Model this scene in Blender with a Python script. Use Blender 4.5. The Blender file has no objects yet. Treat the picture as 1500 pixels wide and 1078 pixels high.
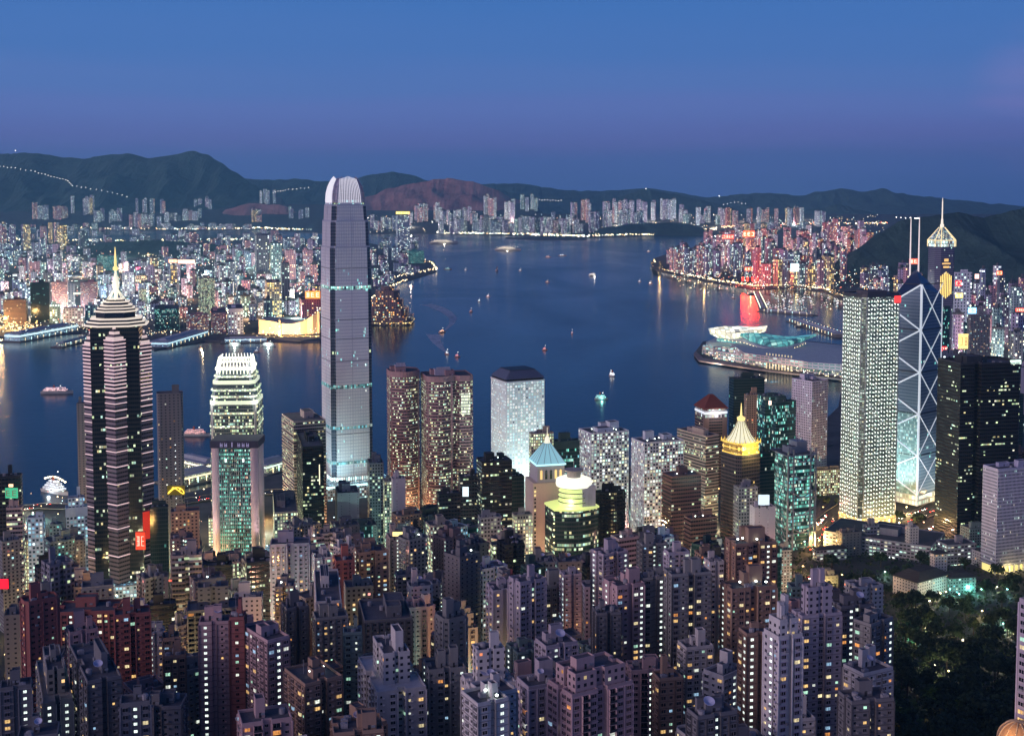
import bpy, math, random
from mathutils import Vector, Matrix, noise
R = random.Random(7)
sc = bpy.context.scene
COL = sc.collection
# ------------------------------------------------------------------ camera, sky, sun, exposure
F, CH, PITCH, PY = 1800.0, 393.0, math.radians(4.0), 408.0
CP, SP = math.cos(PITCH), math.sin(PITCH)
cam_d = bpy.data.cameras.new('camera')
cam = bpy.data.objects.new('camera', cam_d); COL.objects.link(cam)
cam_d.sensor_width = 36; cam_d.lens = 36 * F / 1500
cam_d.shift_y = -(539 - PY) / 1500
cam_d.clip_start = 1; cam_d.clip_end = 60000
cam.location = (0, 0, CH); cam.rotation_euler = (math.pi / 2 - PITCH, 0, 0)
sc.camera = cam
sc.view_settings.view_transform = 'Standard'; sc.view_settings.look = 'None'
sc.view_settings.exposure = 0.0; sc.view_settings.gamma = 1.0
cy = sc.cycles
cy.max_bounces = 4; cy.diffuse_bounces = 2; cy.glossy_bounces = 2; cy.transmission_bounces = 2
cy.volume_bounces = 0; cy.sample_clamp_indirect = 2.5; cy.sample_clamp_direct = 0
cy.use_denoising = True
cy.caustics_reflective = False; cy.caustics_refractive = False
try: cy.use_light_tree = True
except Exception: pass

def lin(c):
    return tuple(((x / 255) / 12.92 if x / 255 <= .04045 else ((x / 255 + .055) / 1.055) ** 2.4) for x in c)

def make_world():
    w = bpy.data.worlds.new("World"); sc.world = w; w.use_nodes = True
    nt = w.node_tree; nt.nodes.clear(); N = nt.nodes.new; L = nt.links.new
    out = N('ShaderNodeOutputWorld'); bg = N('ShaderNodeBackground'); L(bg.outputs[0], out.inputs[0])
    tc = N('ShaderNodeTexCoord'); sep = N('ShaderNodeSeparateXYZ'); L(tc.outputs['Generated'], sep.inputs[0])
    ramp = N('ShaderNodeValToRGB'); ramp.color_ramp.interpolation = 'EASE'
    mr = N('ShaderNodeMapRange'); mr.inputs['From Min'].default_value = -0.03; mr.inputs['From Max'].default_value = 0.6
    L(sep.outputs[2], mr.inputs[0])
    # soft streaks of cloud shift the gradient
    mp = N('ShaderNodeMapping'); mp.inputs['Scale'].default_value = (2.2, 2.2, 26); L(tc.outputs['Generated'], mp.inputs[0])
    nz = N('ShaderNodeTexNoise'); nz.inputs['Scale'].default_value = 1.3; nz.inputs['Detail'].default_value = 5; L(mp.outputs[0], nz.inputs['Vector'])
    sh = N('ShaderNodeMath'); sh.operation = 'MULTIPLY_ADD'; sh.inputs[1].default_value = .045; L(nz.outputs[0], sh.inputs[0]); L(mr.outputs[0], sh.inputs[2])
    sb = N('ShaderNodeMath'); sb.operation = 'SUBTRACT'; sb.inputs[1].default_value = .0225; L(sh.outputs[0], sb.inputs[0])
    L(sb.outputs[0], ramp.inputs[0])
    def e(z): return (z + .03) / .63
    stops = [(e(-.03), (62, 98, 160)), (e(.0), (76, 106, 174)), (e(.022), (84, 110, 182)), (e(.042), (100, 112, 186)), (e(.065), (98, 120, 192)),
             (e(.085), (88, 122, 192)), (e(.115), (76, 120, 191)), (e(.155), (68, 118, 190)), (e(.3), (46, 90, 162)), (1, (24, 50, 104))]
    cr = ramp.color_ramp
    while len(cr.elements) < len(stops): cr.elements.new(.5)
    for el, (p, c) in zip(cr.elements, stops):
        el.position = p; el.color = (*lin(c), 1)
    # afterglow of the set sun, behind and to the left of the viewer
    dot = N('ShaderNodeVectorMath'); dot.operation = 'DOT_PRODUCT'; dot.inputs[1].default_value = Vector((-.82, -.57, 0.03)).normalized()
    L(tc.outputs['Generated'], dot.inputs[0])
    g = N('ShaderNodeMapRange'); g.inputs['From Min'].default_value = .45; g.inputs['From Max'].default_value = 1; g.interpolation_type = 'SMOOTHSTEP'
    L(dot.outputs['Value'], g.inputs[0])
    add = N('ShaderNodeMix'); add.data_type = 'RGBA'; add.blend_type = 'ADD'; add.clamp_result = False
    L(g.outputs[0], add.inputs[0]); L(ramp.outputs[0], add.inputs[6]); add.inputs[7].default_value = (.80, .60, .70, 1)
    # a thin pink cloud low on the right
    pk = N('ShaderNodeVectorMath'); pk.operation = 'DOT_PRODUCT'; pk.inputs[1].default_value = Vector((.44, 1, .076)).normalized()
    L(tc.outputs['Generated'], pk.inputs[0])
    pm = N('ShaderNodeMapRange'); pm.inputs['From Min'].default_value = .9975; pm.inputs['From Max'].default_value = .99995; pm.interpolation_type = 'SMOOTHSTEP'
    L(pk.outputs['Value'], pm.inputs[0])
    pn = N('ShaderNodeMapRange'); pn.inputs['From Min'].default_value = .45; pn.inputs['From Max'].default_value = .75; L(nz.outputs[0], pn.inputs[0])
    pp = N('ShaderNodeMath'); pp.operation = 'MULTIPLY'; L(pm.outputs[0], pp.inputs[0]); L(pn.outputs[0], pp.inputs[1])
    a2 = N('ShaderNodeMix'); a2.data_type = 'RGBA'; a2.blend_type = 'ADD'; a2.clamp_result = False
    L(pp.outputs[0], a2.inputs[0]); L(add.outputs[2], a2.inputs[6]); a2.inputs[7].default_value = (.12, .03, .04, 1)
    L(a2.outputs[2], bg.inputs[0]); bg.inputs[1].default_value = 1.0
make_world()
sd = bpy.data.lights.new('afterglow_sun', 'SUN'); sd.energy = 1.1; sd.angle = math.radians(25); sd.color = (1, .74, .80)
so = bpy.data.objects.new('afterglow_sun', sd); COL.objects.link(so)
so.rotation_euler = Vector((.80, .55, -.22)).to_track_quat('-Z', 'Y').to_euler()

# ------------------------------------------------------------------ projection helpers (pixel of the 1500 x 1078 photo -> point)
def ray(px, py):
    xi = (px - 750) / F; yi = (PY - py) / F
    return xi, CP + yi * SP, -SP + yi * CP
def at(px, py, z=0.0):
    x, y, dz = ray(px, py); t = (z - CH) / dz
    return Vector((x * t, y * t, z))
def atY(px, py, Y):
    x, y, dz = ray(px, py); t = Y / y
    return Vector((x * t, Y, CH + dz * t))
def proj(p):
    dx, dy, dz = p[0], p[1], p[2] - CH
    d = dy * CP - dz * SP; u = dy * SP + dz * CP
    return 750 + F * dx / d, PY - F * u / d
def ground(x, y):
    return 4 + max(0, 1180 - y) * .165 if y < 1180 else 4.0
def atG(px, py):
    z = 4.0
    for _ in range(14):
        p = at(px, py, z); z = .5 * z + .5 * ground(p.x, p.y)
    return at(px, py, z)

# ------------------------------------------------------------------ tagging
def tag(o, label=None, cat=None, group=None, kind=None):
    if label: o['label'] = label
    if cat: o['category'] = cat
    if group: o['group'] = group
    if kind: o['kind'] = kind
    return o
def empty(name, loc, rz=0.0):
    o = bpy.data.objects.new(name, None); COL.objects.link(o); o.location = loc; o.rotation_euler = (0, 0, rz)
    o.empty_display_size = 1; return o
def copy_tree(o, parent=None):
    c = o.copy(); COL.objects.link(c); c.parent = parent
    for ch in list(o.children): copy_tree(ch, c)
    return c

# ------------------------------------------------------------------ materials
MATS = {}
def nodes(name):
    m = bpy.data.materials.new(name); m.use_nodes = True; nt = m.node_tree
    m.cycles.emission_sampling = 'NONE'
    return m, nt, nt.nodes.new, nt.links.new, nt.nodes['Principled BSDF']
def mth(nt, op, a, b=None, c=None):
    n = nt.nodes.new('ShaderNodeMath'); n.operation = op
    for i, v in enumerate((a, b, c)):
        if v is None: continue
        if isinstance(v, (int, float)): n.inputs[i].default_value = v
        else: nt.links.new(v, n.inputs[i])
    return n.outputs[0]
def paint(name, col, rough=.75, var=.25, scale=.08, metal=0.0, spec=.3):
    if name in MATS: return MATS[name]
    m, nt, N, L, b = nodes(name)
    tc = N('ShaderNodeTexCoord'); nz = N('ShaderNodeTexNoise'); nz.inputs['Scale'].default_value = scale; nz.inputs['Detail'].default_value = 6
    nz.inputs['Roughness'].default_value = .7
    L(tc.outputs['Object'], nz.inputs['Vector'])
    mx = N('ShaderNodeMix'); mx.data_type = 'RGBA'
    mp = N('ShaderNodeMapping'); mp.inputs['Scale'].default_value = (6, 6, .5); L(tc.outputs['Object'], mp.inputs[0]); n3 = N('ShaderNodeTexNoise'); n3.inputs['Scale'].default_value = scale * 1.3; n3.inputs['Detail'].default_value = 3; L(mp.outputs[0], n3.inputs['Vector'])
    ff = mth(nt, 'ADD', mth(nt, 'MULTIPLY_ADD', nz.outputs[0], 1.2, -.35), mth(nt, 'MULTIPLY_ADD', n3.outputs[0], 1.1, -.3)); ff.node.use_clamp = True
    L(ff, mx.inputs[0]); mx.inputs[6].default_value = (*[c * (1 - var) for c in col], 1); mx.inputs[7].default_value = (*[min(.9, c * (1 + var)) for c in col], 1)
    L(mx.outputs[2], b.inputs['Base Color']); b.inputs['Roughness'].default_value = rough; b.inputs['Metallic'].default_value = metal
    b.inputs['Specular IOR Level'].default_value = spec
    MATS[name] = m; return m
def glow(name, col, strength, vary=0.0):
    if name in MATS: return MATS[name]
    m, nt, N, L, b = nodes(name)
    b.inputs['Base Color'].default_value = (*[c * .4 for c in col], 1); b.inputs['Emission Color'].default_value = (*col, 1)
    b.inputs['Emission Strength'].default_value = strength
    if vary:
        g = N('ShaderNodeNewGeometry'); vm = N('ShaderNodeVectorMath'); vm.operation = 'SCALE'; vm.inputs['Scale'].default_value = .33
        L(g.outputs['Position'], vm.inputs[0]); fl = N('ShaderNodeVectorMath'); fl.operation = 'FLOOR'; L(vm.outputs[0], fl.inputs[0])
        w = N('ShaderNodeTexWhiteNoise'); L(fl.outputs[0], w.inputs['Vector'])
        n4 = N('ShaderNodeTexNoise'); n4.inputs['Scale'].default_value = 1.4; L(g.outputs['Position'], n4.inputs['Vector'])
        L(mth(nt, 'MULTIPLY', mth(nt, 'MULTIPLY_ADD', w.outputs[0], strength * vary, strength * (1 - vary)), mth(nt, 'MULTIPLY_ADD', n4.outputs[0], 2.2, -.1)), b.inputs['Emission Strength'])
    MATS[name] = m; return m

WARM = [(1, .55, .16), (1, .75, .38), (1, .42, .08), (.95, .95, .8), (.6, 1, .75), (1, .3, .12)]
COOL = [(.75, 1, .82), (.9, 1, .92), (.55, .95, .8), (1, .92, .6), (.8, .95, 1), (.95, 1, .6)]
OFF = [(.78, 1, .55), (.9, 1, .7), (.65, .95, .62), (1, .86, .42), (.55, .9, .75), (1, .95, .7)]
TEAL = [(.25, .95, .75), (.4, 1, .85), (.2, .75, .7), (.7, 1, .9), (.3, .85, .95), (.9, 1, .8)]
MIX = [(1, .6, .25), (.7, 1, .8), (1, .85, .5), (.45, .9, 1), (1, .35, .3), (.95, 1, .9)]
GOLD = [(1, .7, .2), (1, .85, .4), (1, .6, .12), (1, .9, .6), (.9, 1, .5), (1, .75, .3)]

def facade(name, wall, glass=(.02, .03, .05), cw=3.3, fh=3.4, ax=.16, b0=.28, b1=.82, p=.3, pal=COOL, st=1.4, fc=.35,
           grough=.12, wrough=.7, shape='rect', colp=0.0, wvar=.18, patch=0.0):
    """windows laid out on the wall's own metres: UV = (metres along the wall, metres up)"""
    if name in MATS: return MATS[name]
    m, nt, N, L, b = nodes(name)
    uv = N('ShaderNodeUVMap'); uv.uv_map = 'UVMap'
    sp = N('ShaderNodeSeparateXYZ'); L(uv.outputs[0], sp.inputs[0])
    U = mth(nt, 'DIVIDE', sp.outputs[0], cw); V = mth(nt, 'DIVIDE', sp.outputs[1], fh)
    cu = mth(nt, 'FLOOR', U); cv = mth(nt, 'FLOOR', V); fu = mth(nt, 'FRACT', U); fv = mth(nt, 'FRACT', V)
    oi = N('ShaderNodeObjectInfo')
    if shape == 'circle':
        d = mth(nt, 'SQRT', mth(nt, 'ADD', mth(nt, 'POWER', mth(nt, 'SUBTRACT', fu, .5), 2), mth(nt, 'POWER', mth(nt, 'SUBTRACT', fv, .5), 2)))
        mask = mth(nt, 'LESS_THAN', d, ax)
    else:
        mx_ = mth(nt, 'LESS_THAN', mth(nt, 'ABSOLUTE', mth(nt, 'SUBTRACT', fu, .5)), .5 - ax)
        my_ = mth(nt, 'LESS_THAN', mth(nt, 'ABSOLUTE', mth(nt, 'SUBTRACT', fv, (b0 + b1) / 2)), (b1 - b0) / 2)
        mask = mth(nt, 'MULTIPLY', mx_, my_)
    seed = mth(nt, 'MULTIPLY', oi.outputs['Random'], 917.0)
    def wn(x, y, z):
        c = N('ShaderNodeCombineXYZ')
        for i, v in enumerate((x, y, z)):
            if isinstance(v, (int, float)): c.inputs[i].default_value = v
            else: L(v, c.inputs[i])
        w = N('ShaderNodeTexWhiteNoise'); L(c.outputs[0], w.inputs['Vector']); return w
    w1 = wn(cu, cv, seed); w2 = wn(cu, cv, mth(nt, 'ADD', seed, 31.7)); w3 = wn(7.3, cv, seed)
    # neighbouring rooms are often lit together
    w4 = wn(mth(nt, 'FLOOR', mth(nt, 'DIVIDE', cu, 4)), cv, mth(nt, 'ADD', seed, 5.1))
    v = mth(nt, 'ADD', mth(nt, 'MULTIPLY', w1.outputs[0], 1 - fc), mth(nt, 'ADD', mth(nt, 'MULTIPLY', w3.outputs[0], fc * .5), mth(nt, 'MULTIPLY', w4.outputs[0], fc * .5)))
    thr = p
    if patch:
        nz = N('ShaderNodeTexNoise'); nz.inputs['Scale'].default_value = .02; L(uv.outputs[0], nz.inputs['Vector'])
        thr = mth(nt, 'ADD', p - patch * .5, mth(nt, 'MULTIPLY', nz.outputs[0], patch))
    lit = mth(nt, 'LESS_THAN', v, thr)
    if colp:   # stair-core columns stay lit on every floor
        wc = wn(cu, 3.3, seed)
        lit = mth(nt, 'MAXIMUM', lit, mth(nt, 'LESS_THAN', wc.outputs[0], colp))
    ramp = N('ShaderNodeValToRGB'); ramp.color_ramp.interpolation = 'CONSTANT'; cr = ramp.color_ramp
    while len(cr.elements) < len(pal): cr.elements.new(.5)
    ws = [.3, .55, .7, .83, .93, 1.0]; pos = 0
    for el, c, q in zip(cr.elements, pal, ws):
        el.position = pos; el.color = (*c, 1); pos = q
    L(w2.outputs[0], ramp.inputs[0])
    wall_n = N('ShaderNodeTexNoise'); wall_n.inputs['Scale'].default_value = .06; wall_n.inputs['Detail'].default_value = 5
    mp = N('ShaderNodeMapping'); mp.inputs['Scale'].default_value = (1, 1, .35)
    tc = N('ShaderNodeTexCoord'); L(tc.outputs['Object'], mp.inputs[0]); L(mp.outputs[0], wall_n.inputs['Vector'])
    wm = N('ShaderNodeMix'); wm.data_type = 'RGBA'; L(wall_n.outputs[0], wm.inputs[0])
    wm.inputs[6].default_value = (*[c * (1 - wvar) for c in wall], 1); wm.inputs[7].default_value = (*[min(.9, c * (1 + wvar)) for c in wall], 1)
    bm = N('ShaderNodeMix'); bm.data_type = 'RGBA'; L(mask, bm.inputs[0]); L(wm.outputs[2], bm.inputs[6]); bm.inputs[7].default_value = (*glass, 1)
    L(bm.outputs[2], b.inputs['Base Color'])
    L(mth(nt, 'MULTIPLY_ADD', mask, grough - wrough, wrough), b.inputs['Roughness'])
    b.inputs['Specular IOR Level'].default_value = .5
    L(ramp.outputs[0], b.inputs['Emission Color'])
    br = mth(nt, 'MULTIPLY_ADD', mth(nt, 'POWER', w2.outputs[0], 1.6), .9, .25)
    br2 = wn(cu, cv, mth(nt, 'ADD', seed, 77.7))
    br = mth(nt, 'MULTIPLY', mth(nt, 'MULTIPLY_ADD', mth(nt, 'POWER', br2.outputs[0], 2.0), 1.3, .38), st)
    L(mth(nt, 'MULTIPLY', mth(nt, 'MULTIPLY', mask, lit), br), b.inputs['Emission Strength'])
    MATS[name] = m; return m

CON = lambda: paint('concrete_roof', (.10, .10, .115), .9, .4, .12)
ROOFL = lambda: paint('pale_roof', (.26, .26, .29), .85, .35, .12)
WHITE = lambda: paint('white_render', (.62, .60, .62), .7, .15, .06)
DARK = lambda: paint('dark_metal', (.035, .038, .045), .5, .3, .2)
STEEL = lambda: paint('silver_metal', (.42, .44, .48), .35, .15, .1, .6)
GLASSD = lambda: paint('dark_glass', (.012, .016, .024), .08, .2, .1, 0, .6)

# ------------------------------------------------------------------ mesh builder
class MB:
    def __init__(s): s.v = []; s.f = []; s.uv = []; s.m = []
    def face(s, pts, uvs=None, m=0):
        i = len(s.v); s.v.extend([tuple(p) for p in pts]); s.f.append(tuple(range(i, i + len(pts))))
        s.uv.extend(uvs if uvs else [(p[0], p[1]) for p in pts]); s.m.append(m)
    def prism(s, poly, z0, z1, m=0, tm=None, poly2=None, cap=True, u0=0.0, v0=0.0, bottom=False):
        n = len(poly); q = poly2 or poly; u = u0
        for i in range(n):
            a, b = poly[i], poly[(i + 1) % n]; c, d = q[(i + 1) % n], q[i]
            l = math.hypot(b[0] - a[0], b[1] - a[1])
            s.face([(a[0], a[1], z0), (b[0], b[1], z0), (c[0], c[1], z1), (d[0], d[1], z1)], [(u, z0 - v0), (u + l, z0 - v0), (u + l, z1 - v0), (u, z1 - v0)], m)
            u += l
        if cap: s.face([(x, y, z1) for x, y in q], None, m if tm is None else tm)
        if bottom: s.face([(x, y, z0) for x, y in reversed(poly)], None, m if tm is None else tm)
    def box(s, cx, cy_, z0, w, d, h, rot=0, m=0, tm=None):
        c, sn = math.cos(rot), math.sin(rot)
        poly = [(cx + x * c - y * sn, cy_ + x * sn + y * c) for x, y in ((-w / 2, -d / 2), (w / 2, -d / 2), (w / 2, d / 2), (-w / 2, d / 2))]
        s.prism(poly, z0, z0 + h, m, tm, bottom=True)
    def ring(s, poly, z0, z1, e, m=0):
        p2 = grow(poly, e); s.prism(p2, z0, z1, m, cap=False)
        n = len(poly)
        for i in range(n):
            j = (i + 1) % n
            s.face([(*p2[i], z1), (*p2[j], z1), (*poly[j], z1), (*poly[i], z1)], None, m)
            s.face([(*poly[i], z0), (*poly[j], z0), (*p2[j], z0), (*p2[i], z0)], None, m)
    def parapet(s, poly, z, h=1.2, t=.35, m=0):
        inn = grow(poly, -t); s.prism(poly, z, z + h, m, cap=False); s.prism(list(reversed(inn)), z, z + h, m, cap=False)
        n = len(poly)
        for i in range(n):
            j = (i + 1) % n
            s.face([(*poly[i], z + h), (*poly[j], z + h), (*inn[j], z + h), (*inn[i], z + h)], None, m)
    def tube(s, p, q, r, n=6, m=0, r2=None):
        p = Vector(p); q = Vector(q); d = (q - p); L = d.length
        if L < 1e-6: return
        d /= L; a = d.orthogonal().normalized(); b = d.cross(a); r2 = r if r2 is None else r2
        A = [p + (a * math.cos(t) + b * math.sin(t)) * r for t in (2 * math.pi * i / n for i in range(n))]
        B = [q + (a * math.cos(t) + b * math.sin(t)) * r2 for t in (2 * math.pi * i / n for i in range(n))]
        for i in range(n):
            j = (i + 1) % n; s.face([A[i], A[j], B[j], B[i]], None, m)
        s.face(list(reversed(A)), None, m); s.face(B, None, m)
    def lathe(s, prof, n=16, m=0, cx=0, cy_=0):
        for k in range(len(prof) - 1):
            (r0, z0), (r1, z1) = prof[k], prof[k + 1]; u = 0
            for i in range(n):
                t0, t1 = 2 * math.pi * i / n, 2 * math.pi * (i + 1) / n; l = max(r0, r1) * (t1 - t0)
                pts = [(cx + r0 * math.cos(t0), cy_ + r0 * math.sin(t0), z0), (cx + r0 * math.cos(t1), cy_ + r0 * math.sin(t1), z0),
                       (cx + r1 * math.cos(t1), cy_ + r1 * math.sin(t1), z1), (cx + r1 * math.cos(t0), cy_ + r1 * math.sin(t0), z1)]
                uv = [(u, z0), (u + l, z0), (u + l, z1), (u, z1)]; u += l
                if r1 < 1e-6: pts, uv = pts[:3], uv[:3]
                elif r0 < 1e-6: pts, uv = [pts[0], pts[2], pts[3]], [uv[0], uv[2], uv[3]]
                s.face(pts, uv, m)
    def xform(s, mat, start=0):
        s.v[start:] = [tuple(mat @ Vector(p)) for p in s.v[start:]]
    def mesh(s, name, mats):
        me = bpy.data.meshes.new(name); me.from_pydata(s.v, [], s.f)
        me.polygons.foreach_set('material_index', s.m)
        l = me.uv_layers.new(name='UVMap'); l.data.foreach_set('uv', [x for p in s.uv for x in p[:2]])
        for mt in (mats if isinstance(mats, (list, tuple)) else [mats]): me.materials.append(mt)
        me.update(); return me
    def build(s, name, mats, parent=None, loc=None):
        if not s.f: return None
        o = bpy.data.objects.new(name, s.mesh(name, mats)); COL.objects.link(o); o.parent = parent
        if loc is not None: o.location = loc
        return o
def grow(poly, e):
    """offset every edge outward by e (poly counter-clockwise)"""
    n = len(poly); out = []
    for i in range(n):
        p0, p1, p2 = poly[i - 1], poly[i], poly[(i + 1) % n]
        d1 = (p1[0] - p0[0], p1[1] - p0[1]); d2 = (p2[0] - p1[0], p2[1] - p1[1])
        l1 = math.hypot(*d1) or 1; l2 = math.hypot(*d2) or 1
        n1 = (d1[1] / l1, -d1[0] / l1); n2 = (d2[1] / l2, -d2[0] / l2)
        k = 1 + n1[0] * n2[0] + n1[1] * n2[1]
        k = max(k, .3)
        out.append((p1[0] + e * (n1[0] + n2[0]) / k, p1[1] + e * (n1[1] + n2[1]) / k))
    return out
def rect(w, d): return [(-w / 2, -d / 2), (w / 2, -d / 2), (w / 2, d / 2), (-w / 2, d / 2)]
def chamf(w, d, c): return [(-w / 2 + c, -d / 2), (w / 2 - c, -d / 2), (w / 2, -d / 2 + c), (w / 2, d / 2 - c), (w / 2 - c, d / 2), (-w / 2 + c, d / 2), (-w / 2, d / 2 - c), (-w / 2, -d / 2 + c)]
def circ(w, d, n=20): return [(w / 2 * math.cos(2 * math.pi * i / n - math.pi / 2), d / 2 * math.sin(2 * math.pi * i / n - math.pi / 2)) for i in range(n)]
def cross(w, d, nx=.16, ny=.16, k=.22):
    a, b = w / 2, d / 2; x = w * nx / 2; y = d * ny / 2; q = min(w, d) * k * .6
    return [(-a, -b), (-x, -b), (-x, -b + q), (x, -b + q), (x, -b), (a, -b), (a, -y), (a - q, -y), (a - q, y), (a, y), (a, b), (x, b), (x, b - q), (-x, b - q), (-x, b), (-a, b), (-a, y), (-a + q, y), (-a + q, -y), (-a, -y)]
def bow(w, d, n=8, k=.3):
    pts = []
    for i in range(n + 1):
        t = i / n; pts.append((-w / 2 + w * t, -d / 2 - math.sin(math.pi * t) * d * k + d * k * .5))
    for i in range(n + 1):
        t = i / n; pts.append((w / 2 - w * t, d / 2 + math.sin(math.pi * t) * d * k - d * k * .5))
    return pts

# ------------------------------------------------------------------ footprint from picture corners
BUILT = []     # (root, x, y, radius, px0, px1, ytop, kind)
def solve(xl, xc, xr, yt, Y, th):
    C = atY(xc, yt, Y); xi_dy = lambda px: ((px - 750) / F) / (CP + (PY - yt) / F * SP)
    c, s = math.cos(th), math.sin(th)
    kr, kl = xi_dy(xr), xi_dy(xl)
    w = (kr * C.y - C.x) / (c - kr * s); d = (kl * C.y - C.x) / (-s - kl * c) if s > .02 else None
    if w <= 1: w = 12
    if d is None or d <= 8: d = max(w * .6, 9)
    d = min(d, w * 3.5 + 10); w = min(w, d * 3.5 + 10)
    cx = C.x + w / 2 * c - d / 2 * s; cyy = C.y + w / 2 * s + d / 2 * c
    return cx, cyy, w, d, C.z
def reg(root, x, y, w, d, xl, xr, yt, kind): BUILT.append([root, x, y, max(w, d) * .5, xl, xr, yt, kind])

# ------------------------------------------------------------------ facade styles
def S(k):
    T = {
     # name: (wall, glass, cw, fh, ax, b0, b1, p, palette, strength, floor-correlation, extra)
     'white_grid': ((.56,.60,.66), (.03,.05,.07), 3.4, 3.6, .2, .22, .80, .56, COOL, 1.35, .3, {}),
     'white_punch': ((.62,.58,.68), (.03,.04,.06), 3.0, 3.3, .26, .3, .78, .22, COOL, .9, .2, {}),
     'beige_band': ((.40,.33,.30), (.03,.03,.035), 2.2, 3.7, .03, .32, .80, .36, OFF, 1.0, .6, {}),
     'pink_band': ((.34,.22,.23), (.03,.03,.035), 1.8, 3.7, .08, .36, .82, .40, OFF, 1.05, .4, {'patch': .4}),
     'brown_band': ((.17,.10,.085), (.015,.015,.02), 2.5, 3.8, .04, .40, .86, .20, OFF, .9, .5, {}),
     'green_glass': ((.045,.085,.085), (.015,.05,.05), 1.7, 3.8, .05, .12, .90, .34, TEAL, .8, .5, {'patch': .5}),
     'dark_green': ((.03,.055,.055), (.012,.035,.035), 1.8, 3.8, .05, .14, .88, .14, TEAL, .55, .5, {}),
     'black_glass': ((.014,.015,.018), (.008,.010,.014), 2.2, 3.8, .04, .30, .80, .30, OFF, 1.0, .45, {'patch': .8}),
     'black_window': ((.02,.022,.026), (.01,.012,.016), 3.0, 3.7, .1, .3, .75, .22, OFF, 1.0, .35, {'patch': .3}),
     'grey_frame': ((.22,.22,.26), (.03,.03,.04), 3.0, 3.5, .2, .28, .80, .30, OFF, .9, .3, {}),
     'lilac_res': ((0.39,0.35,0.40), (.03,.03,.045), 3.2, 3.0, .30, .34, .78, .10, WARM, 1.2, .05, {}),
     'pink_res': ((0.44,0.31,0.32), (.03,.03,.045), 3.1, 3.0, .28, .32, .78, .10, WARM, 1.1, .05, {}),
     'white_res': ((0.53,0.51,0.51), (.03,.03,.045), 3.3, 3.0, .30, .34, .76, .10, WARM, 1.2, .05, {}),
     'brown_res': ((.30,.20,.15), (.03,.025,.03), 3.2, 3.0, .26, .32, .80, .14, WARM, 1.2, .05, {}),
     'red_res': ((.28,.10,.09), (.03,.02,.025), 3.2, 3.0, .28, .34, .76, .12, WARM, 1.0, .05, {}),
     'grey_res': ((.24,.24,.24), (.025,.025,.035), 3.2, 3.0, .26, .32, .80, .14, MIX, 1.1, .05, {}),
     'teal_res': ((.20,.28,.27), (.02,.03,.035), 3.0, 3.0, .24, .32, .80, .25, TEAL, 1.0, .1, {}),
     'dim_slab': ((.15,.15,.165), (.02,.02,.03), 4.2, 3.0, .34, .36, .72, .05, WARM, 1.0, 0, {}),
     'blank': ((.46,.42,.48), (.05,.05,.07), 9.0, 3.0, .46, .45, .7, .3, COOL, .7, 0, {}),
     'core_lit': ((.20,.15,.15), (.03,.03,.04), 3.4, 3.0, .33, .3, .72, .08, COOL, 2.2, 0, {'colp': .16}),
     'lit_strip': ((.26,.24,.23), (.03,.03,.04), 2.6, 3.4, .2, .2, .82, .62, OFF, 1.2, .2, {'colp': .2}),
     'gov': ((.50,.50,.62), (.05,.06,.09), 1.7, 3.5, .22, .25, .78, .16, COOL, 1.0, .3, {}),
     'lowrise': ((.30,.31,.36), (.03,.03,.04), 4.0, 3.8, .14, .34, .74, .42, COOL, 1.2, .3, {}),
     'blue_lit': ((.38,.50,.62), (.04,.08,.12), 3.2, 3.5, .2, .25, .8, .45, [(.4,.8,1),(.55,.95,1),(.3,.7,1),(.8,.95,1),(.6,1,.9),(1,.9,.7)], 1.2, .3, {}),
     'hotel_pink': ((.42,.22,.24), (.04,.03,.04), 3.6, 3.2, .16, .3, .78, .34, MIX, 1.1, .1, {}),
     'teal_wall': ((.05,.2,.21), (.01,.06,.07), 3.0, 3.4, .1, .3, .8, .45, TEAL, .8, .2, {}),
     # far ones: larger light cells, read as sparkle
     'far_pink': ((0.60,0.33,0.41), (.06,.04,.06), 8.1, 7.8, .30, .25, .75, .30, MIX, 3.2, .05, {}),
     'far_lilac': ((0.45,0.36,0.54), (.05,.04,.07), 8.8, 8.4, .30, .25, .75, .28, COOL, 2.9, .05, {}),
     'far_blue': ((0.30,0.36,0.51), (.03,.05,.08), 8.8, 7.2, .28, .25, .75, .32, COOL, 2.9, .1, {}),
     'far_dark': ((0.15,0.17,0.22), (.02,.03,.05), 8.8, 7.2, .30, .2, .7, .30, COOL, 2.6, .2, {}),
     'far_white': ((0.60,0.60,0.70), (.05,.06,.09), 8.1, 7.8, .28, .25, .75, .34, COOL, 3.2, .1, {}),
     'far_red': ((0.57,0.18,0.21), (.06,.03,.05), 7.5, 7.2, .30, .25, .75, .30, WARM, 3.2, .05, {}),
     'far_teal': ((0.24,0.39,0.42), (.03,.07,.08), 7.5, 7.2, .28, .2, .8, .36, COOL, 2.6, .1, {}),
     'far_warm': ((0.54,0.41,0.33), (.06,.05,.04), 7.5, 7.2, .25, .2, .8, .42, GOLD, 2.9, .1, {}),
    }
    wl, gl, cw, fh, ax, b0, b1, p, pal, st, fc, ex = T[k]
    return facade('facade_' + k, wl, gl, cw, fh, ax, b0, b1, p, pal, st, fc, **ex), cw, fh, wl
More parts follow.
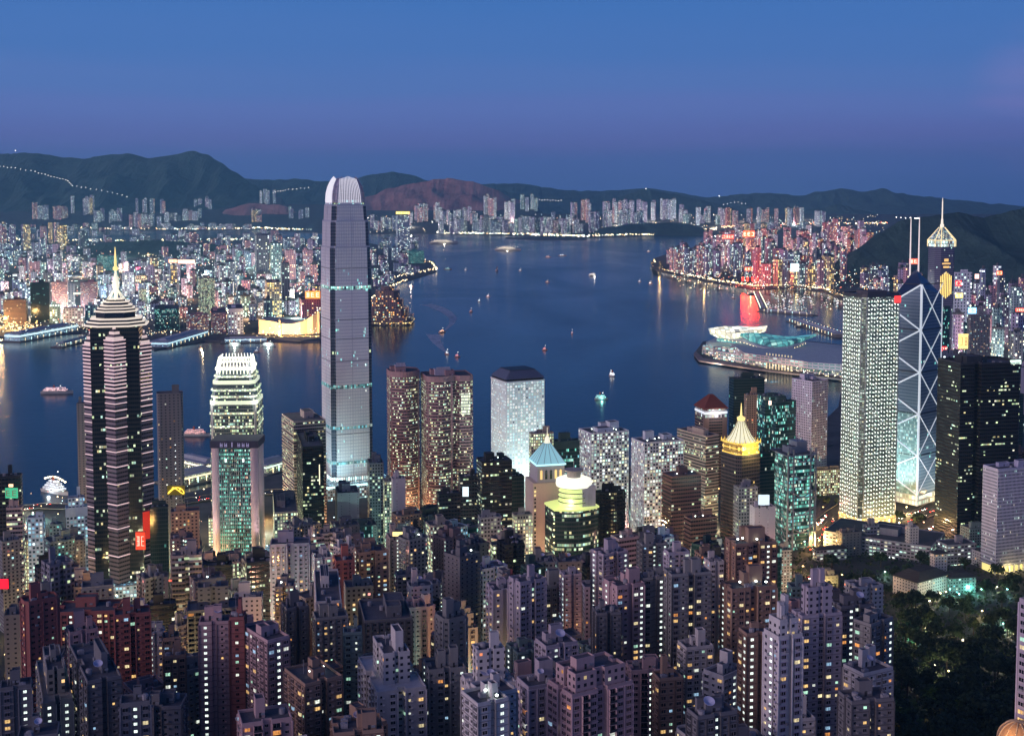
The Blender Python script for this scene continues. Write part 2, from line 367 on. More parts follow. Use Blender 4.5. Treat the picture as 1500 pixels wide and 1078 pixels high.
DESC = {'white_grid': 'white grid-fronted', 'white_punch': 'pale punched-window', 'beige_band': 'beige banded', 'pink_band': 'pinkish banded', 'brown_band': 'dark brown banded',
        'green_glass': 'green glass', 'dark_green': 'dark green glass', 'black_glass': 'black glass', 'black_window': 'black', 'grey_frame': 'grey framed', 'lilac_res': 'lilac', 'pink_res': 'pink',
        'white_res': 'white', 'brown_res': 'brown', 'red_res': 'brick red', 'grey_res': 'grey', 'teal_res': 'teal grey', 'dim_slab': 'dim slate grey', 'blank': 'pale blank-sided', 'core_lit': 'brown with lit stairs',
        'lit_strip': 'brightly lit grey', 'gov': 'lavender', 'lowrise': 'low grey', 'blue_lit': 'blue-lit', 'hotel_pink': 'pink', 'teal_wall': 'teal', 'far_pink': 'pink', 'far_lilac': 'lilac', 'far_blue': 'blue grey',
        'far_dark': 'dark', 'far_white': 'white', 'far_red': 'reddish', 'far_teal': 'teal', 'far_warm': 'warmly lit'}

# ------------------------------------------------------------------ windows of the near flats, each one a mesh
LITG = [('glass_warm', (1, .62, .22), 1.3), ('glass_amber', (1, .40, .10), 1.1), ('glass_white', (.92, 1, .85), 1.25), ('glass_green', (.55, 1, .72), 1.0), ('glass_cream', (1, .84, .45), 1.2), ('glass_blue', (.45, .75, 1), .8), ('glass_stair', (.85, 1, .9), 1.8)]
WMESH = {}
def win_proto(kind, g, fcol):
    key = (kind, g, fcol)
    if key in WMESH: return WMESH[key]
    mb = MB()      # local: x along the wall, -y outward, z up from the sill
    if kind == 'bay':
        w, h, p = 2.1, 1.5, .5
        mb.box(0, -p / 2, -.18, w + .25, p + .1, .18, 0, 0); mb.box(0, -p / 2, h, w + .25, p + .1, .16, 0, 0)
        mb.box(0, -p / 2 + .05, 0, w, p - .1, h, 0, 1)
        for x in (-w / 2, 0, w / 2): mb.box(x, -p + .06, 0, .09, .1, h, 0, 0)
    elif kind == 'flat':
        w, h = 1.3, 1.15
        mb.box(0, -.05, 0, w, .08, h, 0, 1); mb.box(0, -.14, -.1, w + .3, .3, .1, 0, 0); mb.box(0, -.12, h, w + .3, .26, .09, 0, 0)
        mb.box(.0, -.09, 0, .07, .06, h, 0, 0)
    elif kind == 'ac':
        w, h = .9, .9
        mb.box(-.5, -.05, .3, w, .08, h, 0, 1); mb.box(.55, -.35, -.25, .95, .7, .6, 0, 0); mb.box(.55, -.35, -.34, 1.1, .75, .08, 0, 2)
    else:  # balcony
        w, h = 3.0, 2.2
        mb.box(0, -.05, -.6, w, .08, h, 0, 1); mb.box(0, -.65, -.8, w + .4, 1.3, .2, 0, 0)
        mb.box(0, -1.27, -.6, w + .4, .08, 1.0, 0, 2)
        for x in (-w / 2 - .15, w / 2 + .15): mb.box(x, -.65, -.6, .12, 1.3, 2.5, 0, 0)
        mb.box(0, -.04, -.6, .08, .14, h, 0, 0)
    fr = paint('frame_%s' % str(fcol), fcol, .7, .12, .5)
    gm = GLASSD() if g < 0 else glow(*LITG[g], vary=.6)
    me = mb.mesh('window_unit', [fr, gm, DARK()]); WMESH[key] = (mb, me, [fr, gm, DARK()]); return WMESH[key]
WN = [0]
def relief_flats(root, poly, z1, wl, pitch=3.2):
    k = R.random(); c = tuple(min(.8, v * (1.35 if k < .5 else .55)) for v in wl); m = paint('trim_%.2f_%.2f_%.2f' % c, c, .75, .2, .3); b = MB(); lb = MB(); n = len(poly); every = R.choice((1, 2, 2, 3))
    for i in range(n):
        a, q = poly[i], poly[(i + 1) % n]; l = math.hypot(q[0] - a[0], q[1] - a[1])
        if l < 4: continue
        mm = max(1, int(l / pitch)); ang = math.atan2(q[1] - a[1], q[0] - a[0]); nx, ny = (q[1] - a[1]) / l, -(q[0] - a[0]) / l
        for t in range(0, mm + 1, every):
            f = t / mm; b.box(a[0] + (q[0] - a[0]) * f + nx * .2, a[1] + (q[1] - a[1]) * f + ny * .2, 0, .45, .5, z1 - .3, ang)
        for t in range(mm):
            if R.random() < .3: f = (t + R.uniform(.1, .3)) / mm; x, y = a[0] + (q[0] - a[0]) * f + nx * .12, a[1] + (q[1] - a[1]) * f + ny * .12; lb.tube((x, y, 0), (x, y, z1 - 1), .09, 4)
    b.build('pilaster', m, root); lb.build('drain_pipe', paint('pipe_grey', (.12, .11, .11)), root)
    if k > .35:
        e = MB()
        for f in range(int(z1 / 3.0)):
            if f % (1 if k > .6 else 2) == 0: e.ring(poly, z1 - f * 3.0 - .35, z1 - f * 3.0 - .1, .22)
        e.build('floor_ledge', m, root)
    if k < .3:
        e = MB()
        for _ in range(40):
            i = R.randrange(n); a, q = poly[i], poly[(i + 1) % n]; l = math.hypot(q[0] - a[0], q[1] - a[1])
            if l < 4: continue
            f = R.random(); ang = math.atan2(q[1] - a[1], q[0] - a[0]); nx, ny = (q[1] - a[1]) / l, -(q[0] - a[0]) / l
            e.box(a[0] + (q[0] - a[0]) * f + nx * .5, a[1] + (q[1] - a[1]) * f + ny * .5, z1 - R.randrange(1, 20) * 3 + .4, R.uniform(.6, 2.0), .9, .8, ang)
        e.build('window_canopy', ROOFL(), root)
def add_windows(root, poly, z0, z1, fcol, pattern, p=.13, warm=True, fh=3.0, pitch=3.2, one=100, world=None):
    """windows on the faces turned to the viewer: the 100 topmost as parts, the rest as one"""
    rz = root.rotation_euler[2]; ox, oy = root.location[0], root.location[1]; oz = root.location[2]
    c, s = math.cos(rz), math.sin(rz); items = []; n = len(poly); k0 = R.randrange(100)
    nf = int((z1 - z0) / fh)
    for i in range(n):
        a, b = poly[i], poly[(i + 1) % n]; l = math.hypot(b[0] - a[0], b[1] - a[1])
        if l < 2.6: continue
        nx, ny = (b[1] - a[1]) / l, -(b[0] - a[0]) / l
        mx_, my_ = (a[0] + b[0]) / 2, (a[1] + b[1]) / 2
        wx, wy = ox + mx_ * c - my_ * s, oy + mx_ * s + my_ * c; wnx, wny = nx * c - ny * s, nx * s + ny * c
        if -(wx * wnx + wy * wny) <= 0.03 * math.hypot(wx, wy): continue
        m = max(1, int(l / pitch)); ang = math.atan2(b[1] - a[1], b[0] - a[0])
        core = R.random() < .17
        for q in range(m):
            t = (q + .5) / m; kind = pattern[(q + i + k0) % len(pattern)]
            if kind == 'balcony' and l / m < 3.9: kind = 'bay'
            x, y = a[0] + (b[0] - a[0]) * t, a[1] + (b[1] - a[1]) * t
            cl = core and q == m // 2
            if cl: kind = 'flat'
            colp = p * (.4 + 1.6 * R.random())
            for f in range(nf):
                z = z1 - (f + 1) * fh + .9
                py = proj((wx, wy, oz + z))[1]
                if py > 1105: break
                g = -1
                if cl: g = 6
                elif R.random() < colp:
                    g = R.choice([0, 0, 1, 2, 4, 4, 3, 5] if warm else [2, 3, 2, 4, 0, 5, 3, 2])
                items.append((z + (2.5 if g >= 0 else 0), x, y, z, ang, kind, g))
    items.sort(key=lambda t: -t[0])
    rest = {}
    bigf = []; bigv = []; bigm = []; mats = []; mi = {}
    for j, (_, x, y, z, ang, kind, g) in enumerate(items):
        mb, me, ml = win_proto(kind, g, fcol)
        if j < one:
            o = bpy.data.objects.new('window', me); COL.objects.link(o); o.parent = root; o.location = (x, y, z); o.rotation_euler = (0, 0, ang); WN[0] += 1
        else:
            ca, sa = math.cos(ang), math.sin(ang); base = len(bigv)
            bigv.extend((x + vx * ca - vy * sa, y + vx * sa + vy * ca, z + vz) for vx, vy, vz in mb.v)
            bigf.extend(tuple(base + q for q in fc) for fc in mb.f)
            for q in mb.m:
                mt = ml[q]
                if mt.name not in mi: mi[mt.name] = len(mats); mats.append(mt)
                bigm.append(mi[mt.name])
    if bigf:
        me = bpy.data.meshes.new('window_rest'); me.from_pydata(bigv, [], bigf); me.polygons.foreach_set('material_index', bigm)
        for mt in mats: me.materials.append(mt)
        o = bpy.data.objects.new('window', me); COL.objects.link(o); o.parent = root; tag(o, kind='stuff')

# ------------------------------------------------------------------ roofs
def roofscape(root, poly, z, w, d, mat, wallm, kind='flat', rich=1, lights=0):
    rb = MB(); rb.face([(x, y, z + .05) for x, y in grow(poly, -.3)]); rb.build('roof', CON(), root)
    pb = MB(); pb.parapet(poly, z, 1.3 if rich else .9, .4); pb.build('parapet', wallm, root)
    k = R.choice([1, 2, 2, 3]) if rich else 1
    for i in range(k):
        bw, bd = w * R.uniform(.18, .42), d * R.uniform(.18, .42); x, y = R.uniform(-.24, .24) * w, R.uniform(-.24, .24) * d; h = R.uniform(3, 8) * (1 if i else 1.2)
        b = MB(); b.box(0, 0, 0, bw, bd, h, 0, 0, 1); b.parapet(rect(bw + .01, bd + .01), h, .6, .25)
        pr_ = b.build('plant_room', [wallm, CON(), DARK()], root, (x, y, z + .05))
        if rich:
            b = MB(); b.box(0, -bd / 2 - .04, .2, 1.0, .08, 2.1); b.build('door', DARK(), pr_); b = MB(); b.box(bw * .28, -bd / 2 - .1, 1.2, 1.5, .2, .9); b.build('vent', STEEL(), pr_)
    if rich:
        for i in range(R.choice([1, 2, 3])):
            b = MB(); x, y = R.uniform(-.36, .36) * w, R.uniform(-.36, .36) * d
            if R.random() < .5: b.lathe([(0, 0), (1.3, 0), (1.3, 2.2), (0, 2.5)], 10)
            else: b.box(0, 0, 0, 2.6, 2.0, 1.8); b.box(0, 0, 1.8, 1.0, 1.0, .3)
            b.build('water_tank', ROOFL(), root, (x, y, z + .08))
        if R.random() < .45:
            b = MB(); b.tube((0, 0, 0), (0, 0, R.uniform(5, 11)), .12, 5); b.tube((-.9, 0, 4), (.9, 0, 4), .06, 4); b.build('antenna', STEEL(), root, (R.uniform(-.3, .3) * w, R.uniform(-.3, .3) * d, z))
    for i in range(lights):
        b = MB(); b.tube((0, 0, 0), (0, 0, 2.2), .1, 5, 0); b.lathe([(0, 2.1), (.55, 2.3), (.6, 2.8), (0, 3.1)], 8, 1)
        b.build('roof_light', [DARK(), glow('roof_lamp', (.85, 1, .9), 9)], root, (R.uniform(-.4, .4) * w, R.uniform(-.45, 0) * d, z))
def dish(root, x, y, z, r=1.6):
    b = MB(); b.tube((0, 0, 0), (0, 0, 1.2), .15, 6); b.lathe([(0, 1.2), (r * .5, 1.35), (r * .85, 1.8), (r, 2.4), (r * .9, 2.35), (0, 1.5)], 14)
    b.xform(Matrix.Rotation(.5, 4, 'X')); b.build('satellite_dish', paint('dish_white', (.45, .47, .62), .5), root, (x, y, z))

PLANS = {'rect': lambda w, d: rect(w, d), 'cross': cross, 'chamf': lambda w, d: chamf(w, d, min(w, d) * .16), 'oct': lambda w, d: chamf(w, d, min(w, d) * .29), 'round': circ,
         'bow': bow, 'notch': lambda w, d: [(-w/2,-d/2),(-w*.08,-d/2),(-w*.08,-d/2+d*.12),(w*.08,-d/2+d*.12),(w*.08,-d/2),(w/2,-d/2),(w/2,d/2),(-w/2,d/2)]}
GROUPS = {}
def bld(xl, xc, xr, yt, Y, th=18, style='grey_frame', plan='rect', relief=None, roof='flat', name='office_tower', cat='tower', label=None, group=None, geo=None, p=.13, warm=True,
        lights=0, zb=None, rich=1, fcol=None, pat=('bay', 'flat', 'bay', 'ac'), dishes=0, depth=None, setback=None):
    x, y, w, d, zt = solve(xl, xc, xr, yt, Y, math.radians(th))
    if depth: 
        s_, c_ = math.sin(math.radians(th)), math.cos(math.radians(th)); x += -(depth - d) / 2 * s_; y += (depth - d) / 2 * c_; d = depth
    zg = ground(x, y) - 3 if zb is None else zb
    root = empty(name, (x, y, zg), math.radians(th)); H = zt - zg
    mat, cw, fh, wl = S(style)
    wallm = paint('wall_' + style, wl, .75, .16, .05)
    poly = PLANS[plan](w, d)
    zz = H
    if setback:
        zz = H - setback[0]; p2 = [(a * setback[1], b * setback[1]) for a, b in poly]
        b = MB(); b.prism(p2, zz, H, cap=False); b.build('upper_storey', mat, root)
        roofscape(root, p2, H, w * setback[1], d * setback[1], mat, wallm, rich=rich)
        rb = MB(); rb.parapet(poly, zz, 1.2, .4); rb.face([(a, b_, zz + .05) for a, b_ in grow(poly, -.3)]); rb.build('terrace', wallm, root)
    b = MB(); 
    if geo: 
        mw = paint('plain_' + style, wl, .8, .2, .05); b.prism(poly, 0, zz, cap=False)
        b.build('wall', mw, root); relief_flats(root, poly, zz, wl)
        add_windows(root, poly, 0, zz, fcol or tuple(min(.85, c * 1.25) for c in wl), pat, p, warm, one=geo)
    else:
        b.prism(poly, 0, zz, cap=False, v0=zz % fh); b.build('wall', mat, root)
    if relief and 'band' in relief:
        b = MB(); k = int(zz / fh); 
        for i in range(max(0, k - 60), k): b.ring(poly, zz % fh + i * fh - fh * .12, zz % fh + i * fh + fh * .22, .35)
        b.build('floor_band', wallm, root)
    if relief and 'fin' in relief:
        b = MB(); n = len(poly)
        for i in range(n):
            a, c = poly[i], poly[(i + 1) % n]; l = math.hypot(c[0] - a[0], c[1] - a[1]); m = max(1, int(l / cw)); ang = math.atan2(c[1] - a[1], c[0] - a[0])
            for q in range(m + 1):
                t = min(1, q * cw / l); b.box(a[0] + (c[0] - a[0]) * t, a[1] + (c[1] - a[1]) * t, 0, .55 if 'wide' in relief else .35, .9, zz, ang)
        b.build('facade_fin', wallm, root)
    if relief and 'cap' in relief:
        b = MB(); b.ring(poly, zz - 7, zz + 1.4, .5); b.build('crown_band', wallm, root)
    if not setback: 
        if roof == 'flat': roofscape(root, poly, zz, w, d, mat, wallm, rich=rich, lights=lights)
        elif roof == 'hip':
            b = MB(); h = min(w, d) * .24; roofm = paint('slate_tiles', (.055, .05, .055), .8); b.prism(grow(poly, .8), zz, zz + .8); b.prism(grow(poly, .4), zz + .8, zz + h, poly2=[(q[0] * .5, q[1] * .5) for q in poly]); b.build('roof', roofm, root)
    for i in range(dishes): dish(root, R.uniform(-.25, .25) * w, -d * .2 + R.uniform(-.2, .2) * d, zz + 4, R.uniform(1.6, 2.6))
    tag(root, label, cat, group)
    reg(root, x, y, w, d, xl, xr, yt, style)
    return root, w, d, H
def P(root, name, mb, mat, loc=None): return mb.build(name, mat, root, loc)

# ================================================================== THE SETTING
def water():
    m, nt, N, L, b = nodes('harbour_water')
    tc = N('ShaderNodeTexCoord')
    b.inputs['IOR'].default_value = 1.23; b.inputs['Roughness'].default_value = .16
    n1 = N('ShaderNodeTexNoise'); n1.inputs['Scale'].default_value = .055; n1.inputs['Detail'].default_value = 8; n1.inputs['Roughness'].default_value = .62
    mp = N('ShaderNodeMapping'); mp.inputs['Scale'].default_value = (1, .75, 1); L(tc.outputs['Object'], mp.inputs[0]); L(mp.outputs[0], n1.inputs['Vector'])
    bp = N('ShaderNodeBump'); bp.inputs['Strength'].default_value = .32; bp.inputs['Distance'].default_value = 1.4; L(n1.outputs[0], bp.inputs['Height']); L(bp.outputs[0], b.inputs['Normal'])
    n2 = N('ShaderNodeTexNoise'); n2.inputs['Scale'].default_value = .0016; n2.inputs['Detail'].default_value = 6; n2.inputs['Distortion'].default_value = 1.2
    mp2 = N('ShaderNodeMapping'); mp2.inputs['Scale'].default_value = (1, .45, 1); mp2.inputs['Rotation'].default_value = (0, 0, .5); L(tc.outputs['Object'], mp2.inputs[0]); L(mp2.outputs[0], n2.inputs['Vector'])
    mx = N('ShaderNodeMix'); mx.data_type = 'RGBA'; L(n2.outputs[0], mx.inputs[0]); mx.inputs[6].default_value = (.0008, .010, .028, 1); mx.inputs[7].default_value = (.003, .028, .068, 1)
    L(mx.outputs[2], b.inputs['Base Color'])
    L(mth(nt, 'MULTIPLY_ADD', n2.outputs[0], .30, .03), b.inputs['Roughness'])
    mb = MB(); mb.face([(-16000, 300, 0), (16000, 300, 0), (16000, 26000, 0), (-16000, 26000, 0)])
    tag(mb.build('water', m), 'calm dark blue harbour water between the two shores', kind='structure')
water()
def landmat(name, c1, c2, sc_=.01):
    if name in MATS: return MATS[name]
    m, nt, N, L, b = nodes(name); tc = N('ShaderNodeTexCoord'); n1 = N('ShaderNodeTexNoise'); n1.inputs['Scale'].default_value = sc_; n1.inputs['Detail'].default_value = 8
    n1.inputs['Roughness'].default_value = .7
    L(tc.outputs['Object'], n1.inputs['Vector']); r = N('ShaderNodeValToRGB'); r.color_ramp.elements[0].position = .38; r.color_ramp.elements[1].position = .64
    r.color_ramp.elements[0].color = (*c1, 1); r.color_ramp.elements[1].color = (*c2, 1); L(n1.outputs[0], r.inputs[0]); L(r.outputs[0], b.inputs['Base Color']); b.inputs['Roughness'].default_value = .95
    if name.startswith('hill'): bp = N('ShaderNodeBump'); bp.inputs['Strength'].default_value = 1.0; bp.inputs['Distance'].default_value = 60; L(n1.outputs[0], bp.inputs['Height']); L(bp.outputs[0], b.inputs['Normal'])
    MATS[name] = m; return m
def land(name, pts, label, mat, z=3.0):
    poly = [at(px, py, z) if not isinstance(px, tuple) else None for px, py in pts]
    a = sum(p.x * q.y - q.x * p.y for p, q in zip(poly, poly[1:] + poly[:1]))
    if a < 0: poly.reverse()
    mb = MB(); mb.prism([(p.x, p.y) for p in poly], -4, z, 1, 0)
    return tag(mb.build(name, [mat, paint('sea_wall', (.16, .15, .15), .9, .2, .02)]), label, kind='structure')
CITY = landmat('city_ground', (.035, .037, .045), (.09, .09, .10), .02)
land('ground', [(-420, 760), (-100, 742), (60, 738), (140, 742), (272, 722), (296, 716), (410, 694), (480, 708), (600, 706), (720, 700), (850, 692), (1000, 672), (1120, 645), (1205, 618), (1228, 596), (1235, 560), (1236, 552), (1130, 543), (1026, 527), (1018, 516), (1030, 500), (1100, 494), (1190, 500), (1234, 505), (1262, 498),
      (1262, 452), (1240, 440), (1210, 428), (1160, 421), (1105, 424), (1060, 417), (1010, 408), (962, 396), (953, 386), (958, 378), (1000, 366), (1060, 352), (1110, 341), (1180, 338), (1600, 345), (2300, 400), (2300, 2000), (-900, 2000)],
     'flat reclaimed city ground along the near shore', CITY)
land('ground', [(-700, 486), (-60, 496), (20, 492), (120, 487), (215, 500), (226, 512), (300, 499), (400, 499), (468, 500), (536, 480), (545, 474), (592, 470), (604, 463), (590, 446), (556, 436), (548, 420), (600, 410), (640, 398), (636, 384), (600, 374), (560, 360), (520, 352), (380, 349), (60, 352), (-700, 362)], 'flat built-up peninsula across the harbour', CITY)
land('ground', [(-900, 338), (60, 336), (240, 339), (380, 337), (480, 343), (640, 343), (760, 346), (858, 349), (1000, 344), (1030, 342), (1050, 336), (1110, 333), (1190, 330), (1330, 330), (2100, 322), (2100, 310), (-900, 310)], 'flat far shore under the hills', CITY)
land('pavement', [(740, 348), (800, 346.5), (856, 349), (860, 351.5), (790, 352), (742, 350)], 'long low breakwater runway off the far shore', CITY)
# the far ground climbs towards the hills
def fstart(px): return 13100 if px < 485 else 11700
def farY(px, yb): return (390 + .1 * fstart(px)) / ((yb - 282) / F + .1)
def farslope():
    for a, b in ((-900, 482), (488, 2100)):
        S0 = fstart(a); mb = MB(); n = 60
        for i in range(n):
            for j in range(10):
                c = []
                for ii, jj in ((i, j), (i + 1, j), (i + 1, j + 1), (i, j + 1)):
                    y = S0 + jj * 350; pxx = a + (b - a) * ii / n; x = (pxx - 750) / F * y; lim = (3300 if 270 < pxx < 430 else 2400) if a < 0 else (2600 if 740 < pxx < 810 else (1900 if pxx < 740 else 1550)); dy = y - S0; zz = .1 * min(dy, lim) - .5 * max(0, dy - lim - 200); c.append((x, y, max(-8, 2.5 + zz + (noise.noise((x * .002, y * .002, 3)) * 10 if 0 < jj else -6))))
                mb.face(c)
        tag(mb.build('ground', CITY), 'far built-up ground rising towards the ' + ('mountain at the left' if a < 0 else 'hills beyond the water'), kind='structure')
farslope()
# the slope the near towers stand on
def slope():
    mb = MB(); nx, ny = 60, 40; idx = {}
    xs = [-1300 + 2800 * i / nx for i in range(nx + 1)]; ys = [180 + 1010 * j / ny for j in range(ny + 1)]
    for j in range(ny):
        for i in range(nx):
            q = [(xs[i], ys[j]), (xs[i + 1], ys[j]), (xs[i + 1], ys[j + 1]), (xs[i], ys[j + 1])]
            mb.face([(a, b, ground(a, b) - .6 + 2.4 * (noise.noise((a * .01, b * .01, 0)) if b < 1100 else 0)) for a, b in q])
    tag(mb.build('hillside', landmat('slope_ground', (.02, .028, .02), (.05, .05, .05), .03)), 'dark hillside rising towards the viewer under the near towers', kind='structure')
slope()
HILL = landmat('hill_forest', (.020, .055, .050), (.055, .115, .095), .006)
BARE = landmat('hill_bare', (.34, .15, .15), (.55, .30, .27), .004)
def hill(pts, Y, half, label, mat=HILL, zbase=0.0, rough=1.0, cols=170, name='hill', seed=0, px_step=None):
    px0, px1 = pts[0][0], pts[-1][0]; rows = 40; g = []
    for i in range(cols + 1):
        px = px0 + (px1 - px0) * i / cols
        for (a, ya), (b, yb) in zip(pts, pts[1:]):
            if a <= px <= b:
                t = (px - a) / (b - a); t = t * t * (3 - 2 * t) * .5 + t * .5; py = ya + (yb - ya) * t; break
        py += noise.noise((px * .07, seed, 1)) * 1.8 + noise.noise((px * .24, seed, 2)) * .9
        zr = max(3, atY(px, py, Y).z); col = []
        for j in range(rows + 1):
            s = -1 + 2 * j / rows; yy = Y + s * half; f = max(0, 1 - abs(s)) ** 1.15
            x = (px - 750) / F * Y
            n = noise.fractal((x * .0011 + seed, yy * .0011, seed), .8, 2.1, 5)
            n2 = noise.fractal((x * .004 + seed, yy * .004, seed), .8, 2.1, 4)
            g1 = 1 - abs(noise.noise((x * .0016 + seed, yy * .0007, seed))) * 2.2; g2 = 1 - abs(noise.noise((x * .0042 + seed, yy * .0016, seed + 9))) * 2.0
            e = min(1, abs(s) * 4) * (1 - abs(s)) ** .6
            z = zbase + (zr - zbase) * f * (1 - .10 * e) + (n * .16 + (g1 - .5) * .20 + (g2 - .5) * .11 + n2 * .05) * zr * rough * e
            if j in (0, rows): z = -5
            col.append((x, yy, z))
        g.append(col)
    mb = MB()
    for i in range(cols):
        for j in range(rows): mb.face([g[i][j], g[i + 1][j], g[i + 1][j + 1], g[i][j + 1]])
    o = mb.build(name, mat); me = o.data
    tag(o, label, kind='structure'); return o
hill([(-260, 250), (-120, 228), (0, 226), (50, 224), (100, 231), (130, 233), (150, 228), (190, 225), (220, 232), (245, 229), (285, 221), (305, 227), (322, 236), (345, 252), (372, 270), (400, 290), (430, 306), (470, 322)], 16500, 2300, 'rugged dark mountain at the far left with a domed summit', seed=1)
hill([(300, 290), (350, 262), (400, 264), (430, 262), (475, 266), (520, 262), (545, 256), (575, 252), (600, 256), (640, 268), (700, 272), (760, 284), (800, 300)], 20000, 2000, 'blue ridge behind the tallest tower', seed=3)
hill([(510, 305), (540, 288), (575, 275), (610, 268), (655, 261), (690, 266), (722, 276), (750, 290), (790, 306)], 16200, 1300, 'bare reddish quarry hill beyond the far shore', BARE, seed=5)
hill([(640, 300), (700, 270), (760, 269), (830, 279), (880, 280), (950, 276), (985, 281), (1030, 289), (1080, 287), (1150, 300)], 22000, 2200, 'faint blue ridge in the distance over the water', seed=7)
hill([(860, 320), (900, 290), (945, 278), (985, 284), (1020, 292), (1060, 300), (1100, 316)], 17000, 1300, 'dark wooded hill with a hilltop lamp behind the far flats', seed=8)
hill([(980, 320), (1040, 290), (1090, 284), (1130, 283), (1170, 287), (1200, 281), (1232, 276), (1260, 281), (1280, 279), (1292, 275), (1310, 283), (1345, 287), (1400, 293), (1460, 299), (1540, 306), (1700, 320)], 20500, 2600, 'long blue mountain range at the right', seed=9)
hill([(1150, 318), (1190, 306), (1230, 300), (1270, 310), (1310, 318)], 16000, 900, 'small wooded hill behind the peninsula flats', seed=10)
hill([(1225, 395), (1262, 362), (1290, 340), (1322, 322), (1352, 318), (1385, 313), (1402, 311), (1440, 319), (1470, 312), (1500, 304), (1580, 292), (1700, 280)], 5600, 900, 'dark wooded hill behind the spired tower at the right', seed=11)
hill([(860, 345), (885, 333), (930, 328), (985, 326), (1020, 331), (1045, 340)], 11500, 260, 'low wooded headland on the far shore', seed=12, cols=40)
hill([(80, 376), (120, 362), (165, 354), (220, 352), (300, 356), (345, 364), (380, 376)], 7800, 450, 'low wooded knoll among the flats across the harbour', seed=14, cols=50)
hill([(310, 335), (330, 308), (365, 298), (410, 300), (440, 312), (470, 330)], 14600, 500, 'reddish cut hillside behind the old airport', BARE, seed=15, cols=40)
hill([(60, 338), (110, 312), (160, 300), (210, 305), (260, 318), (300, 334)], 14700, 500, 'dark foothill with flats below the mountain', seed=16, cols=50)

# haze
def haze():
    m = bpy.data.materials.new('haze_air'); m.use_nodes = True; nt = m.node_tree; nt.nodes.clear()
    o = nt.nodes.new('ShaderNodeOutputMaterial'); v = nt.nodes.new('ShaderNodeVolumePrincipled'); nt.links.new(v.outputs[0], o.inputs['Volume'])
    v.inputs['Color'].default_value = (.30, .73, 1, 1); v.inputs['Density'].default_value = HAZE; v.inputs['Anisotropy'].default_value = .2
    mb = MB(); z0, z1 = -6.0, 1250.0
    mb.prism([(-17000, -300), (17000, -300), (17000, 27000), (-17000, 27000)], z0, z1, bottom=True)
    tag(mb.build('haze', m), 'thin blue evening haze over the harbour', kind='stuff')
HAZE = 3.4e-5
haze()

# ================================================================== LANDMARK TOWERS
def place(xl, xc, xr, yt, Y, th, name, label, cat='skyscraper', zb=None, group=None, kind='landmark'):
    x, y, w, d, zt = solve(xl, xc, xr, yt, Y, math.radians(th)); zg = (ground(x, y) - 2) if zb is None else zb
    root = empty(name, (x, y, zg), math.radians(th)); tag(root, label, cat, group); reg(root, x, y, w, d, xl, xr, yt, kind)
    return root, w, d, zt - zg, zg
def spot(name, parent, loc, target, energy, color, size=40, blend=.6, rad=.5):
    l = bpy.data.lights.new(name, 'SPOT'); l.energy = energy; l.color = color; l.spot_size = math.radians(size); l.spot_blend = blend; l.shadow_soft_size = rad
    o = bpy.data.objects.new(name, l); COL.objects.link(o); o.parent = parent; o.location = loc
    o.rotation_euler = (Vector(target) - Vector(loc)).to_track_quat('-Z', 'Y').to_euler(); return o
def point(name, parent, loc, energy, color, rad=.6):
    l = bpy.data.lights.new(name, 'POINT'); l.energy = energy; l.color = color; l.shadow_soft_size = rad; l.specular_factor = .06
    o = bpy.data.objects.new(name, l); COL.objects.link(o); o.parent = parent; o.location = loc; return o

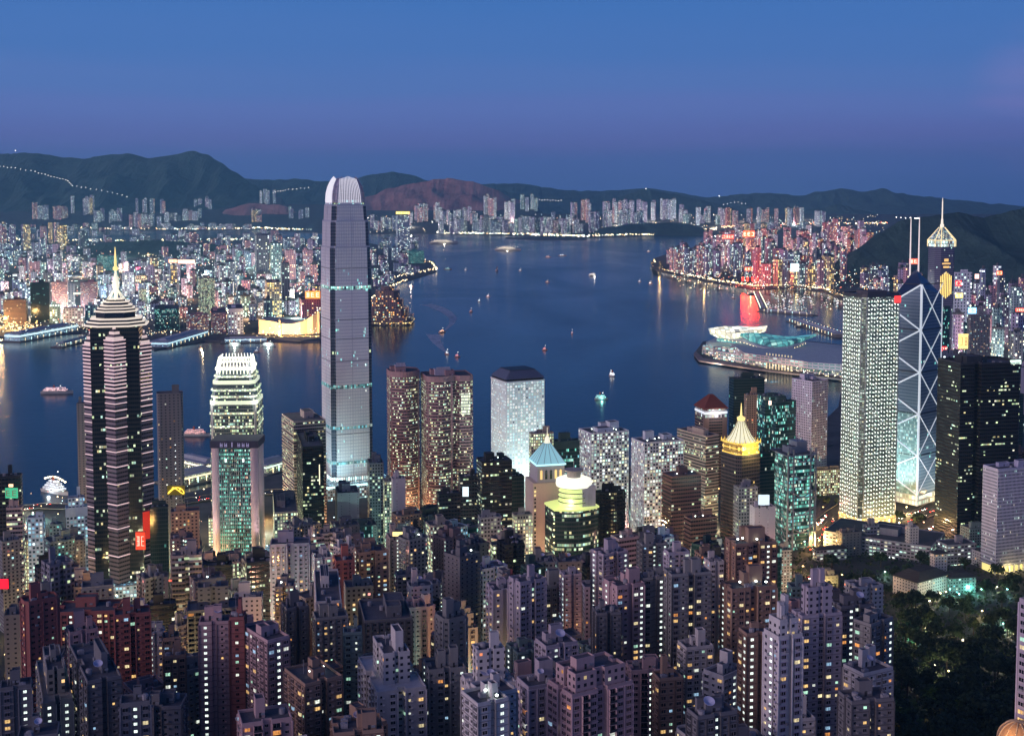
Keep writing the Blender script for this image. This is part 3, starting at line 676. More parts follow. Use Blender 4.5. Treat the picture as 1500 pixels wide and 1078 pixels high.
def tall_tower():
    """the tallest tower: tapering curtain wall, notched corners, crown of curved blades"""
    Y = 1557; c = atY(505, 262, Y + 30); zt = c.z; zg = 2.0; H = zt - zg
    root = empty('skyscraper', (c.x, Y + 30, zg), math.radians(24)); tag(root, 'tallest tower, tapering grey blue shaft with a crown of white curved blades', 'skyscraper'); reg(root, c.x, Y + 30, 64, 64, 468, 542, 252, 'landmark')
    m = facade('facade_tallest', (.80, .80, .84), (.56, .58, .66), 1.55, 4.2, .10, .18, .84, .15, TEAL, 1.2, .4, grough=.3, wrough=.5, patch=.22)
    m2 = facade('facade_tallest_notch', (.16, .18, .24), (.06, .08, .12), 2.2, 4.2, .05, .1, .9, .12, OFF, .9, .4)
    rim = paint('silver_fin', (.50, .52, .60), .35, .1, .1, .3)
    def plan(h, nt_=5.5):
        return [(-h + nt_, -h), (h - nt_, -h), (h - nt_, -h + nt_), (h, -h + nt_), (h, h - nt_), (h - nt_, h - nt_), (h - nt_, h), (-h + nt_, h), (-h + nt_, h - nt_), (-h, h - nt_), (-h, -h + nt_), (-h + nt_, -h + nt_)]
    lv = [(0, 27.5), (.14, 27.5), (.62, 27.2), (.785, 26.4), (.785, 25.4), (.865, 24.8), (.865, 23.6), (.915, 22.6), (.915, 21.8), (.95, 20.8)]
    for k in range(len(lv) - 1):
        (a, ra), (b_, rb) = lv[k], lv[k + 1]
        if a == b_:
            t = MB(); t.face([(x, y, a * H) for x, y in plan(ra)]); t.parapet(plan(ra), a * H, 2.2, .5); t.build('setback_terrace', rim, root); continue
        mb = MB(); P0, P1 = plan(ra), plan(rb); n = len(P0)
        for i in range(n):
            pa, pb, pc, pd = P0[i], P0[(i + 1) % n], P1[(i + 1) % n], P1[i]; l = math.hypot(pb[0] - pa[0], pb[1] - pa[1])
            mb.face([(*pa, a * H), (*pb, a * H), (*pc, b_ * H), (*pd, b_ * H)], [(0, a * H), (l, a * H), (l, b_ * H), (0, b_ * H)], 1 if l < 8 else 0)
        mb.build('wall', [m, m2], root)
    def rad(f):
        for (a, ra), (b_, rb) in zip(lv, lv[1:]):
            if a <= f <= b_ and b_ > a: return ra + (rb - ra) * (f - a) / (b_ - a)
        return 20
    # vertical fins
    fb = MB()
    for k in range(-6, 7):
        for sx in range(4):
            ang = sx * math.pi / 2; c_, s_ = math.cos(ang), math.sin(ang)
            for a, b_ in ((0, .785), (.785, .865), (.865, .915)):
                ra, rb = rad(a + .001), rad(b_ - .001); off = k * (ra - 6.5) / 6
                p = (off, -ra - .15, a * H); q = (off * rb / ra, -rb - .15, b_ * H)
                w = .6 if k == 0 else .3
                R2 = lambda p_: (p_[0] * c_ - p_[1] * s_, p_[0] * s_ + p_[1] * c_, p_[2])
                fb.tube(R2(p), R2(q), w, 4)
    fb.build('facade_fin', rim, root)
    # lit plant floors
    for f, st, col in ((.655, 1.2, (.45, 1, .85)), (.345, .7, (.3, .9, .85)), (.215, .7, (.25, .8, .95)), (.105, .7, (.3, .85, .95))):
        b = MB(); r = rad(f); b.ring(plan(r), f * H, f * H + 4.2, .3); b.build('plant_floor_band', facade('plant_band_%d' % int(f * 1000), (.2, .3, .34), (.1, .2, .2), 2.4, 4.2, .12, .1, .9, .72, [tuple(c * .9 for c in col), col, (.8, 1, .9), col, col, (1, 1, .8)], st, .1), root)
    for f in (.2, .43, .5, .56, .72):
        b = MB(); r = rad(f); b.ring(plan(r), f * H, f * H + .9, .25); b.build('floor_band', paint('grey_line', (.2, .21, .26)), root)
    # lobby
    b = MB(); b.prism(plan(29), 0, 4, cap=True); b.ring(plan(27.8), 4, 26, .6); b.build('lobby', facade('lobby_tallest', (.2, .3, .34), (.2, .3, .3), 3, 7, .16, .1, .9, .9, [(.7, 1, 1), (.8, 1, .95), (.6, .95, 1), (1, 1, .9), (.7, 1, .95), (1, .95, .8)], 2.0, 0), root)
    # crown: blades curve inwards over a stepped shell
    for j in range(6):
        t0, t1 = j / 6, (j + 1) / 6; r0, r1 = (21.3 - 7.2 * t ** 2.6 for t in (t0, t1)); sh_ = MB(); sh_.prism(plan(r0, 4), (.925 + .075 * t0) * H, (.925 + .075 * t1) * H, poly2=plan(r1, 4)); sh_.build('crown_shell', paint('crown_shell', (.42, .40, .50), .5), root)
    core = MB(); core.prism(plan(17), .93 * H, .985 * H); core.build('crown_core', paint('crown_core', (.30, .28, .34), .6), root)
    for sx in range(4):
        ang = sx * math.pi / 2; c_, s_ = math.cos(ang), math.sin(ang)
        for k in range(-6, 7):
            b = MB(); prev = None
            for j in range(9):
                t = j / 8; z = (.925 + .082 * t) * H; r = 21.8 - 7.2 * t ** 2.6 + 0.0
                off = k * 2.35 * (1 - .26 * t ** 2); x, y = off, -r
                cur = (x * c_ - y * s_, x * s_ + y * c_, z - abs(k) * .55 * t)
                if prev: b.tube(prev, cur, .46, 4, 0)
                prev = cur
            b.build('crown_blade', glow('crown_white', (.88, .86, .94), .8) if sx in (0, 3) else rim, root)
    b = MB()
    for z, r in ((.932, 21.6), (.955, 21.0), (.975, 19.4)): b.ring(rect(2 * r - 3, 2 * r - 3), z * H, z * H + .7, 1.2)
    b.build('crown_ring', rim, root)
    # podium
    b = MB(); b.prism(rect(96, 84), 0, 20); b.build('podium', S('blue_lit')[0], root)
    b = MB(); b.ring(rect(96, 84), 17, 19.6, 1.0); b.build('podium_canopy', glow('podium_line', (.6, 1, .95), 1.6), root)
    spot('uplight', root, (-60, -70, 22), (-5, -25, 70), 3e5, (.55, .95, 1), 70)
tall_tower()

def crowned_pair():
    """shorter sibling with a bright toothed crown"""
    Y = 1432; c = atY(346, 530, Y + 28); zg = 3.; H = c.z - zg + 8
    root = empty('skyscraper', (c.x, Y + 28, zg), math.radians(4)); tag(root, 'shorter tower with a dazzling white toothed crown and stepped shoulders', 'skyscraper'); reg(root, c.x, Y + 28, 58, 58, 309, 383, 520, 'landmark')
    m = facade('facade_crowned', (.10, .12, .13), (.02, .04, .05), 2.0, 4.0, .08, .2, .8, .38, OFF, 1.0, .55, patch=.6)
    lv = [(0, 28), (.72, 28), (.72, 26.5), (.84, 24.8), (.84, 22.5), (.93, 20.2)]
    for (a, ra), (b_, rb) in zip(lv, lv[1:]):
        if a == b_:
            t = MB(); t.prism(chamf(2 * ra, 2 * ra, 6), a * H, a * H + 1.5); t.parapet(chamf(2 * ra, 2 * ra, 6), a * H + 1.5, 3.0, .6); t.build('shoulder_band', glow('crown_band_light', (.9, 1, .75), .75), root)
        else:
            b = MB(); b.prism(chamf(2 * ra, 2 * ra, 6), a * H, b_ * H, poly2=chamf(2 * rb, 2 * rb, 6)); b.build('wall', m, root)
    for f in (.30, .46, .58, .66, .76, .80, .88):
        b = MB(); r = 28 if f < .72 else (26.3 if f < .84 else 23.3); b.ring(chamf(2 * r, 2 * r, 6), f * H, f * H + 2.2, .5); b.build('floor_band', facade('crowned_band', (.5, .52, .5), (.3, .3, .3), 3, 2.2, .1, .05, .95, .85, OFF, 1.6, .1) if f > .55 else STEEL(), root)
    for sx, sy in ((-1, -1), (1, -1), (1, 1), (-1, 1)):
        b = MB(); b.tube((sx * 24.5, sy * 24.5, 0), (sx * 24.5, sy * 24.5, .72 * H), 2.4, 6); b.tube((sx * 23, sy * 23, .72 * H), (sx * 17, sy * 17, .97 * H), 1.8, 6); b.build('corner_column', STEEL(), root)
    cr = glow('crown_bright', (1, 1, .78), 1.7)
    for sx in range(4):
        ang = sx * math.pi / 2; c_, s_ = math.cos(ang), math.sin(ang)
        for k in range(-4, 5):
            b = MB(); prev = None
            for j in range(5):
                t = j / 4; z = (.90 + .10 * t) * H; r = 20.6 - 2.6 * t ** 2.0; x, y = k * 4.1 * (1 - .12 * t), -r
                cur = (x * c_ - y * s_, x * s_ + y * c_, z)
                if prev: b.tube(prev, cur, .62, 4)
                prev = cur
            b.build('crown_tooth', cr, root)
    b = MB(); b.ring(rect(40, 40), .925 * H, .94 * H, 1.4); b.ring(rect(36, 36), .968 * H, .978 * H, 1.0); b.build('crown_ring', cr, root)
    b = MB(); b.prism(rect(34, 34), .9 * H, .95 * H); b.build('crown_core', paint('crown_core', (.30, .28, .34), .6), root)
    point('crown_lamp', root, (-20, -32, .95 * H), 2.5e4, (1, 1, .8), 2); point('crown_lamp', root, (20, -32, .95 * H), 2.5e4, (1, 1, .8), 2)
    for sx in (-1, 1): point('shoulder_lamp', root, (sx * 31, -31, .74 * H), 1.6e4, (1, 1, .8), 1.5)
crowned_pair()

def bank_slab():
    root, w, d, H, zg = place(309, 309, 378, 645, 1250, 0, 'bank_tower', 'bank tower with green striped screen between two fat pink-white round columns', 'tower')
    d = 34; pink = paint('round_column', (.60, .46, .50), .6, .08, .05)
    m = facade('facade_green_screen', (.03, .06, .06), (.02, .10, .09), 1.55, 4.0, .16, .30, .82, .62, [(.15, .62, .48), (.2, .75, .58), (.12, .5, .42), (.3, .85, .7), (.6, 1, .85), (1, .6, .4)], 1.25, .5, patch=.3)
    b = MB(); b.prism(rect(w - 10, d - 4), 0, H - 8); b.build('wall', m, root)
    for sx in (-1, 1):
        b = MB(); b.lathe([(4.6, 0), (4.6, H - 6), (0, H - 6)], 20, 0, sx * (w / 2 - 4.6), -d / 2 + 4.6); b.lathe([(4.6, 0), (4.6, H - 6), (0, H - 6)], 20, 0, sx * (w / 2 - 4.6), d / 2 - 4.6); b.build('corner_column', pink, root)
    b = MB()
    for k in range(15): b.box(-w / 2 + 10.5 + k * (w - 21) / 14, -d / 2 + 1.6, 0, .45, 1.0, H - 10)
    b.build('facade_fin', STEEL(), root)
    b = MB()
    for f in range(int(H / 4)): b.box(0, -d / 2 + 1.9, f * 4, w - 12, .5, 1.2)
    b.build('floor_band', paint('screen_band', (.14, .24, .23), .5), root)
    b = MB(); b.box(0, 0, H - 7.5, w + 1, d + 1, 7.5); b.build('crown', paint('purple_black', (.05, .045, .08), .6), root)
    b = MB()
    for k in (-13, -8.5, 5, 9.5, 14): b.box(k, -d / 2 - .6, H - 6, 3, .2, .5); b.box(k, -d / 2 - .6, H - 4.4, 2.6, .2, .5); b.box(k - .9, -d / 2 - .6, H - 6, .5, .2, 4); b.box(k + .9, -d / 2 - .6, H - 5.4, .5, .2, 3)
    b.box(-2, -d / 2 - .6, H - 6.4, .9, .2, 5)
    b.build('sign', glow('sign_mauve', (.35, .32, .55), .8), root)
    b = MB(); b.box(0, 4, 0, w + 16, d + 16, 14); b.build('podium', S('blue_lit')[0], root)
    for k in (-9, 9):
        b = MB(); b.box(k, -d / 2 + .9, H - 22, 1.6, .4, 3.2); b.build('window', glow('lamp_white', (.9, 1, .95), 3), root)
    spot('floodlight', root, (-w / 2 - 14, -48, 10), (-w / 2 + 4, -d / 2, 90), 1.3e5, (1, .78, .8), 60); spot('floodlight', root, (w / 2 + 14, -48, 10), (w / 2 - 4, -d / 2, 90), 1.3e5, (1, .78, .8), 60)
bank_slab()

def stepped_tower():
    """star plan tower with neon bands and gilded spire"""
    Y = 1116; c = atY(171, 475, Y + 30); zg = ground(c.x, Y) - 2; H = c.z - zg
    root = empty('skyscraper', (c.x, Y + 30, zg), math.radians(12)); tag(root, 'dark star-plan tower with pink neon bands, stepped pyramid top and gold spire', 'skyscraper'); reg(root, c.x, Y + 30, 64, 64, 120, 226, 437, 'landmark')
    m = facade('facade_star_dark', (.012, .02, .024), (.01, .02, .028), 1.9, 4.0, .06, .2, .78, .30, OFF, 1.0, .55, patch=.5)
    mb_ = facade('facade_star_prism', (.20, .17, .20), (.02, .02, .03), 2.0, 4.0, .06, .38, .80, .15, OFF, .9, .5)
    neon = glow('neon_pink', (1, .72, .74), .82)
    b = MB(); b.prism(rect(43, 43), 0, H); b.build('wall', m, root)
    # the turned square: four prisms, each to its own height
    hs = []
    for k in range(4):
        a = -math.pi / 2 + k * math.pi / 2
        # prism tip direction
        tip = 30.5; half = 9.5; ca, sa = math.cos(a), math.sin(a)
        pl = [(21.3 * ca + half * sa, 21.3 * sa - half * ca), (tip * .93 * ca + half * .42 * sa, tip * .93 * sa - half * .42 * ca), (tip * .93 * ca - half * .42 * sa, tip * .93 * sa + half * .42 * ca), (21.3 * ca - half * sa, 21.3 * sa + half * ca)]
        pl = [pl[0], (tip * ca + .01 * sa, tip * sa - .01 * ca), pl[3], (20 * ca, 20 * sa)]
        top = H * (.955 if k % 2 == 0 else .93)
        b = MB(); b.prism(pl, 0, top); b.build('corner_prism', mb_, root)
        # small stepped cap
        for q in range(5):
            b = MB(); s_ = 1 - .17 * (q + 1); cx, cyy = 24 * ca, 24 * sa; pq = [(cx + (x - cx) * s_, cyy + (y - cyy) * s_) for x, y in pl]
            b.prism(pq, top + q * 2.4, top + q * 2.4 + 2.4); b.build('prism_cap', glow('neon_cap', (.8, .62, .6), .8) if q % 2 == 0 else mb_, root)
        z = top - 1.0; step = 3.4; i = 0
        while z > 5:
            b = MB(); b.ring(pl, z, z + (.95 if i < 16 else .7), .4); b.build('neon_band', neon, root)
            i += 1
            if i > 13: step *= 1.17
            z -= step
    lv = [(27.5, 0), (29, 3.0), (25, 6.2), (24, 9.4), (17.5, 13), (16.5, 16), (11, 19.5), (9, 22), (5, 24)]
    r0 = 31.5
    # stepped pyramid
    z = H; steps = [(28, 1.5, 1), (26.5, 1.6, 0), (25.3, 1.2, 1), (24, 1.7, 0), (22.5, 1.2, 1), (17.5, 5.5, 0), (19, 1.3, 1), (17.5, 1.4, 0), (16.3, 1.1, 1), (15, 1.4, 0), (14, 1, 1), (11, 2.2, 0), (12, 1, 1), (8.5, 1.4, 0), (7, .8, 1)]
    for r_, h, n_ in steps:
        b = MB(); b.prism(chamf(2 * r_, 2 * r_, r_ * .5), z, z + h); b.build('pyramid_step', glow('neon_cream', (1, .86, .72), .8) if n_ else GLASSD(), root); z += h
    gold = glow('gold_spire', (1, .80, .30), 1.1); g2 = glow('cream_spire', (1, .95, .75), .9)
    b = MB()
    for k in range(8):
        a = k * math.pi / 4; b.tube((8.5 * math.cos(a), 8.5 * math.sin(a), z - 1), (1.5 * math.cos(a), 1.5 * math.sin(a), z + 9), .35, 5)
    b.build('spire_strut', g2, root)
    zs = atY(173, 362, Y + 30).z - zg
    b = MB(); b.lathe([(1.4, z), (2.2, z + 8), (3.3, z + 12), (2.6, z + 17), (1.0, z + 24), (.9, z + 26)], 10); b.build('spire_base', g2, root)
    b = MB(); b.lathe([(1.0, z + 26), (2.4, z + 27), (2.4, z + 29), (1.2, z + 30), (1.0, zs - 12), (.3, zs), (0, zs)], 8); b.build('spire', gold, root)
    point('spire_lamp', root, (-6, -8, z + 8), 9e3, (1, .9, .6), 1)
    b = MB(); b.prism(rect(70, 70), 0, 18); b.build('podium', S('blue_lit')[0], root)
    b = MB(); b.box(0, 0, 0, 14, .5, 26); b.box(0, -.3, 3, 9, .3, 2); b.box(0, -.3, 12, 10, .3, 2)
    o = b.build('red_sign', glow('sign_red', (1, .06, .03), .5), root, (26, -15.5, 56)); o.rotation_euler = (0, 0, math.radians(35))
stepped_tower()

def bowed_pair():
    for xl, xr, yt, lab, X3 in ((563, 619, 549, 'left one of two rounded pinkish banded towers by the water', 0), (618, 691, 552, 'right one of two rounded pinkish banded towers by the water', 1)):
        root, w, d, H, zg = place(xl, xl + (6 if X3 else 12), xr, yt, 1455 + 10 * X3, 14, 'office_tower', lab, 'tower', group='rounded pinkish banded twin towers')
        d = w * .95 if not X3 else w * .8
        poly = bow(w, d, 10, .32) if not X3 else [(-w/2, -d/2 + 6)] + [(-w/2 + w*.58*i/7, -d/2 - math.sin(math.pi*i/7)*7 + 4) for i in range(1, 8)] + [(w*.12, -d/2 + 5), (w*.2, -d/2 - 1), (w/2 - 4, -d/2 - 1), (w/2, -d/2 + 3), (w/2, d/2), (-w/2, d/2)]
        mat, cw, fh, wl = S('pink_band'); wm = paint('wall_pink_granite', (.33, .20, .21), .6, .12, .05)
        b = MB(); b.prism(poly, 0, H - 5, v0=(H - 5) % fh); b.build('wall', mat, root)
        b = MB(); k = int((H - 5) / fh)
        for i in range(k): b.ring(poly, (H - 5) % fh + i * fh - .6, (H - 5) % fh + i * fh + 1.1, .5)
        b.build('floor_band', wm, root)
        b = MB(); b.prism(grow(poly, .5), H - 6, H); b.parapet(grow(poly, .5), H, 1.2, .5); b.build('crown_band', wm, root)
        roofscape(root, poly, H, w, d, mat, wm)
        b = MB(); b.box(-w * .1, 0, 0, w * .35, d * .3, 7); b.box(-w * .1, -d * .15, 7, w * .3, .5, 3); b.build('plant_room', paint('plant_grey', (.42, .40, .48), .6), root, (0, 0, H))
        b = MB()
        for xx in (-w / 2 + 2, w / 2 - 2, w * .02): b.box(xx, poly[0][1] - 1.5 if abs(xx) > w * .3 else -d / 2 - 3, 0, 2.0, 2.0, H - 6)
        b.build('pier', wm, root)
        if X3:
            b = MB(); b.box(w * .33, -d / 2 - 1.6, H - 46, 11, .4, 26); b.build('lit_atrium', facade('lit_atrium', (.5, .52, .45), (.5, .5, .4), 1.6, 3.7, .05, .2, .85, .95, [(.9, 1, .7)] * 6, 1.4, 0), root)
bowed_pair()

def round_window_tower():
    root, w, d, H, zg = place(719, 741, 798, 560, 1440, 24, 'office_tower', 'white tower with hundreds of round windows and a dark hipped roof', 'tower')
    m = facade('facade_round', (.66, .72, .76), (.16, .22, .26), 3.5, 3.55, .33, 0, 1, .90, [(.75, 1, .9), (.9, 1, .95), (.6, .95, 1), (.85, 1, 1), (1, 1, .8), (1, .95, .8)], 1.0, .25, shape='circle', wvar=.05)
    poly = chamf(w, d, 1.2); wm = paint('white_aluminium', (.66, .70, .74), .5, .05, .05)
    b = MB(); b.prism(poly, 0, H); b.build('wall', m, root)
    b = MB(); b.ring(poly, 0, .01, .5)
    n = len(poly)
    for i in range(n):
        a, c = poly[i], poly[(i + 1) % n]; l = math.hypot(c[0] - a[0], c[1] - a[1])
        if l < 5: continue
        k = int(l / 3.5); ang = math.atan2(c[1] - a[1], c[0] - a[0])
        for q in range(k + 1): t = q * 3.5 / l; b.box(a[0] + (c[0] - a[0]) * t, a[1] + (c[1] - a[1]) * t, 0, .3, .5, H, ang)
    b.build('facade_rib', wm, root)
    b = MB(); b.ring(poly, H - 1.5, H + .5, .8); b.build('cornice', wm, root)
    b = MB(); b.prism(grow(poly, -1), H, H + 3); b.build('attic', facade('attic_dark', (.03, .03, .04), (.02, .02, .03), 3.5, 3, .2, .3, .9, .22, WARM, 1.8, .3), root)
    b = MB(); b.prism(grow(poly, .6), H + 3, H + 12, poly2=[(x * .66, y * .66) for x, y in poly], cap=False); b.build('roof', paint('slate_roof', (.13, .14, .20), .45, .1, .1, .2), root)
    b = MB(); pl = [(x * .66, y * .66) for x, y in poly]; b.prism(pl, H + 12, H + 12.6); b.build('roof_deck', DARK(), root)
    for px_, py_ in ((-w / 2 - 20, -d / 2 - 20), (w / 2 + 15, -d / 2 - 30), (0, -d / 2 - 36)):
        spot('floodlight', root, (px_, py_, 20), (px_ * .35, -d / 2 if py_ < -d / 2 - 21 else 0, 120), 2.2e5, (.8, 1, 1), 80)
round_window_tower()

def starlit_tower():
    root, w, d, H, zg = place(1232, 1266, 1322, 434, 1407, 22, 'office_tower', 'huge square tower studded from top to bottom with rows of white star lamps', 'skyscraper')
    m = facade('facade_star_grid', (.20, .26, .21), (.08, .13, .10), 2.4, 2.4, .14, .2, .75, .52, COOL, .85, .3, patch=.3)
    c = 4.5; poly = chamf(w, d, c)
    b = MB(); b.prism(poly, 0, H); b.build('wall', m, root)
    bd = MB(); k = int(H / 4.8)
    for i in range(k): bd.ring(poly, i * 4.8 + 2.9, i * 4.8 + 3.7, .3)
    bd.build('floor_band', paint('steel_dark', (.10, .10, .11), .35, .1, .1, .5), root)
    n = len(poly); cnt = 0; allp = []
    for i in range(n):
        a, q = poly[i], poly[(i + 1) % n]; l = math.hypot(q[0] - a[0], q[1] - a[1])
        nx, ny = (q[1] - a[1]) / l, -(q[0] - a[0]) / l
        if ny > .1 or nx > .5: continue
        mm = max(1, round(l / 4.3)); ang = math.atan2(q[1] - a[1], q[0] - a[0])
        for f in range(k):
            for t in range(mm): 
                if l > 8: allp.append((a[0] + (q[0] - a[0]) * (t + .5) / mm + nx * .5, a[1] + (q[1] - a[1]) * (t + .5) / mm + ny * .5, f * 4.8 + .6 + (.9 if t % 2 else 0), ang))
    lm = MB(); lm.face([(-1.2, -.12, 1.9), (-.1, -.12, 0), (.35, -.12, 0), (.9, -.12, 1.5)]); lm.box(0, -.02, -.3, .8, .3, .3, 0, 1)
    allp.sort(key=lambda t: -t[2]); mats = [glow('star_lamp', (.92, 1, .90), 3.2, .5), DARK()]; me = lm.mesh('star_lamp', mats); rest = MB()
    for j, (x, y, z, ang) in enumerate(allp):
        if j < 100:
            o = bpy.data.objects.new('star_lamp', me); COL.objects.link(o); o.parent = root; o.location = (x, y, z); o.rotation_euler = (0, 0, ang)
        else:
            s0 = len(rest.v)
            for fc, mi_ in zip(lm.f, lm.m): rest.face([lm.v[i] for i in fc], None, mi_)
            rest.xform(Matrix.Translation((x, y, z)) @ Matrix.Rotation(ang, 4, 'Z'), s0)
    tag(rest.build('star_lamp', mats, root), kind='stuff')
    for (x, y) in poly:
        if y < d / 2 - 6 or x < 0:
            b = MB(); b.tube((x, y, 0), (x, y, H), .4, 6); b.build('corner_fin', STEEL(), root)
    b = MB(); b.prism(grow(poly, .4), H - 2, H + .6); b.parapet(grow(poly, .4), H + .6, 1.4, .5); b.build('crown_band', paint('steel_dark', (.10, .10, .11)), root)
    b = MB(); b.box(0, 0, 0, w * .5, d * .5, 4); b.build('plant_room', CON(), root, (0, 0, H + .6))
    b = MB(); b.box(0, 0, 0, 9, .6, 8); b.lathe([(3, 3)], 6); b.build('sign', glow('sign_red2', (1, .05, .05), 1.6), root, (w / 2 - 7.5, -d / 2 - .9, H - 9))
    b = MB(); b.prism(grow(poly, 1), 0, 12); b.build('lobby', facade('lobby_gold', (.3, .28, .2), (.4, .35, .2), 3, 9, .1, .05, .95, .95, GOLD, 1.5, 0), root)
starlit_tower()

def braced_tower():
    """glass prism of triangular shafts with white zigzag bracing and two masts"""
    Y = 1491; zg = 8.; 
    C0b, C0t = atY(1341, 742, Y), atY(1353, 417, Y)
    K = math.radians(40)
    x0 = atY(1347, 560, Y).x
    s_ = 47.0; root = empty('skyscraper', (x0, Y, zg), K); tag(root, 'glass prism tower crossed by white diagonal braces with twin masts', 'skyscraper'); reg(root, x0, Y + 30, 62, 62, 1310, 1382, 395, 'landmark')
    zt = lambda py: atY(1350, py, Y).z - zg
    # local: front corner at origin, right face along +x (depth y), left face along +y
    A, B_, Cc, D_ = (0, 0), (s_, 0), (s_, s_), (0, s_); O = (s_ / 2, s_ / 2)
    def shaft(tri, hs, m, rm):
        b = MB(); n = 3
        for i in range(n):
            p, q = tri[i], tri[(i + 1) % n]; l = math.hypot(q[0] - p[0], q[1] - p[1])
            b.face([(*p, 0), (*q, 0), (*q, hs[(i + 1) % n]), (*p, hs[i])], [(0, 0), (l, 0), (l, hs[(i + 1) % n]), (0, hs[i])], 0)
        b.face([(*tri[i], hs[i]) for i in range(n)], None, 1); b.build('glass_shaft', [m, rm], root)
    g1 = facade('facade_prism_dark', (.20, .27, .34), (.12, .18, .25), 2.0, 4.0, .04, .22, .84, .16, TEAL, .8, .6, grough=.1, wrough=.25, patch=.4)
    g2 = facade('facade_prism_lit', (.22, .36, .38), (.16, .30, .32), 1.7, 4.0, .06, .2, .9, .45, [(.6, 1, .95), (.7, 1, 1), (.5, .9, .85), (.8, 1, .9), (.9, 1, 1), (1, 1, .8)], .55, .4, grough=.2, wrough=.4)
    rm = paint('prism_roof', (.04, .06, .12), .25, .1, .1, .3)
    ztop = zt(396); zr = zt(428)
    shaft([A, B_, O], [zt(420), zt(436), ztop], g1, rm)
    shaft([B_, Cc, O], [zt(436), zt(436), ztop], g1, rm)
    shaft([Cc, D_, O], [zt(520), zt(540), zt(500)], g1, rm)
    shaft([D_, A, O], [zt(450), zt(418), ztop], g1, rm)
    # lit lower panel of the left face, 2 cm proud
    b = MB(); zl = zt(606); b.face([(-.25, s_, 0), (-.25, 0, 0), (-.25, 0, zl), (-.25, s_, zl)], [(0, 0), (s_, 0), (s_, zl), (0, zl)]); b.build('lit_panel', g2, root)
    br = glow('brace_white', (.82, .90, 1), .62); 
    lev = [742, 668, 607, 546, 484, 417]; zs = [max(0, zt(v)) for v in lev]; zs[0] = 14
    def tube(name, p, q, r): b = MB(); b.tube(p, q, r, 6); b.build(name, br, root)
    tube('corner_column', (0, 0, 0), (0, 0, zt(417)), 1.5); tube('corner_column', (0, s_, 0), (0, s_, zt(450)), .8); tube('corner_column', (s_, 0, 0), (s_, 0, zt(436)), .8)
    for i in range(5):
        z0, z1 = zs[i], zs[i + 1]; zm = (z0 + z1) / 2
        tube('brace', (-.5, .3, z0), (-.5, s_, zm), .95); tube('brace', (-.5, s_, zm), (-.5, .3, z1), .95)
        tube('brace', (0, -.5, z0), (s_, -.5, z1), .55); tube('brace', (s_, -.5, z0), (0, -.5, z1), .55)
    for f in zs[1:]:
        b = MB(); b.box(s_ / 2, -.3, f - .5, s_, .5, 1.0); b.box(-.3, s_ / 2, f - .5, .5, s_, 1.0); b.build('floor_band', DARK(), root)
    for ox, oy in ((O[0] - 3, O[1] + 6), (O[0] + 3, O[1] - 2)):
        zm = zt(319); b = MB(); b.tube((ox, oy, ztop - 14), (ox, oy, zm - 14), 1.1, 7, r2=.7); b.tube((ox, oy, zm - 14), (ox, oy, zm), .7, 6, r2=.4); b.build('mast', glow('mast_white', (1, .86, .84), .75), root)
    b = MB(); b.prism([(-1.2, -1.2), (s_ + 1, -1.2), (s_ + 1, s_ + 1), (-1.2, s_ + 1)], 0, 13, cap=True); b.build('base', facade('prism_base', (.5, .58, .62), (.4, .5, .5), 4.2, 6.5, .14, .2, .8, .9, COOL, 1.1, 0), root)
    spot('uplight', root, (-55, 20, 6), (0, 25, 70), 5e5, (.75, 1, 1), 70); spot('uplight', root, (20, -60, 6), (25, 0, 40), 1.6e5, (.8, 1, 1), 60)
    spot('corner_uplight', root, (-26, -30, 4), (0, 0, 60), 1.5e5, (.85, 1, 1), 50)
braced_tower()

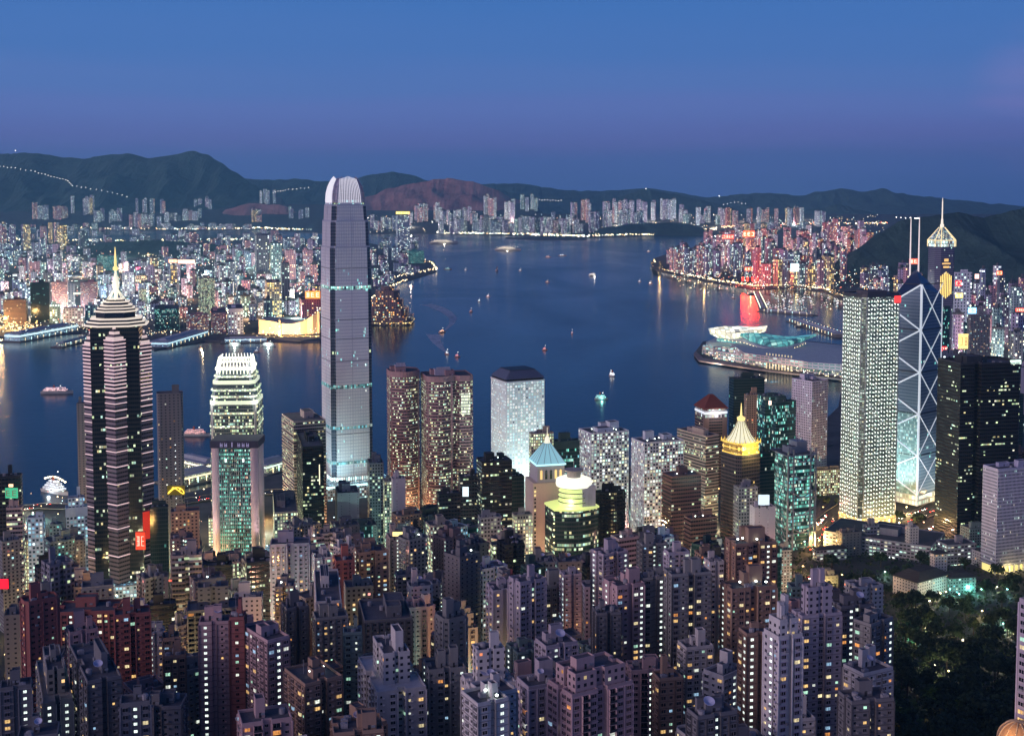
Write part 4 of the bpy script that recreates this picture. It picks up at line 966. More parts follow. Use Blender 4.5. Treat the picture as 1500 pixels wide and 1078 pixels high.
def spired_tower():
    """distant tower with gold lit front, glass pyramid crown and tall mast"""
    Y = 2653; root, w, d, H, zg = place(1361, 1387, 1396, 362, Y, 14, 'skyscraper', 'gold-lit tower with a glass pyramid crown and one long white spire')
    m = facade('facade_plaza', (.14, .13, .22), (.05, .06, .10), 2.4, 4.2, .1, .2, .8, .14, COOL, 1.2, .3)
    d = w * .8; poly = chamf(w, d, 7)
    poly = chamf(48, 44, 9)
    b = MB(); b.prism(poly, 0, H); b.build('wall', m, root)
    gold = glow('gold_tube', (1, .72, .20), 1.5)
    for k in range(-3, 4):
        b = MB(); b.box(k * 4.2 - 2, -22.6, 0, 2.0, .6, 58 - abs(k) * 6); b.build('gold_light_strip', gold, root, (0, 0, H - 112 + abs(k) * 3))
    b = MB(); b.box(-2, -22.6, 0, 14, .6, 4); b.box(-2, -22.6, 8, 20, .6, 3); b.box(-2, -22.6, 14, 10, .6, 6); b.build('gold_light_strip', glow('gold_tube2', (1, .6, .2), 1.1), root, (0, 0, H - 46))
    b = MB(); b.prism(grow(poly, .6), H, H + 14); b.build('lit_storey', facade('plaza_lit', (.3, .32, .3), (.3, .32, .3), 3, 7, .12, .1, .9, .85, [(.6, .9, .85), (.8, 1, .8), (.7, .95, .9), (1, .95, .7), (.6, .9, 1), (.9, 1, .9)], 1.5, 0), root)
    zp = atY(1381, 335, Y).z - zg
    b = MB(); b.prism(chamf(50, 46, 9), H + 14, zp + 2, poly2=[(x * .2, y * .2) for x, y in chamf(50, 46, 9)]); b.build('pyramid_roof', facade('plaza_pyr', (.2, .24, .28), (.2, .26, .3), 4, 4, .1, .1, .9, .6, COOL, .7, .3), root)
    b = MB(); q = chamf(51, 47, 9); q2 = [(x * .2, y * .2) for x, y in q]
    for i in range(8): b.tube((*q[i], H + 14), (*q2[i], zp + 2), .8, 5); b.tube((*q[i], H + 14), (*q[(i + 1) % 8], H + 14), .8, 5); b.tube((*q[i], H), (*q[i], H + 14), .8, 5)
    b.build('crown_frame', glow('gold_frame', (1, .78, .4), 1.3), root)
    zs = atY(1381, 290, Y).z - zg
    b = MB(); b.lathe([(4.2, zp), (4, zp + 8), (2.6, zp + 9), (2.2, zp + 18), (1.4, zp + 22), (1.1, zs - 10), (.4, zs), (0, zs)], 10); b.build('spire', glow('spire_white', (1, .88, .72), 1.0), root)
spired_tower()

def dark_pair():
    root, w, d, H, zg = place(1382, 1399, 1489, 534, 1345, 12, 'office_tower', 'broad black glass tower with scattered green-lit office floors', 'tower')
    d = 46; m = facade('facade_black_broad', (.010, .011, .013), (.006, .008, .010), 2.4, 4.0, .05, .32, .74, .24, OFF, 1.05, .5, patch=.75)
    poly = [(-w/2, -d/2), (-w/2 + 17, -d/2), (-w/2 + 17, -d/2 + 5), (-w/2 + 24, -d/2 + 5), (-w/2 + 24, -d/2 - 2), (w/2 - 5, -d/2 - 2), (w/2, -d/2 + 3), (w/2, d/2), (-w/2, d/2)]
    b = MB(); b.prism(poly, 0, H); b.build('wall', m, root)
    b = MB(); b.parapet(poly, H, 3, .6); b.build('parapet', DARK(), root)
    roofscape(root, poly, H, w, d, m, DARK())
    b = MB(); b.box(w / 2 - 10, -d / 2 - 1.5, H + .2, 13, 1.0, 4.6); b.build('roof_sign', glow('sign_pale', (.75, 1, .85), 1.8), root)
dark_pair()

def lavender_block():
    root, w, d, H, zg = place(1442, 1460, 1530, 688, 1235, 20, 'government_building', 'tall lavender slab with small cyan windows above lit yellow arches', 'building')
    d = max(d, 22); m, cw, fh, wl = S('gov')
    b = MB(); b.prism(rect(w, d), 9, H); b.build('wall', m, root)
    b = MB()
    for k in range(int(w / 1.7) + 1): b.box(-w / 2 + k * 1.7, -d / 2 - .12, 10, .3, .4, H - 12)
    b.build('facade_fin', paint('wall_gov', (.42, .42, .58)), root)
    b = MB(); b.box(0, 2, 0, w - 3, d - 5, 9); b.build('lobby', glow('lobby_yellow', (1, .85, .3), 1.0), root)
    for k in range(11):
        b = MB(); x = -w / 2 + k * w / 10; b.box(x, -d / 2 + 1, 0, 1.6, 1.6, 9); 
        b.tube((x, -d / 2 + 1, 7), (x + 2.2, -d / 2 + 1, 9.2), .5, 5); b.tube((x, -d / 2 + 1, 7), (x - 2.2, -d / 2 + 1, 9.2), .5, 5); b.build('arch_column', paint('arch_white', (.6, .58, .6)), root)
    roofscape(root, rect(w, d), H, w, d, m, paint('wall_gov', (.42, .42, .58)))
    point('arch_lamp', root, (-w / 4, -d / 2 - 6, 5), 9e3, (1, .8, .3)); point('arch_lamp', root, (w / 4, -d / 2 - 6, 5), 9e3, (1, .8, .3))
lavender_block()

def gold_pyramid_tower():
    root, w, d, H, zg = place(1052, 1078, 1118, 668, 1240, 30, 'office_tower', 'dark tower crowned by a glowing gold storey and pale pyramid with a needle', 'tower')
    w = d = min(w, d) + 4; m = facade('facade_gold_t', (.06, .055, .06), (.02, .02, .025), 2.2, 3.8, .14, .25, .8, .14, GOLD, .9, .4)
    b = MB(); b.prism(chamf(w, d, 4), 0, H); b.build('wall', m, root)
    b = MB()
    for f in range(int(H / 3.8)): b.ring(chamf(w, d, 4), f * 3.8, f * 3.8 + .8, .3)
    b.build('floor_band', paint('brown_stone', (.11, .085, .08)), root)
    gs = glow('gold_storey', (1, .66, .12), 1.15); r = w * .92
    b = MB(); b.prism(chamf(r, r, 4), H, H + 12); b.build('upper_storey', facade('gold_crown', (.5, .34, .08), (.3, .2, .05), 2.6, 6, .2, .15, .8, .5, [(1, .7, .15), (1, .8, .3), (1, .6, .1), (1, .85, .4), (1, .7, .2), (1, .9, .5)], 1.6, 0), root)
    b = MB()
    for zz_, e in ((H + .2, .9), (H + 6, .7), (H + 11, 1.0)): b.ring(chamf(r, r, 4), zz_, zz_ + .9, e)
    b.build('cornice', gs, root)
    for k in range(-3, 4):
        for a in range(4):
            ca, sa = math.cos(a * math.pi / 2), math.sin(a * math.pi / 2); x, y = k * r / 7, -r / 2 - .9
            bb = MB(); bb.tube((x * ca - y * sa, x * sa + y * ca, H + 11), (x * ca - y * sa, x * sa + y * ca, H + 15), .5, 5, r2=.1); bb.build('finial', gs, root)
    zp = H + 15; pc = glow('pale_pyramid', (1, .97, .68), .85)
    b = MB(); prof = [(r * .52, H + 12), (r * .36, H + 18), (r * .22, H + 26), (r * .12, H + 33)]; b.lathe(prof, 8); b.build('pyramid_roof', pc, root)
    b = MB()
    for k in range(16):
        a = k * math.pi / 8; pr = [(rr * 1.02 * math.cos(a), rr * 1.02 * math.sin(a), z) for rr, z in prof]
        for p_, q_ in zip(pr, pr[1:]): b.tube(p_, q_, .28, 4)
    b.build('roof_rib', paint('roof_rib', (.35, .3, .16)), root)
    zt_ = atY(1084, 592, 1255).z - zg
    b = MB(); b.lathe([(r * .13, H + 33), (r * .15, H + 36), (1.2, H + 38), (.9, H + 42), (.3, zt_), (0, zt_)], 8); b.build('spire', glow('gold_spire', (1, .80, .30), 1.1), root)
    point('crown_lamp', root, (0, -r / 2 - 10, H + 4), 3e4, (1, .75, .25), 1.5)
gold_pyramid_tower()

def hanger_tower():
    root, w, d, H, zg = place(1136, 1143, 1186, 660, 1330, 20, 'bank_tower', 'grey steel-framed bank tower with green floors hung from cross trusses', 'tower')
    d = max(d, 40); m = facade('facade_hanger', (.05, .09, .10), (.02, .07, .07), 1.8, 3.9, .05, .15, .85, .5, TEAL, .75, .6, patch=.4)
    b = MB(); b.prism(rect(w - 5, d - 4), 0, H - 4); b.build('wall', m, root)
    fr = paint('grey_cladding', (.24, .27, .33), .45, .1, .1, .2)
    for x in (-w / 2 + 1.2, w / 2 - 1.2, -w / 2 + 8, w / 2 - 8):
        b = MB(); b.box(x, -d / 2 + .8, 0, 1.5, 1.6, H + 3); b.build('steel_mast', fr, root)
    for f in (.18, .36, .54, .72, .90):
        z = f * H; b = MB(); y = -d / 2 - .3
        b.tube((-w / 2 + 1, y, z + 9), (0, y, z), .7, 5); b.tube((w / 2 - 1, y, z + 9), (0, y, z), .7, 5); b.tube((-w / 2 + 1, y, z), (w / 2 - 1, y, z), .6, 5); b.build('cross_truss', fr, root)
    b = MB()
    for k in range(int(H / 8)):
        x = -w / 2 + 4.5; b.tube((x - 3, -d / 2 - .4, k * 8), (x + 3, -d / 2 - .4, k * 8 + 8), .25, 4); b.tube((x + 3, -d / 2 - .4, k * 8), (x - 3, -d / 2 - .4, k * 8 + 8), .25, 4)
    b.build('stair_lattice', fr, root)
    for yy in range(-1, 2):
        b = MB()
        for k in range(int(H / 8)): b.tube((-w / 2 - .3, yy * d / 3 - 4, k * 8), (-w / 2 - .3, yy * d / 3 + 4, k * 8 + 8), .3, 4)
        b.build('stair_lattice', fr, root)
    roofscape(root, rect(w, d), H - 4, w, d, m, fr)
    b = MB(); b.box(w * .25, 4, H - 4, w * .35, d * .4, 12); b.tube((0, 0, H), (10, -4, H + 12), .4, 5); b.tube((w * .3, 2, H), (w * .3 - 9, -2, H + 14), .4, 5); b.build('roof_crane', fr, root)
hanger_tower()

def blue_pyramid_tower():
    root, w, d, H, zg = place(777, 779, 826, 706, 1150, 14, 'office_tower', 'beige stone tower with open belvedere and cyan-lit pyramid roof', 'tower')
    d = 30; st = paint('beige_stone', (.52, .40, .34), .75, .1, .05)
    b = MB(); b.prism(rect(w, d), 0, H); b.build('wall', st, root)
    for sx in (-1, 1):
        for f in range(int(H / 3.6)):
            b = MB(); b.box(0, 0, 0, 1.6, .25, 1.7); b.build('window', [GLASSD(), glow('gold_small', (1, .8, .35), 1.2)][0 if R.random() < .7 else 1], root, (sx * (w / 2 - 1.8), -d / 2 - .1, f * 3.6 + 1))
    u = empty_part = None
    b = MB(); q = rect(w * .84, d * .9); b.prism(q, H, H + 16); b.build('belvedere', paint('grey_stone', (.40, .37, .38), .7, .1, .05), root, (w * .06, 0, 0))
    for k in range(-2, 3):
        b = MB(); b.box(0, 0, 0, 2.2, .3, 8); b.lathe([(1.1, 8), (0, 9)], 8); b.build('arched_opening', glow('belv_gold', (1, .68, .25), 1.0) if k in (-2, 1, 2) else GLASSD(), root, (w * .06 + k * w * .15, -d * .45 - .12, H + 3))
    b = MB(); b.prism(rect(w * .92, d * .98), H + 16, H + 17.5); b.build('cornice', glow('cyan_line', (.5, .95, 1), 1.3), root, (w * .06, 0, 0))
    pr = rect(w * .9, d * .96)
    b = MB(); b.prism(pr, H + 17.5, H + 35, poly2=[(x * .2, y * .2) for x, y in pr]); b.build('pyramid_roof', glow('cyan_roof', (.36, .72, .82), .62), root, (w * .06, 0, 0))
    b = MB()
    for i in range(4):
        p_, p2 = pr[i], pr[(i + 1) % 4]
        for t in (0, .25, .5, .75):
            x, y = p_[0] + (p2[0] - p_[0]) * t, p_[1] + (p2[1] - p_[1]) * t; b.tube((x, y, H + 17.5), (x * .2, y * .2, H + 35), .3, 4)
    b.build('roof_rib', paint('roof_rib2', (.3, .4, .44)), root, (w * .06, 0, 0))
    b = MB(); b.lathe([(3, H + 35), (2.2, H + 40), (.4, H + 42), (.2, H + 50), (0, H + 50)], 8); b.build('spire', glow('cream_spire', (1, .95, .75), .9), root, (w * .06, 0, 0))
    spot('floodlight', root, (0, -50, 6), (0, -d / 2, H * .6), 2.4e5, (1, .75, .5), 60)
    bb = MB(); 
    for i in range(9): bb.lathe([(0, 0), (.7, .5), (0, 1.1)], 6, 0)
    for i in range(8):
        b = MB(); b.lathe([(0, 0), (.9, .7), (0, 1.4)], 8); b.build('wall_lamp', glow('gold_bulb', (1, .85, .4), 3), root, (w / 2 + .9, -d / 2, 6 + i * 5.4))
blue_pyramid_tower()

def round_crown_tower():
    root, w, d, H, zg = place(799, 812, 876, 748, 1105, 18, 'office_tower', 'dark tower whose round stepped top glows yellow-green', 'tower')
    m = facade('facade_rct', (.02, .03, .035), (.012, .03, .03), 2.2, 3.9, .04, .2, .8, .42, OFF, .85, .75)
    d = 34; b = MB(); poly = bow(w, d, 8, .22); b.prism(poly, 0, H); b.build('wall', m, root)
    yg = glow('yellow_green', (.85, .95, .42), .75, .1); wh = glow('crown_bright2', (1, 1, .82), 1.1)
    b = MB(); b.prism(grow(poly, .6), H, H + 1.6); b.build('terrace', glow('terrace_yellow', (.8, .9, .3), .8), root)
    r = w * .32; z = H + 1.6
    for i in range(4):
        b = MB(); b.lathe([(r, z), (r, z + 3.2), (r + .9, z + 3.2), (r + .9, z + 4.3), (r - .2, z + 4.3)], 28, 0, 2, 0); b.build('lit_drum', yg if i % 2 == 0 else glow('yellow_drum', (.8, .95, .35), .8), root); 
        b = MB(); b.lathe([(r + 1.0, z + 3.3), (r + 1.1, z + 3.8), (r + 1.0, z + 4.2)], 28, 0, 2, 0); b.build('drum_line', DARK(), root); z += 4.4; r -= .25
    b = MB(); b.lathe([(r + 3.5, z), (r + 4, z + 2), (r + 3.6, z + 6), (r * .9, z + 8), (0, z + 8)], 28, 0, 2, 0); b.build('crown', wh, root)
    b = MB(); b.lathe([(r * .5, z + 8), (r * .5, z + 13), (r * .7, z + 13.5), (r * .7, z + 15), (0, z + 15)], 20, 0, 2, 0); b.build('plant_room', paint('plant_tan', (.4, .36, .3)), root)
    b = MB(); b.tube((2, 0, z + 15), (2, 0, z + 23), .3, 5); b.build('antenna', STEEL(), root)
    b = MB(); b.box(w * .28, -d * .2, H + 1.6, 13, 13, 19); b.build('stair_tower', paint('plant_grey', (.42, .40, .48)), root)
    for k in range(5):
        b = MB(); b.lathe([(0, 0), (1, .8), (0, 1.6)], 8); b.build('wall_lamp', glow('gold_bulb', (1, .85, .4), 3), root, (-w / 2 - 1, -d / 2 + 3, H - 6 - k * 6))
    point('terrace_lamp', root, (-8, -d * .45, H + 6), 1.2e4, (.9, 1, .4), 1)
round_crown_tower()

def hip_bank_tower():
    root, w, d, H, zg = place(1020, 1030, 1063, 598, 1580, 14, 'office_tower', 'brown stone tower with dark red hipped roof and white lit loggia', 'tower')
    d = 32; st = paint('brown_granite', (.22, .13, .11), .7, .12, .05)
    b = MB(); b.prism(rect(w, d), 0, H - 12); b.build('wall', S('brown_band')[0], root)
    b = MB()
    for sx in (-1, 1): b.box(sx * (w / 2 - 3), -d / 2 + 2, 0, 6.4, 5, H - 12)
    b.build('corner_pier', st, root)
    b = MB(); b.prism(rect(w - 1, d - 1), H - 12, H); b.build('loggia', facade('loggia', (.45, .4, .4), (.05, .04, .05), 4.6, 12, .22, .1, .6, .5, COOL, 1.4, 0), root)
    b = MB(); b.ring(rect(w - 1, d - 1), H - 7, H - 4.5, .8); b.build('cornice', glow('white_cornice', (.85, .92, 1), 1.0), root)
    b = MB(); b.ring(rect(w, d), H - 1, H + .5, 1.2); b.prism(rect(w + 2, d + 2), H + .5, H + 16, poly2=rect(5, 5)); b.build('roof', paint('red_hip', (.20, .05, .035), .8), root)
    point('cornice_lamp', root, (0, -d / 2 - 6, H - 8), 7e3, (.9, .95, 1))
hip_bank_tower()

# ================================================================== OTHER OFFICE TOWERS (picture corners: left, near corner, right, top; distance)
o_ = lambda *a, **k: bld(*a, **k)
o_(848, 866, 921, 636, 1330, 22, 'white_grid', relief='band fin', label='white grid-fronted office block with many floodlights along its flat roof', lights=5)
o_(925, 944, 1001, 650, 1290, 22, 'white_grid', relief='band fin', label='taller white grid tower glowing pale green at its foot, boxy plant room on top', lights=5)
o_(992, 1034, 1053, 640, 1420, 30, 'beige_band', relief='band', label='cream office block with deep horizontal window bands', rich=1)
o_(970, 984, 1027, 700, 1190, 20, 'brown_band', relief='band', label='dark brown banded office block with a red-brown roof house', lights=2)
o_(1002, 1012, 1050, 762, 1085, 20, 'brown_band', relief='band', label='smaller dark brown banded block in front of the larger one', lights=2)
o_(1068, 1075, 1120, 556, 1640, 12, 'dark_green', label='plain dark green glass tower by the water', p=.1)
o_(1090, 1094, 1113, 580, 1560, 12, 'brown_res', label='narrow brown tower with a white lit sign on its side')
o_(1110, 1121, 1150, 582, 1480, 14, 'green_glass', label='grey green tower with a bright white and red rooftop sign')
o_(1130, 1137, 1166, 590, 1440, 25, 'green_glass', label='dark green glass tower with diamond bracing beside the red rooftop sign')
o_(1160, 1190, 1213, 560, 1580, 35, 'white_punch', label='white tower pierced by small square windows with a blue roof edge')
o_(1184, 1190, 1236, 690, 1560, 14, 'lit_strip', label='low white block with brightly lit floors beside the starlit tower', cat='building', name='office_block')
o_(1101, 1108, 1135, 665, 1290, 20, 'dark_green', label='dark glass block with a slim white aerial beside the gold crown')
o_(1078, 1082, 1110, 716, 1215, 14, 'grey_frame', label='grey framed block with red-lit side under the gold-crowned tower')
o_(1104, 1106, 1136, 745, 1160, 12, 'blank', label='blank lilac slab carrying a white sign board with a round emblem')
o_(413, 430, 477, 619, 1385, 24, 'beige_band', relief='band', label='beige banded office tower left of the tallest tower')
o_(434, 443, 474, 656, 1300, 14, 'black_glass', relief='band', label='black tower ringed by thin white lines below the beige banded one')
o_(399, 402, 436, 752, 1180, 12, 'lit_strip', label='squat bright office block with large square lit windows', cat='building', name='office_block')
o_(491, 494, 526, 724, 1330, 12, 'blank', label='blank lilac slab with a notched top at the foot of the tallest tower')
o_(538, 541, 562, 680, 1340, 12, 'grey_frame', label='slim grey framed tower with dark glass just left of the rounded twins')
o_(561, 563, 574, 706, 1290, 12, 'lit_strip', label='slim tower with two yellow lamps on its roof')
o_(573, 575, 594, 703, 1250, 12, 'blank', label='narrow blank lilac slab before the rounded twins')
o_(671, 674, 702, 700, 1240, 12, 'black_window', label='low black glass box with a white lit screen on its side')
o_(698, 706, 750, 678, 1210, 16, 'black_glass', label='black glass tower with cyan-lit floors in front of the round-windowed tower', lights=1)
o_(740, 744, 768, 700, 1225, 14, 'dark_green', label='lower black glass wing attached beside the black glass tower')
o_(775, 778, 811, 636, 1330, 14, 'lit_strip', label='office block with a dazzling white top behind the cyan pyramid roof')
o_(808, 812, 850, 648, 1350, 14, 'green_glass', label='green glass office block edged by a yellow-green light strip', relief='cap')
o_(869, 872, 917, 722, 1150, 10, 'black_window', plan='round', relief='fin', label='dark cylindrical tower with close vertical ribs')
o_(224, 229, 268, 578, 1250, 16, 'dim_slab', plan='chamf', label='brown netted tower under scaffolding with one vertical string of lamps', rich=0)
_n = BUILT[-1][0]
for _k in range(17): _b = MB(); _b.lathe([(0, -.5), (.55, 0), (0, .5)], 6); _b.build('string_lamp', glow('string_lamp', (.9, 1, 1), 3), _n, (4.5, -13.8, 34 + _k * 6.2))
o_(110, 112, 124, 592, 1420, 14, 'dim_slab', plan='rect', label='brown netted tower mostly hidden behind the star-plan tower', rich=0)
o_(-6, -3, 30, 700, 1120, 14, 'black_window', label='black block with a small green rooftop billboard by the ferry pier')
o_(7, 9, 32, 746, 1010, 12, 'beige_band', label='beige block below the green billboard')
o_(38, 40, 63, 760, 1060, 10, 'blue_lit', label='pale blue lit slab left of the stepped blue building')
o_(70, 72, 89, 770, 1090, 10, 'teal_res', label='teal office block in the shadow of the stepped blue building')
o_(88, 96, 127, 732, 1110, 20, 'blue_lit', label='blue-lit office building with a stepped white glowing top', relief='cap', setback=(9, .78))
o_(215, 219, 246, 745, 1130, 14, 'dark_green', label='dark green block behind the netted tower with lit rows')
o_(246, 250, 292, 752, 1020, 14, 'brown_res', label='dark brown block beside a canyon of yellow light')
o_(600, 604, 622, 790, 1060, 14, 'grey_frame', label='dark framed block with gold sign band')
o_(620, 624, 652, 770, 1080, 12, 'green_glass', label='slim green glass tower with lit lobby floors')
o_(652, 656, 690, 800, 980, 12, 'grey_res', label='grey block of flats beside the green glass tower')
o_(300, 305, 330, 760, 1330, 12, 'lit_strip', label='low lit building beside the ferry piers', cat='building', name='office_block')
o_(750, 754, 780, 756, 1120, 14, 'lit_strip', label='cream office tower with full bright floors left of the beige stone tower')
o_(700, 704, 735, 760, 1080, 14, 'grey_frame', label='grey office block with roof dome below the black glass tower')
o_(718, 722, 760, 800, 960, 14, 'lit_strip', label='banded grey office building with two bright stair columns')
o_(640, 643, 675, 725, 1180, 14, 'black_window', label='black mid-rise with a small yellow sign at mid height')
o_(1390, 1394, 1425, 400, 3000, 10, 'far_white', name='office_tower', label='pale office tower between the spired tower and hillside')
o_(1418, 1422, 1470, 462, 2350, 12, 'grey_res', relief='band', label='ribbed grey tower with a white striped centre above the black tower')
o_(1445, 1449, 1500, 580, 1700, 12, 'dark_green', label='dark blue office block at the right edge behind the black tower')
o_(1376, 1380, 1400, 520, 2000, 12, 'far_dark', label='slim dark tower squeezed beside the zigzag-braced prism')
o_(1360, 1364, 1392, 450, 2100, 10, 'green_glass', label='blue grey glass tower right behind the zigzag-braced prism')
o_(1488, 1491, 1540, 540, 1900, 12, 'blank', label='pale pink slab cut by the right edge')

# ================================================================== NEAR FLATS: real window units
def near(xl, xc, xr, yt, Y, style, label, th=16, plan='cross', geo=100, name='apartment_tower', cat='apartment block', **k):
    return bld(xl, xc, xr, yt, Y, th, style, plan, geo=geo, name=name, cat=cat, label=label, **k)
BFW = ('bay', 'flat', 'ac', 'bay')
near(-30, 0, 46, 1012, 505, 'dim_slab', 'dark slate block at the lower left corner with a white parapet', th=20, plan='notch', fcol=(.2,.2,.26))
near(42, 62, 106, 1000, 520, 'grey_res', 'slate grey block with a white round water tank and roof dish', th=24, plan='notch', dishes=1, setback=(10, .6))
near(104, 128, 178, 1002, 500, 'dim_slab', 'blue-grey block with canted glass roof near the lower left', th=28, dishes=1)
near(160, 176, 220, 1035, 470, 'dim_slab', 'block with white framed loggias and two orange lit rooms', th=16, plan='rect', pat=('balcony', 'bay'), p=.2)
near(31, 34, 50, 944, 640, 'brown_res', 'narrow ochre-brown slab left of the brick red block', plan='rect', geo=60)
near(50, 54, 80, 935, 660, 'grey_res', 'small grey block with blue tanks left of the brick red block', plan='notch', geo=60)
near(74, 80, 169, 900, 640, 'red_res', 'wide brick red block with twin white stair columns and amber roof rooms', th=6, plan='cross', fcol=(.3,.14,.13), p=.08)
near(183, 186, 213, 896, 690, 'white_punch', 'white slab with a neat grid of small windows and dark side', th=8, plan='rect', geo=80, pat=('flat',), warm=False)
near(212, 216, 240, 930, 640, 'white_res', 'rough white rear-faced block left of the dark balconied tower', th=14, geo=60)
near(235, 238, 262, 938, 610, 'brown_res', 'brown banded small block with dark windows', plan='rect', geo=60)
near(270, 274, 350, 868, 700, 'dim_slab', 'dark stepped block edged by orange roof frames', th=14, plan='notch', setback=(12, .6), pat=('balcony',), p=.1)
near(288, 291, 336, 915, 560, 'pink_res', 'pink tower with boxed roof house and orange lit corner rooms', th=8, plan='notch', dishes=1, p=.16)
near(333, 336, 357, 908, 545, 'red_res', 'plain maroon slab dotted with two columns of white lamps', th=6, plan='rect', geo=40, pat=('flat',), p=.5, warm=False)
near(355, 392, 424, 942, 530, 'pink_res', 'rose pink tower with open roof court and dark right face', th=38, plan='rect', p=.14)
near(236, 240, 272, 965, 560, 'brown_res', 'brown tower with two green-lit stair columns', plan='rect', geo=60, warm=False, p=.2)
near(391, 396, 453, 800, 830, 'lilac_res', 'lilac slab with pointed white fins and a dotted lamp column', th=8, plan='notch', relief='fin')
near(428, 432, 456, 925, 700, 'brown_res', 'slim pinkish tower with a white roof dish', geo=60, dishes=1)
near(456, 461, 487, 820, 820, 'white_res', 'white stepped block above the magenta-lit one', geo=60)
near(459, 463, 500, 884, 690, 'white_res', 'white balconied tower with a red lit left edge', th=10, pat=('balcony',), plan='notch')
near(488, 492, 519, 824, 790, 'red_res', 'dark red slab with one column of white lamps', plan='rect', geo=50, p=.08)
near(500, 503, 530, 930, 600, 'teal_res', 'tall narrow blue-grey slab lit teal on one side', th=8, plan='rect', geo=60, warm=False, p=.22)
near(519, 526, 568, 812, 800, 'brown_res', 'brown tower with an orange-lit garden side', th=20, p=.3)
near(526, 534, 604, 912, 640, 'dim_slab', 'dark brown slab with two columns of bright white stair windows', th=12, plan='rect', fcol=(.10,.08,.08), pat=('flat',), p=.03)
near(417, 447, 502, 1006, 500, 'brown_res', 'brown gabled block with yellow lit roof terrace', th=34, plan='notch', lights=3, p=.12, fcol=(.45,.32,.28))
near(566, 571, 594, 790, 960, 'beige_band', 'beige pinnacled tower with a glowing gold top', plan='rect', geo=60, pat=('flat',))
near(578, 582, 616, 845, 860, 'grey_frame', 'grey banded office block below the gold pinnacles', plan='rect', geo=80, pat=('bay',), warm=False, p=.3)
near(594, 598, 618, 780, 980, 'black_window', 'black block with gold sign right of the pinnacled tower', plan='rect', geo=50, pat=('flat',), p=.3)
near(525, 552, 624, 975, 525, 'white_res', 'broad white block with blank roof house and stepped terraces', th=18, plan='cross', setback=(13, .55), dishes=0, p=.07)
near(620, 628, 682, 985, 540, 'grey_res', 'grey block with a red-brown roof parapet beside the broad white block', th=14, plan='cross', p=.08)
near(676, 688, 756, 962, 510, 'white_res', 'white block with yellow and orange lit roof terraces', th=16, plan='cross', setback=(14, .6), lights=3, dishes=2, p=.06)
near(676, 700, 745, 1035, 450, 'white_res', 'low white block with an amber lit roof pergola at the bottom', th=28, plan='notch', lights=2, p=.08)
near(660, 664, 700, 905, 700, 'grey_res', 'grey stepped block behind the roof-lit white one', geo=60, setback=(8, .7))
near(713, 722, 758, 868, 665, 'lilac_res', 'lilac tower with clusters of yellow rooms on its upper floors', th=14, p=.22)
near(745, 762, 800, 856, 650, 'lilac_res', 'lilac tower with a plain pale left face', th=30, p=.07)
near(780, 790, 852, 862, 700, 'grey_res', 'wide dark tower with teal stair glass and few lit rooms', th=14, p=.12, pat=('balcony', 'bay'))
near(822, 826, 852, 845, 690, 'lilac_res', 'slim lilac tower with a raised roof house', th=14, geo=80)
near(866, 884, 920, 815, 690, 'lilac_res', 'tall lilac tower with a broad flat pale side and flat top', th=30, p=.10)
near(884, 904, 944, 862, 610, 'pink_res', 'pinkish tower with a column of orange rooms running down it', th=24, p=.30)
near(936, 942, 976, 850, 620, 'grey_res', 'dark tower sprinkled with amber rooms next to the pinkish one', th=16, p=.32)
near(972, 984, 1042, 845, 600, 'grey_res', 'big dark tower with a blank grey left edge and amber rooms', th=14, p=.26, fcol=(.16,.15,.19))
near(1036, 1040, 1061, 826, 700, 'white_res', 'slim pale tower in a gap beside the big dark tower', th=14, geo=80, p=.2)
near(975, 980, 1010, 812, 760, 'blank', 'lilac boxy roof house block behind the dark towers', th=14, plan='rect', geo=40)
near(936, 941, 978, 800, 800, 'grey_res', 'stepped grey block with pitched roof left of the boxy lilac one', th=14, geo=60)
near(784, 800, 846, 950, 560, 'lilac_res', 'lilac block with a dish and teal side light', th=24, plan='notch', dishes=1, p=.10)
near(803, 838, 927, 996, 470, 'pink_res', 'large pale pink block with angled bays and a boxed roof house and dish', th=30, plan='cross', dishes=1, setback=(7, .82), p=.10, pat=('bay', 'bay', 'balcony'))
near(960, 966, 1000, 998, 520, 'brown_res', 'small red-brown block in a gap at the bottom', th=14, plan='rect', geo=80, p=.05)
near(1006, 1022, 1080, 1054, 440, 'dim_slab', 'low slate block with roof clutter at the bottom edge', th=20, plan='notch', dishes=1, p=.1)
near(1062, 1078, 1138, 800, 690, 'brown_res', 'brown tower with white roof floodlights and a colonnaded top', th=14, lights=4, p=.16, fcol=(.36,.24,.22))
near(1056, 1072, 1138, 866, 600, 'brown_res', 'broader brown tower with green-white roof lamps in front of the floodlit one', th=14, lights=3, p=.18, fcol=(.34,.24,.22))
near(1082, 1094, 1132, 932, 520, 'brown_res', 'narrow brown tower beside the white slab with a lamp column', th=14, plan='notch', p=.2)
near(1119, 1141, 1176, 915, 480, 'white_res', 'white slab tower with one dotted column of tiny windows', th=22, plan='notch', dishes=1, p=.1, fcol=(.42,.38,.5), setback=(6, .75))
near(1160, 1176, 1234, 868, 545, 'lilac_res', 'large lilac tower with a tall stair core lit pale blue', th=16, plan='cross', setback=(12, .62), p=.14)
near(1226, 1232, 1280, 892, 580, 'dim_slab', 'dim grey tower with a mast and dish on the roof house', th=14, plan='cross', dishes=1, p=.12)
near(1250, 1276, 1308, 918, 545, 'grey_res', 'grey tower with amber rooms down its left face by the dark park', th=38, plan='notch', p=.2)
near(1493, 1522, 1550, 890, 430, 'lilac_res', 'pink slab cut by the right edge above the park', th=30, plan='rect', geo=40)

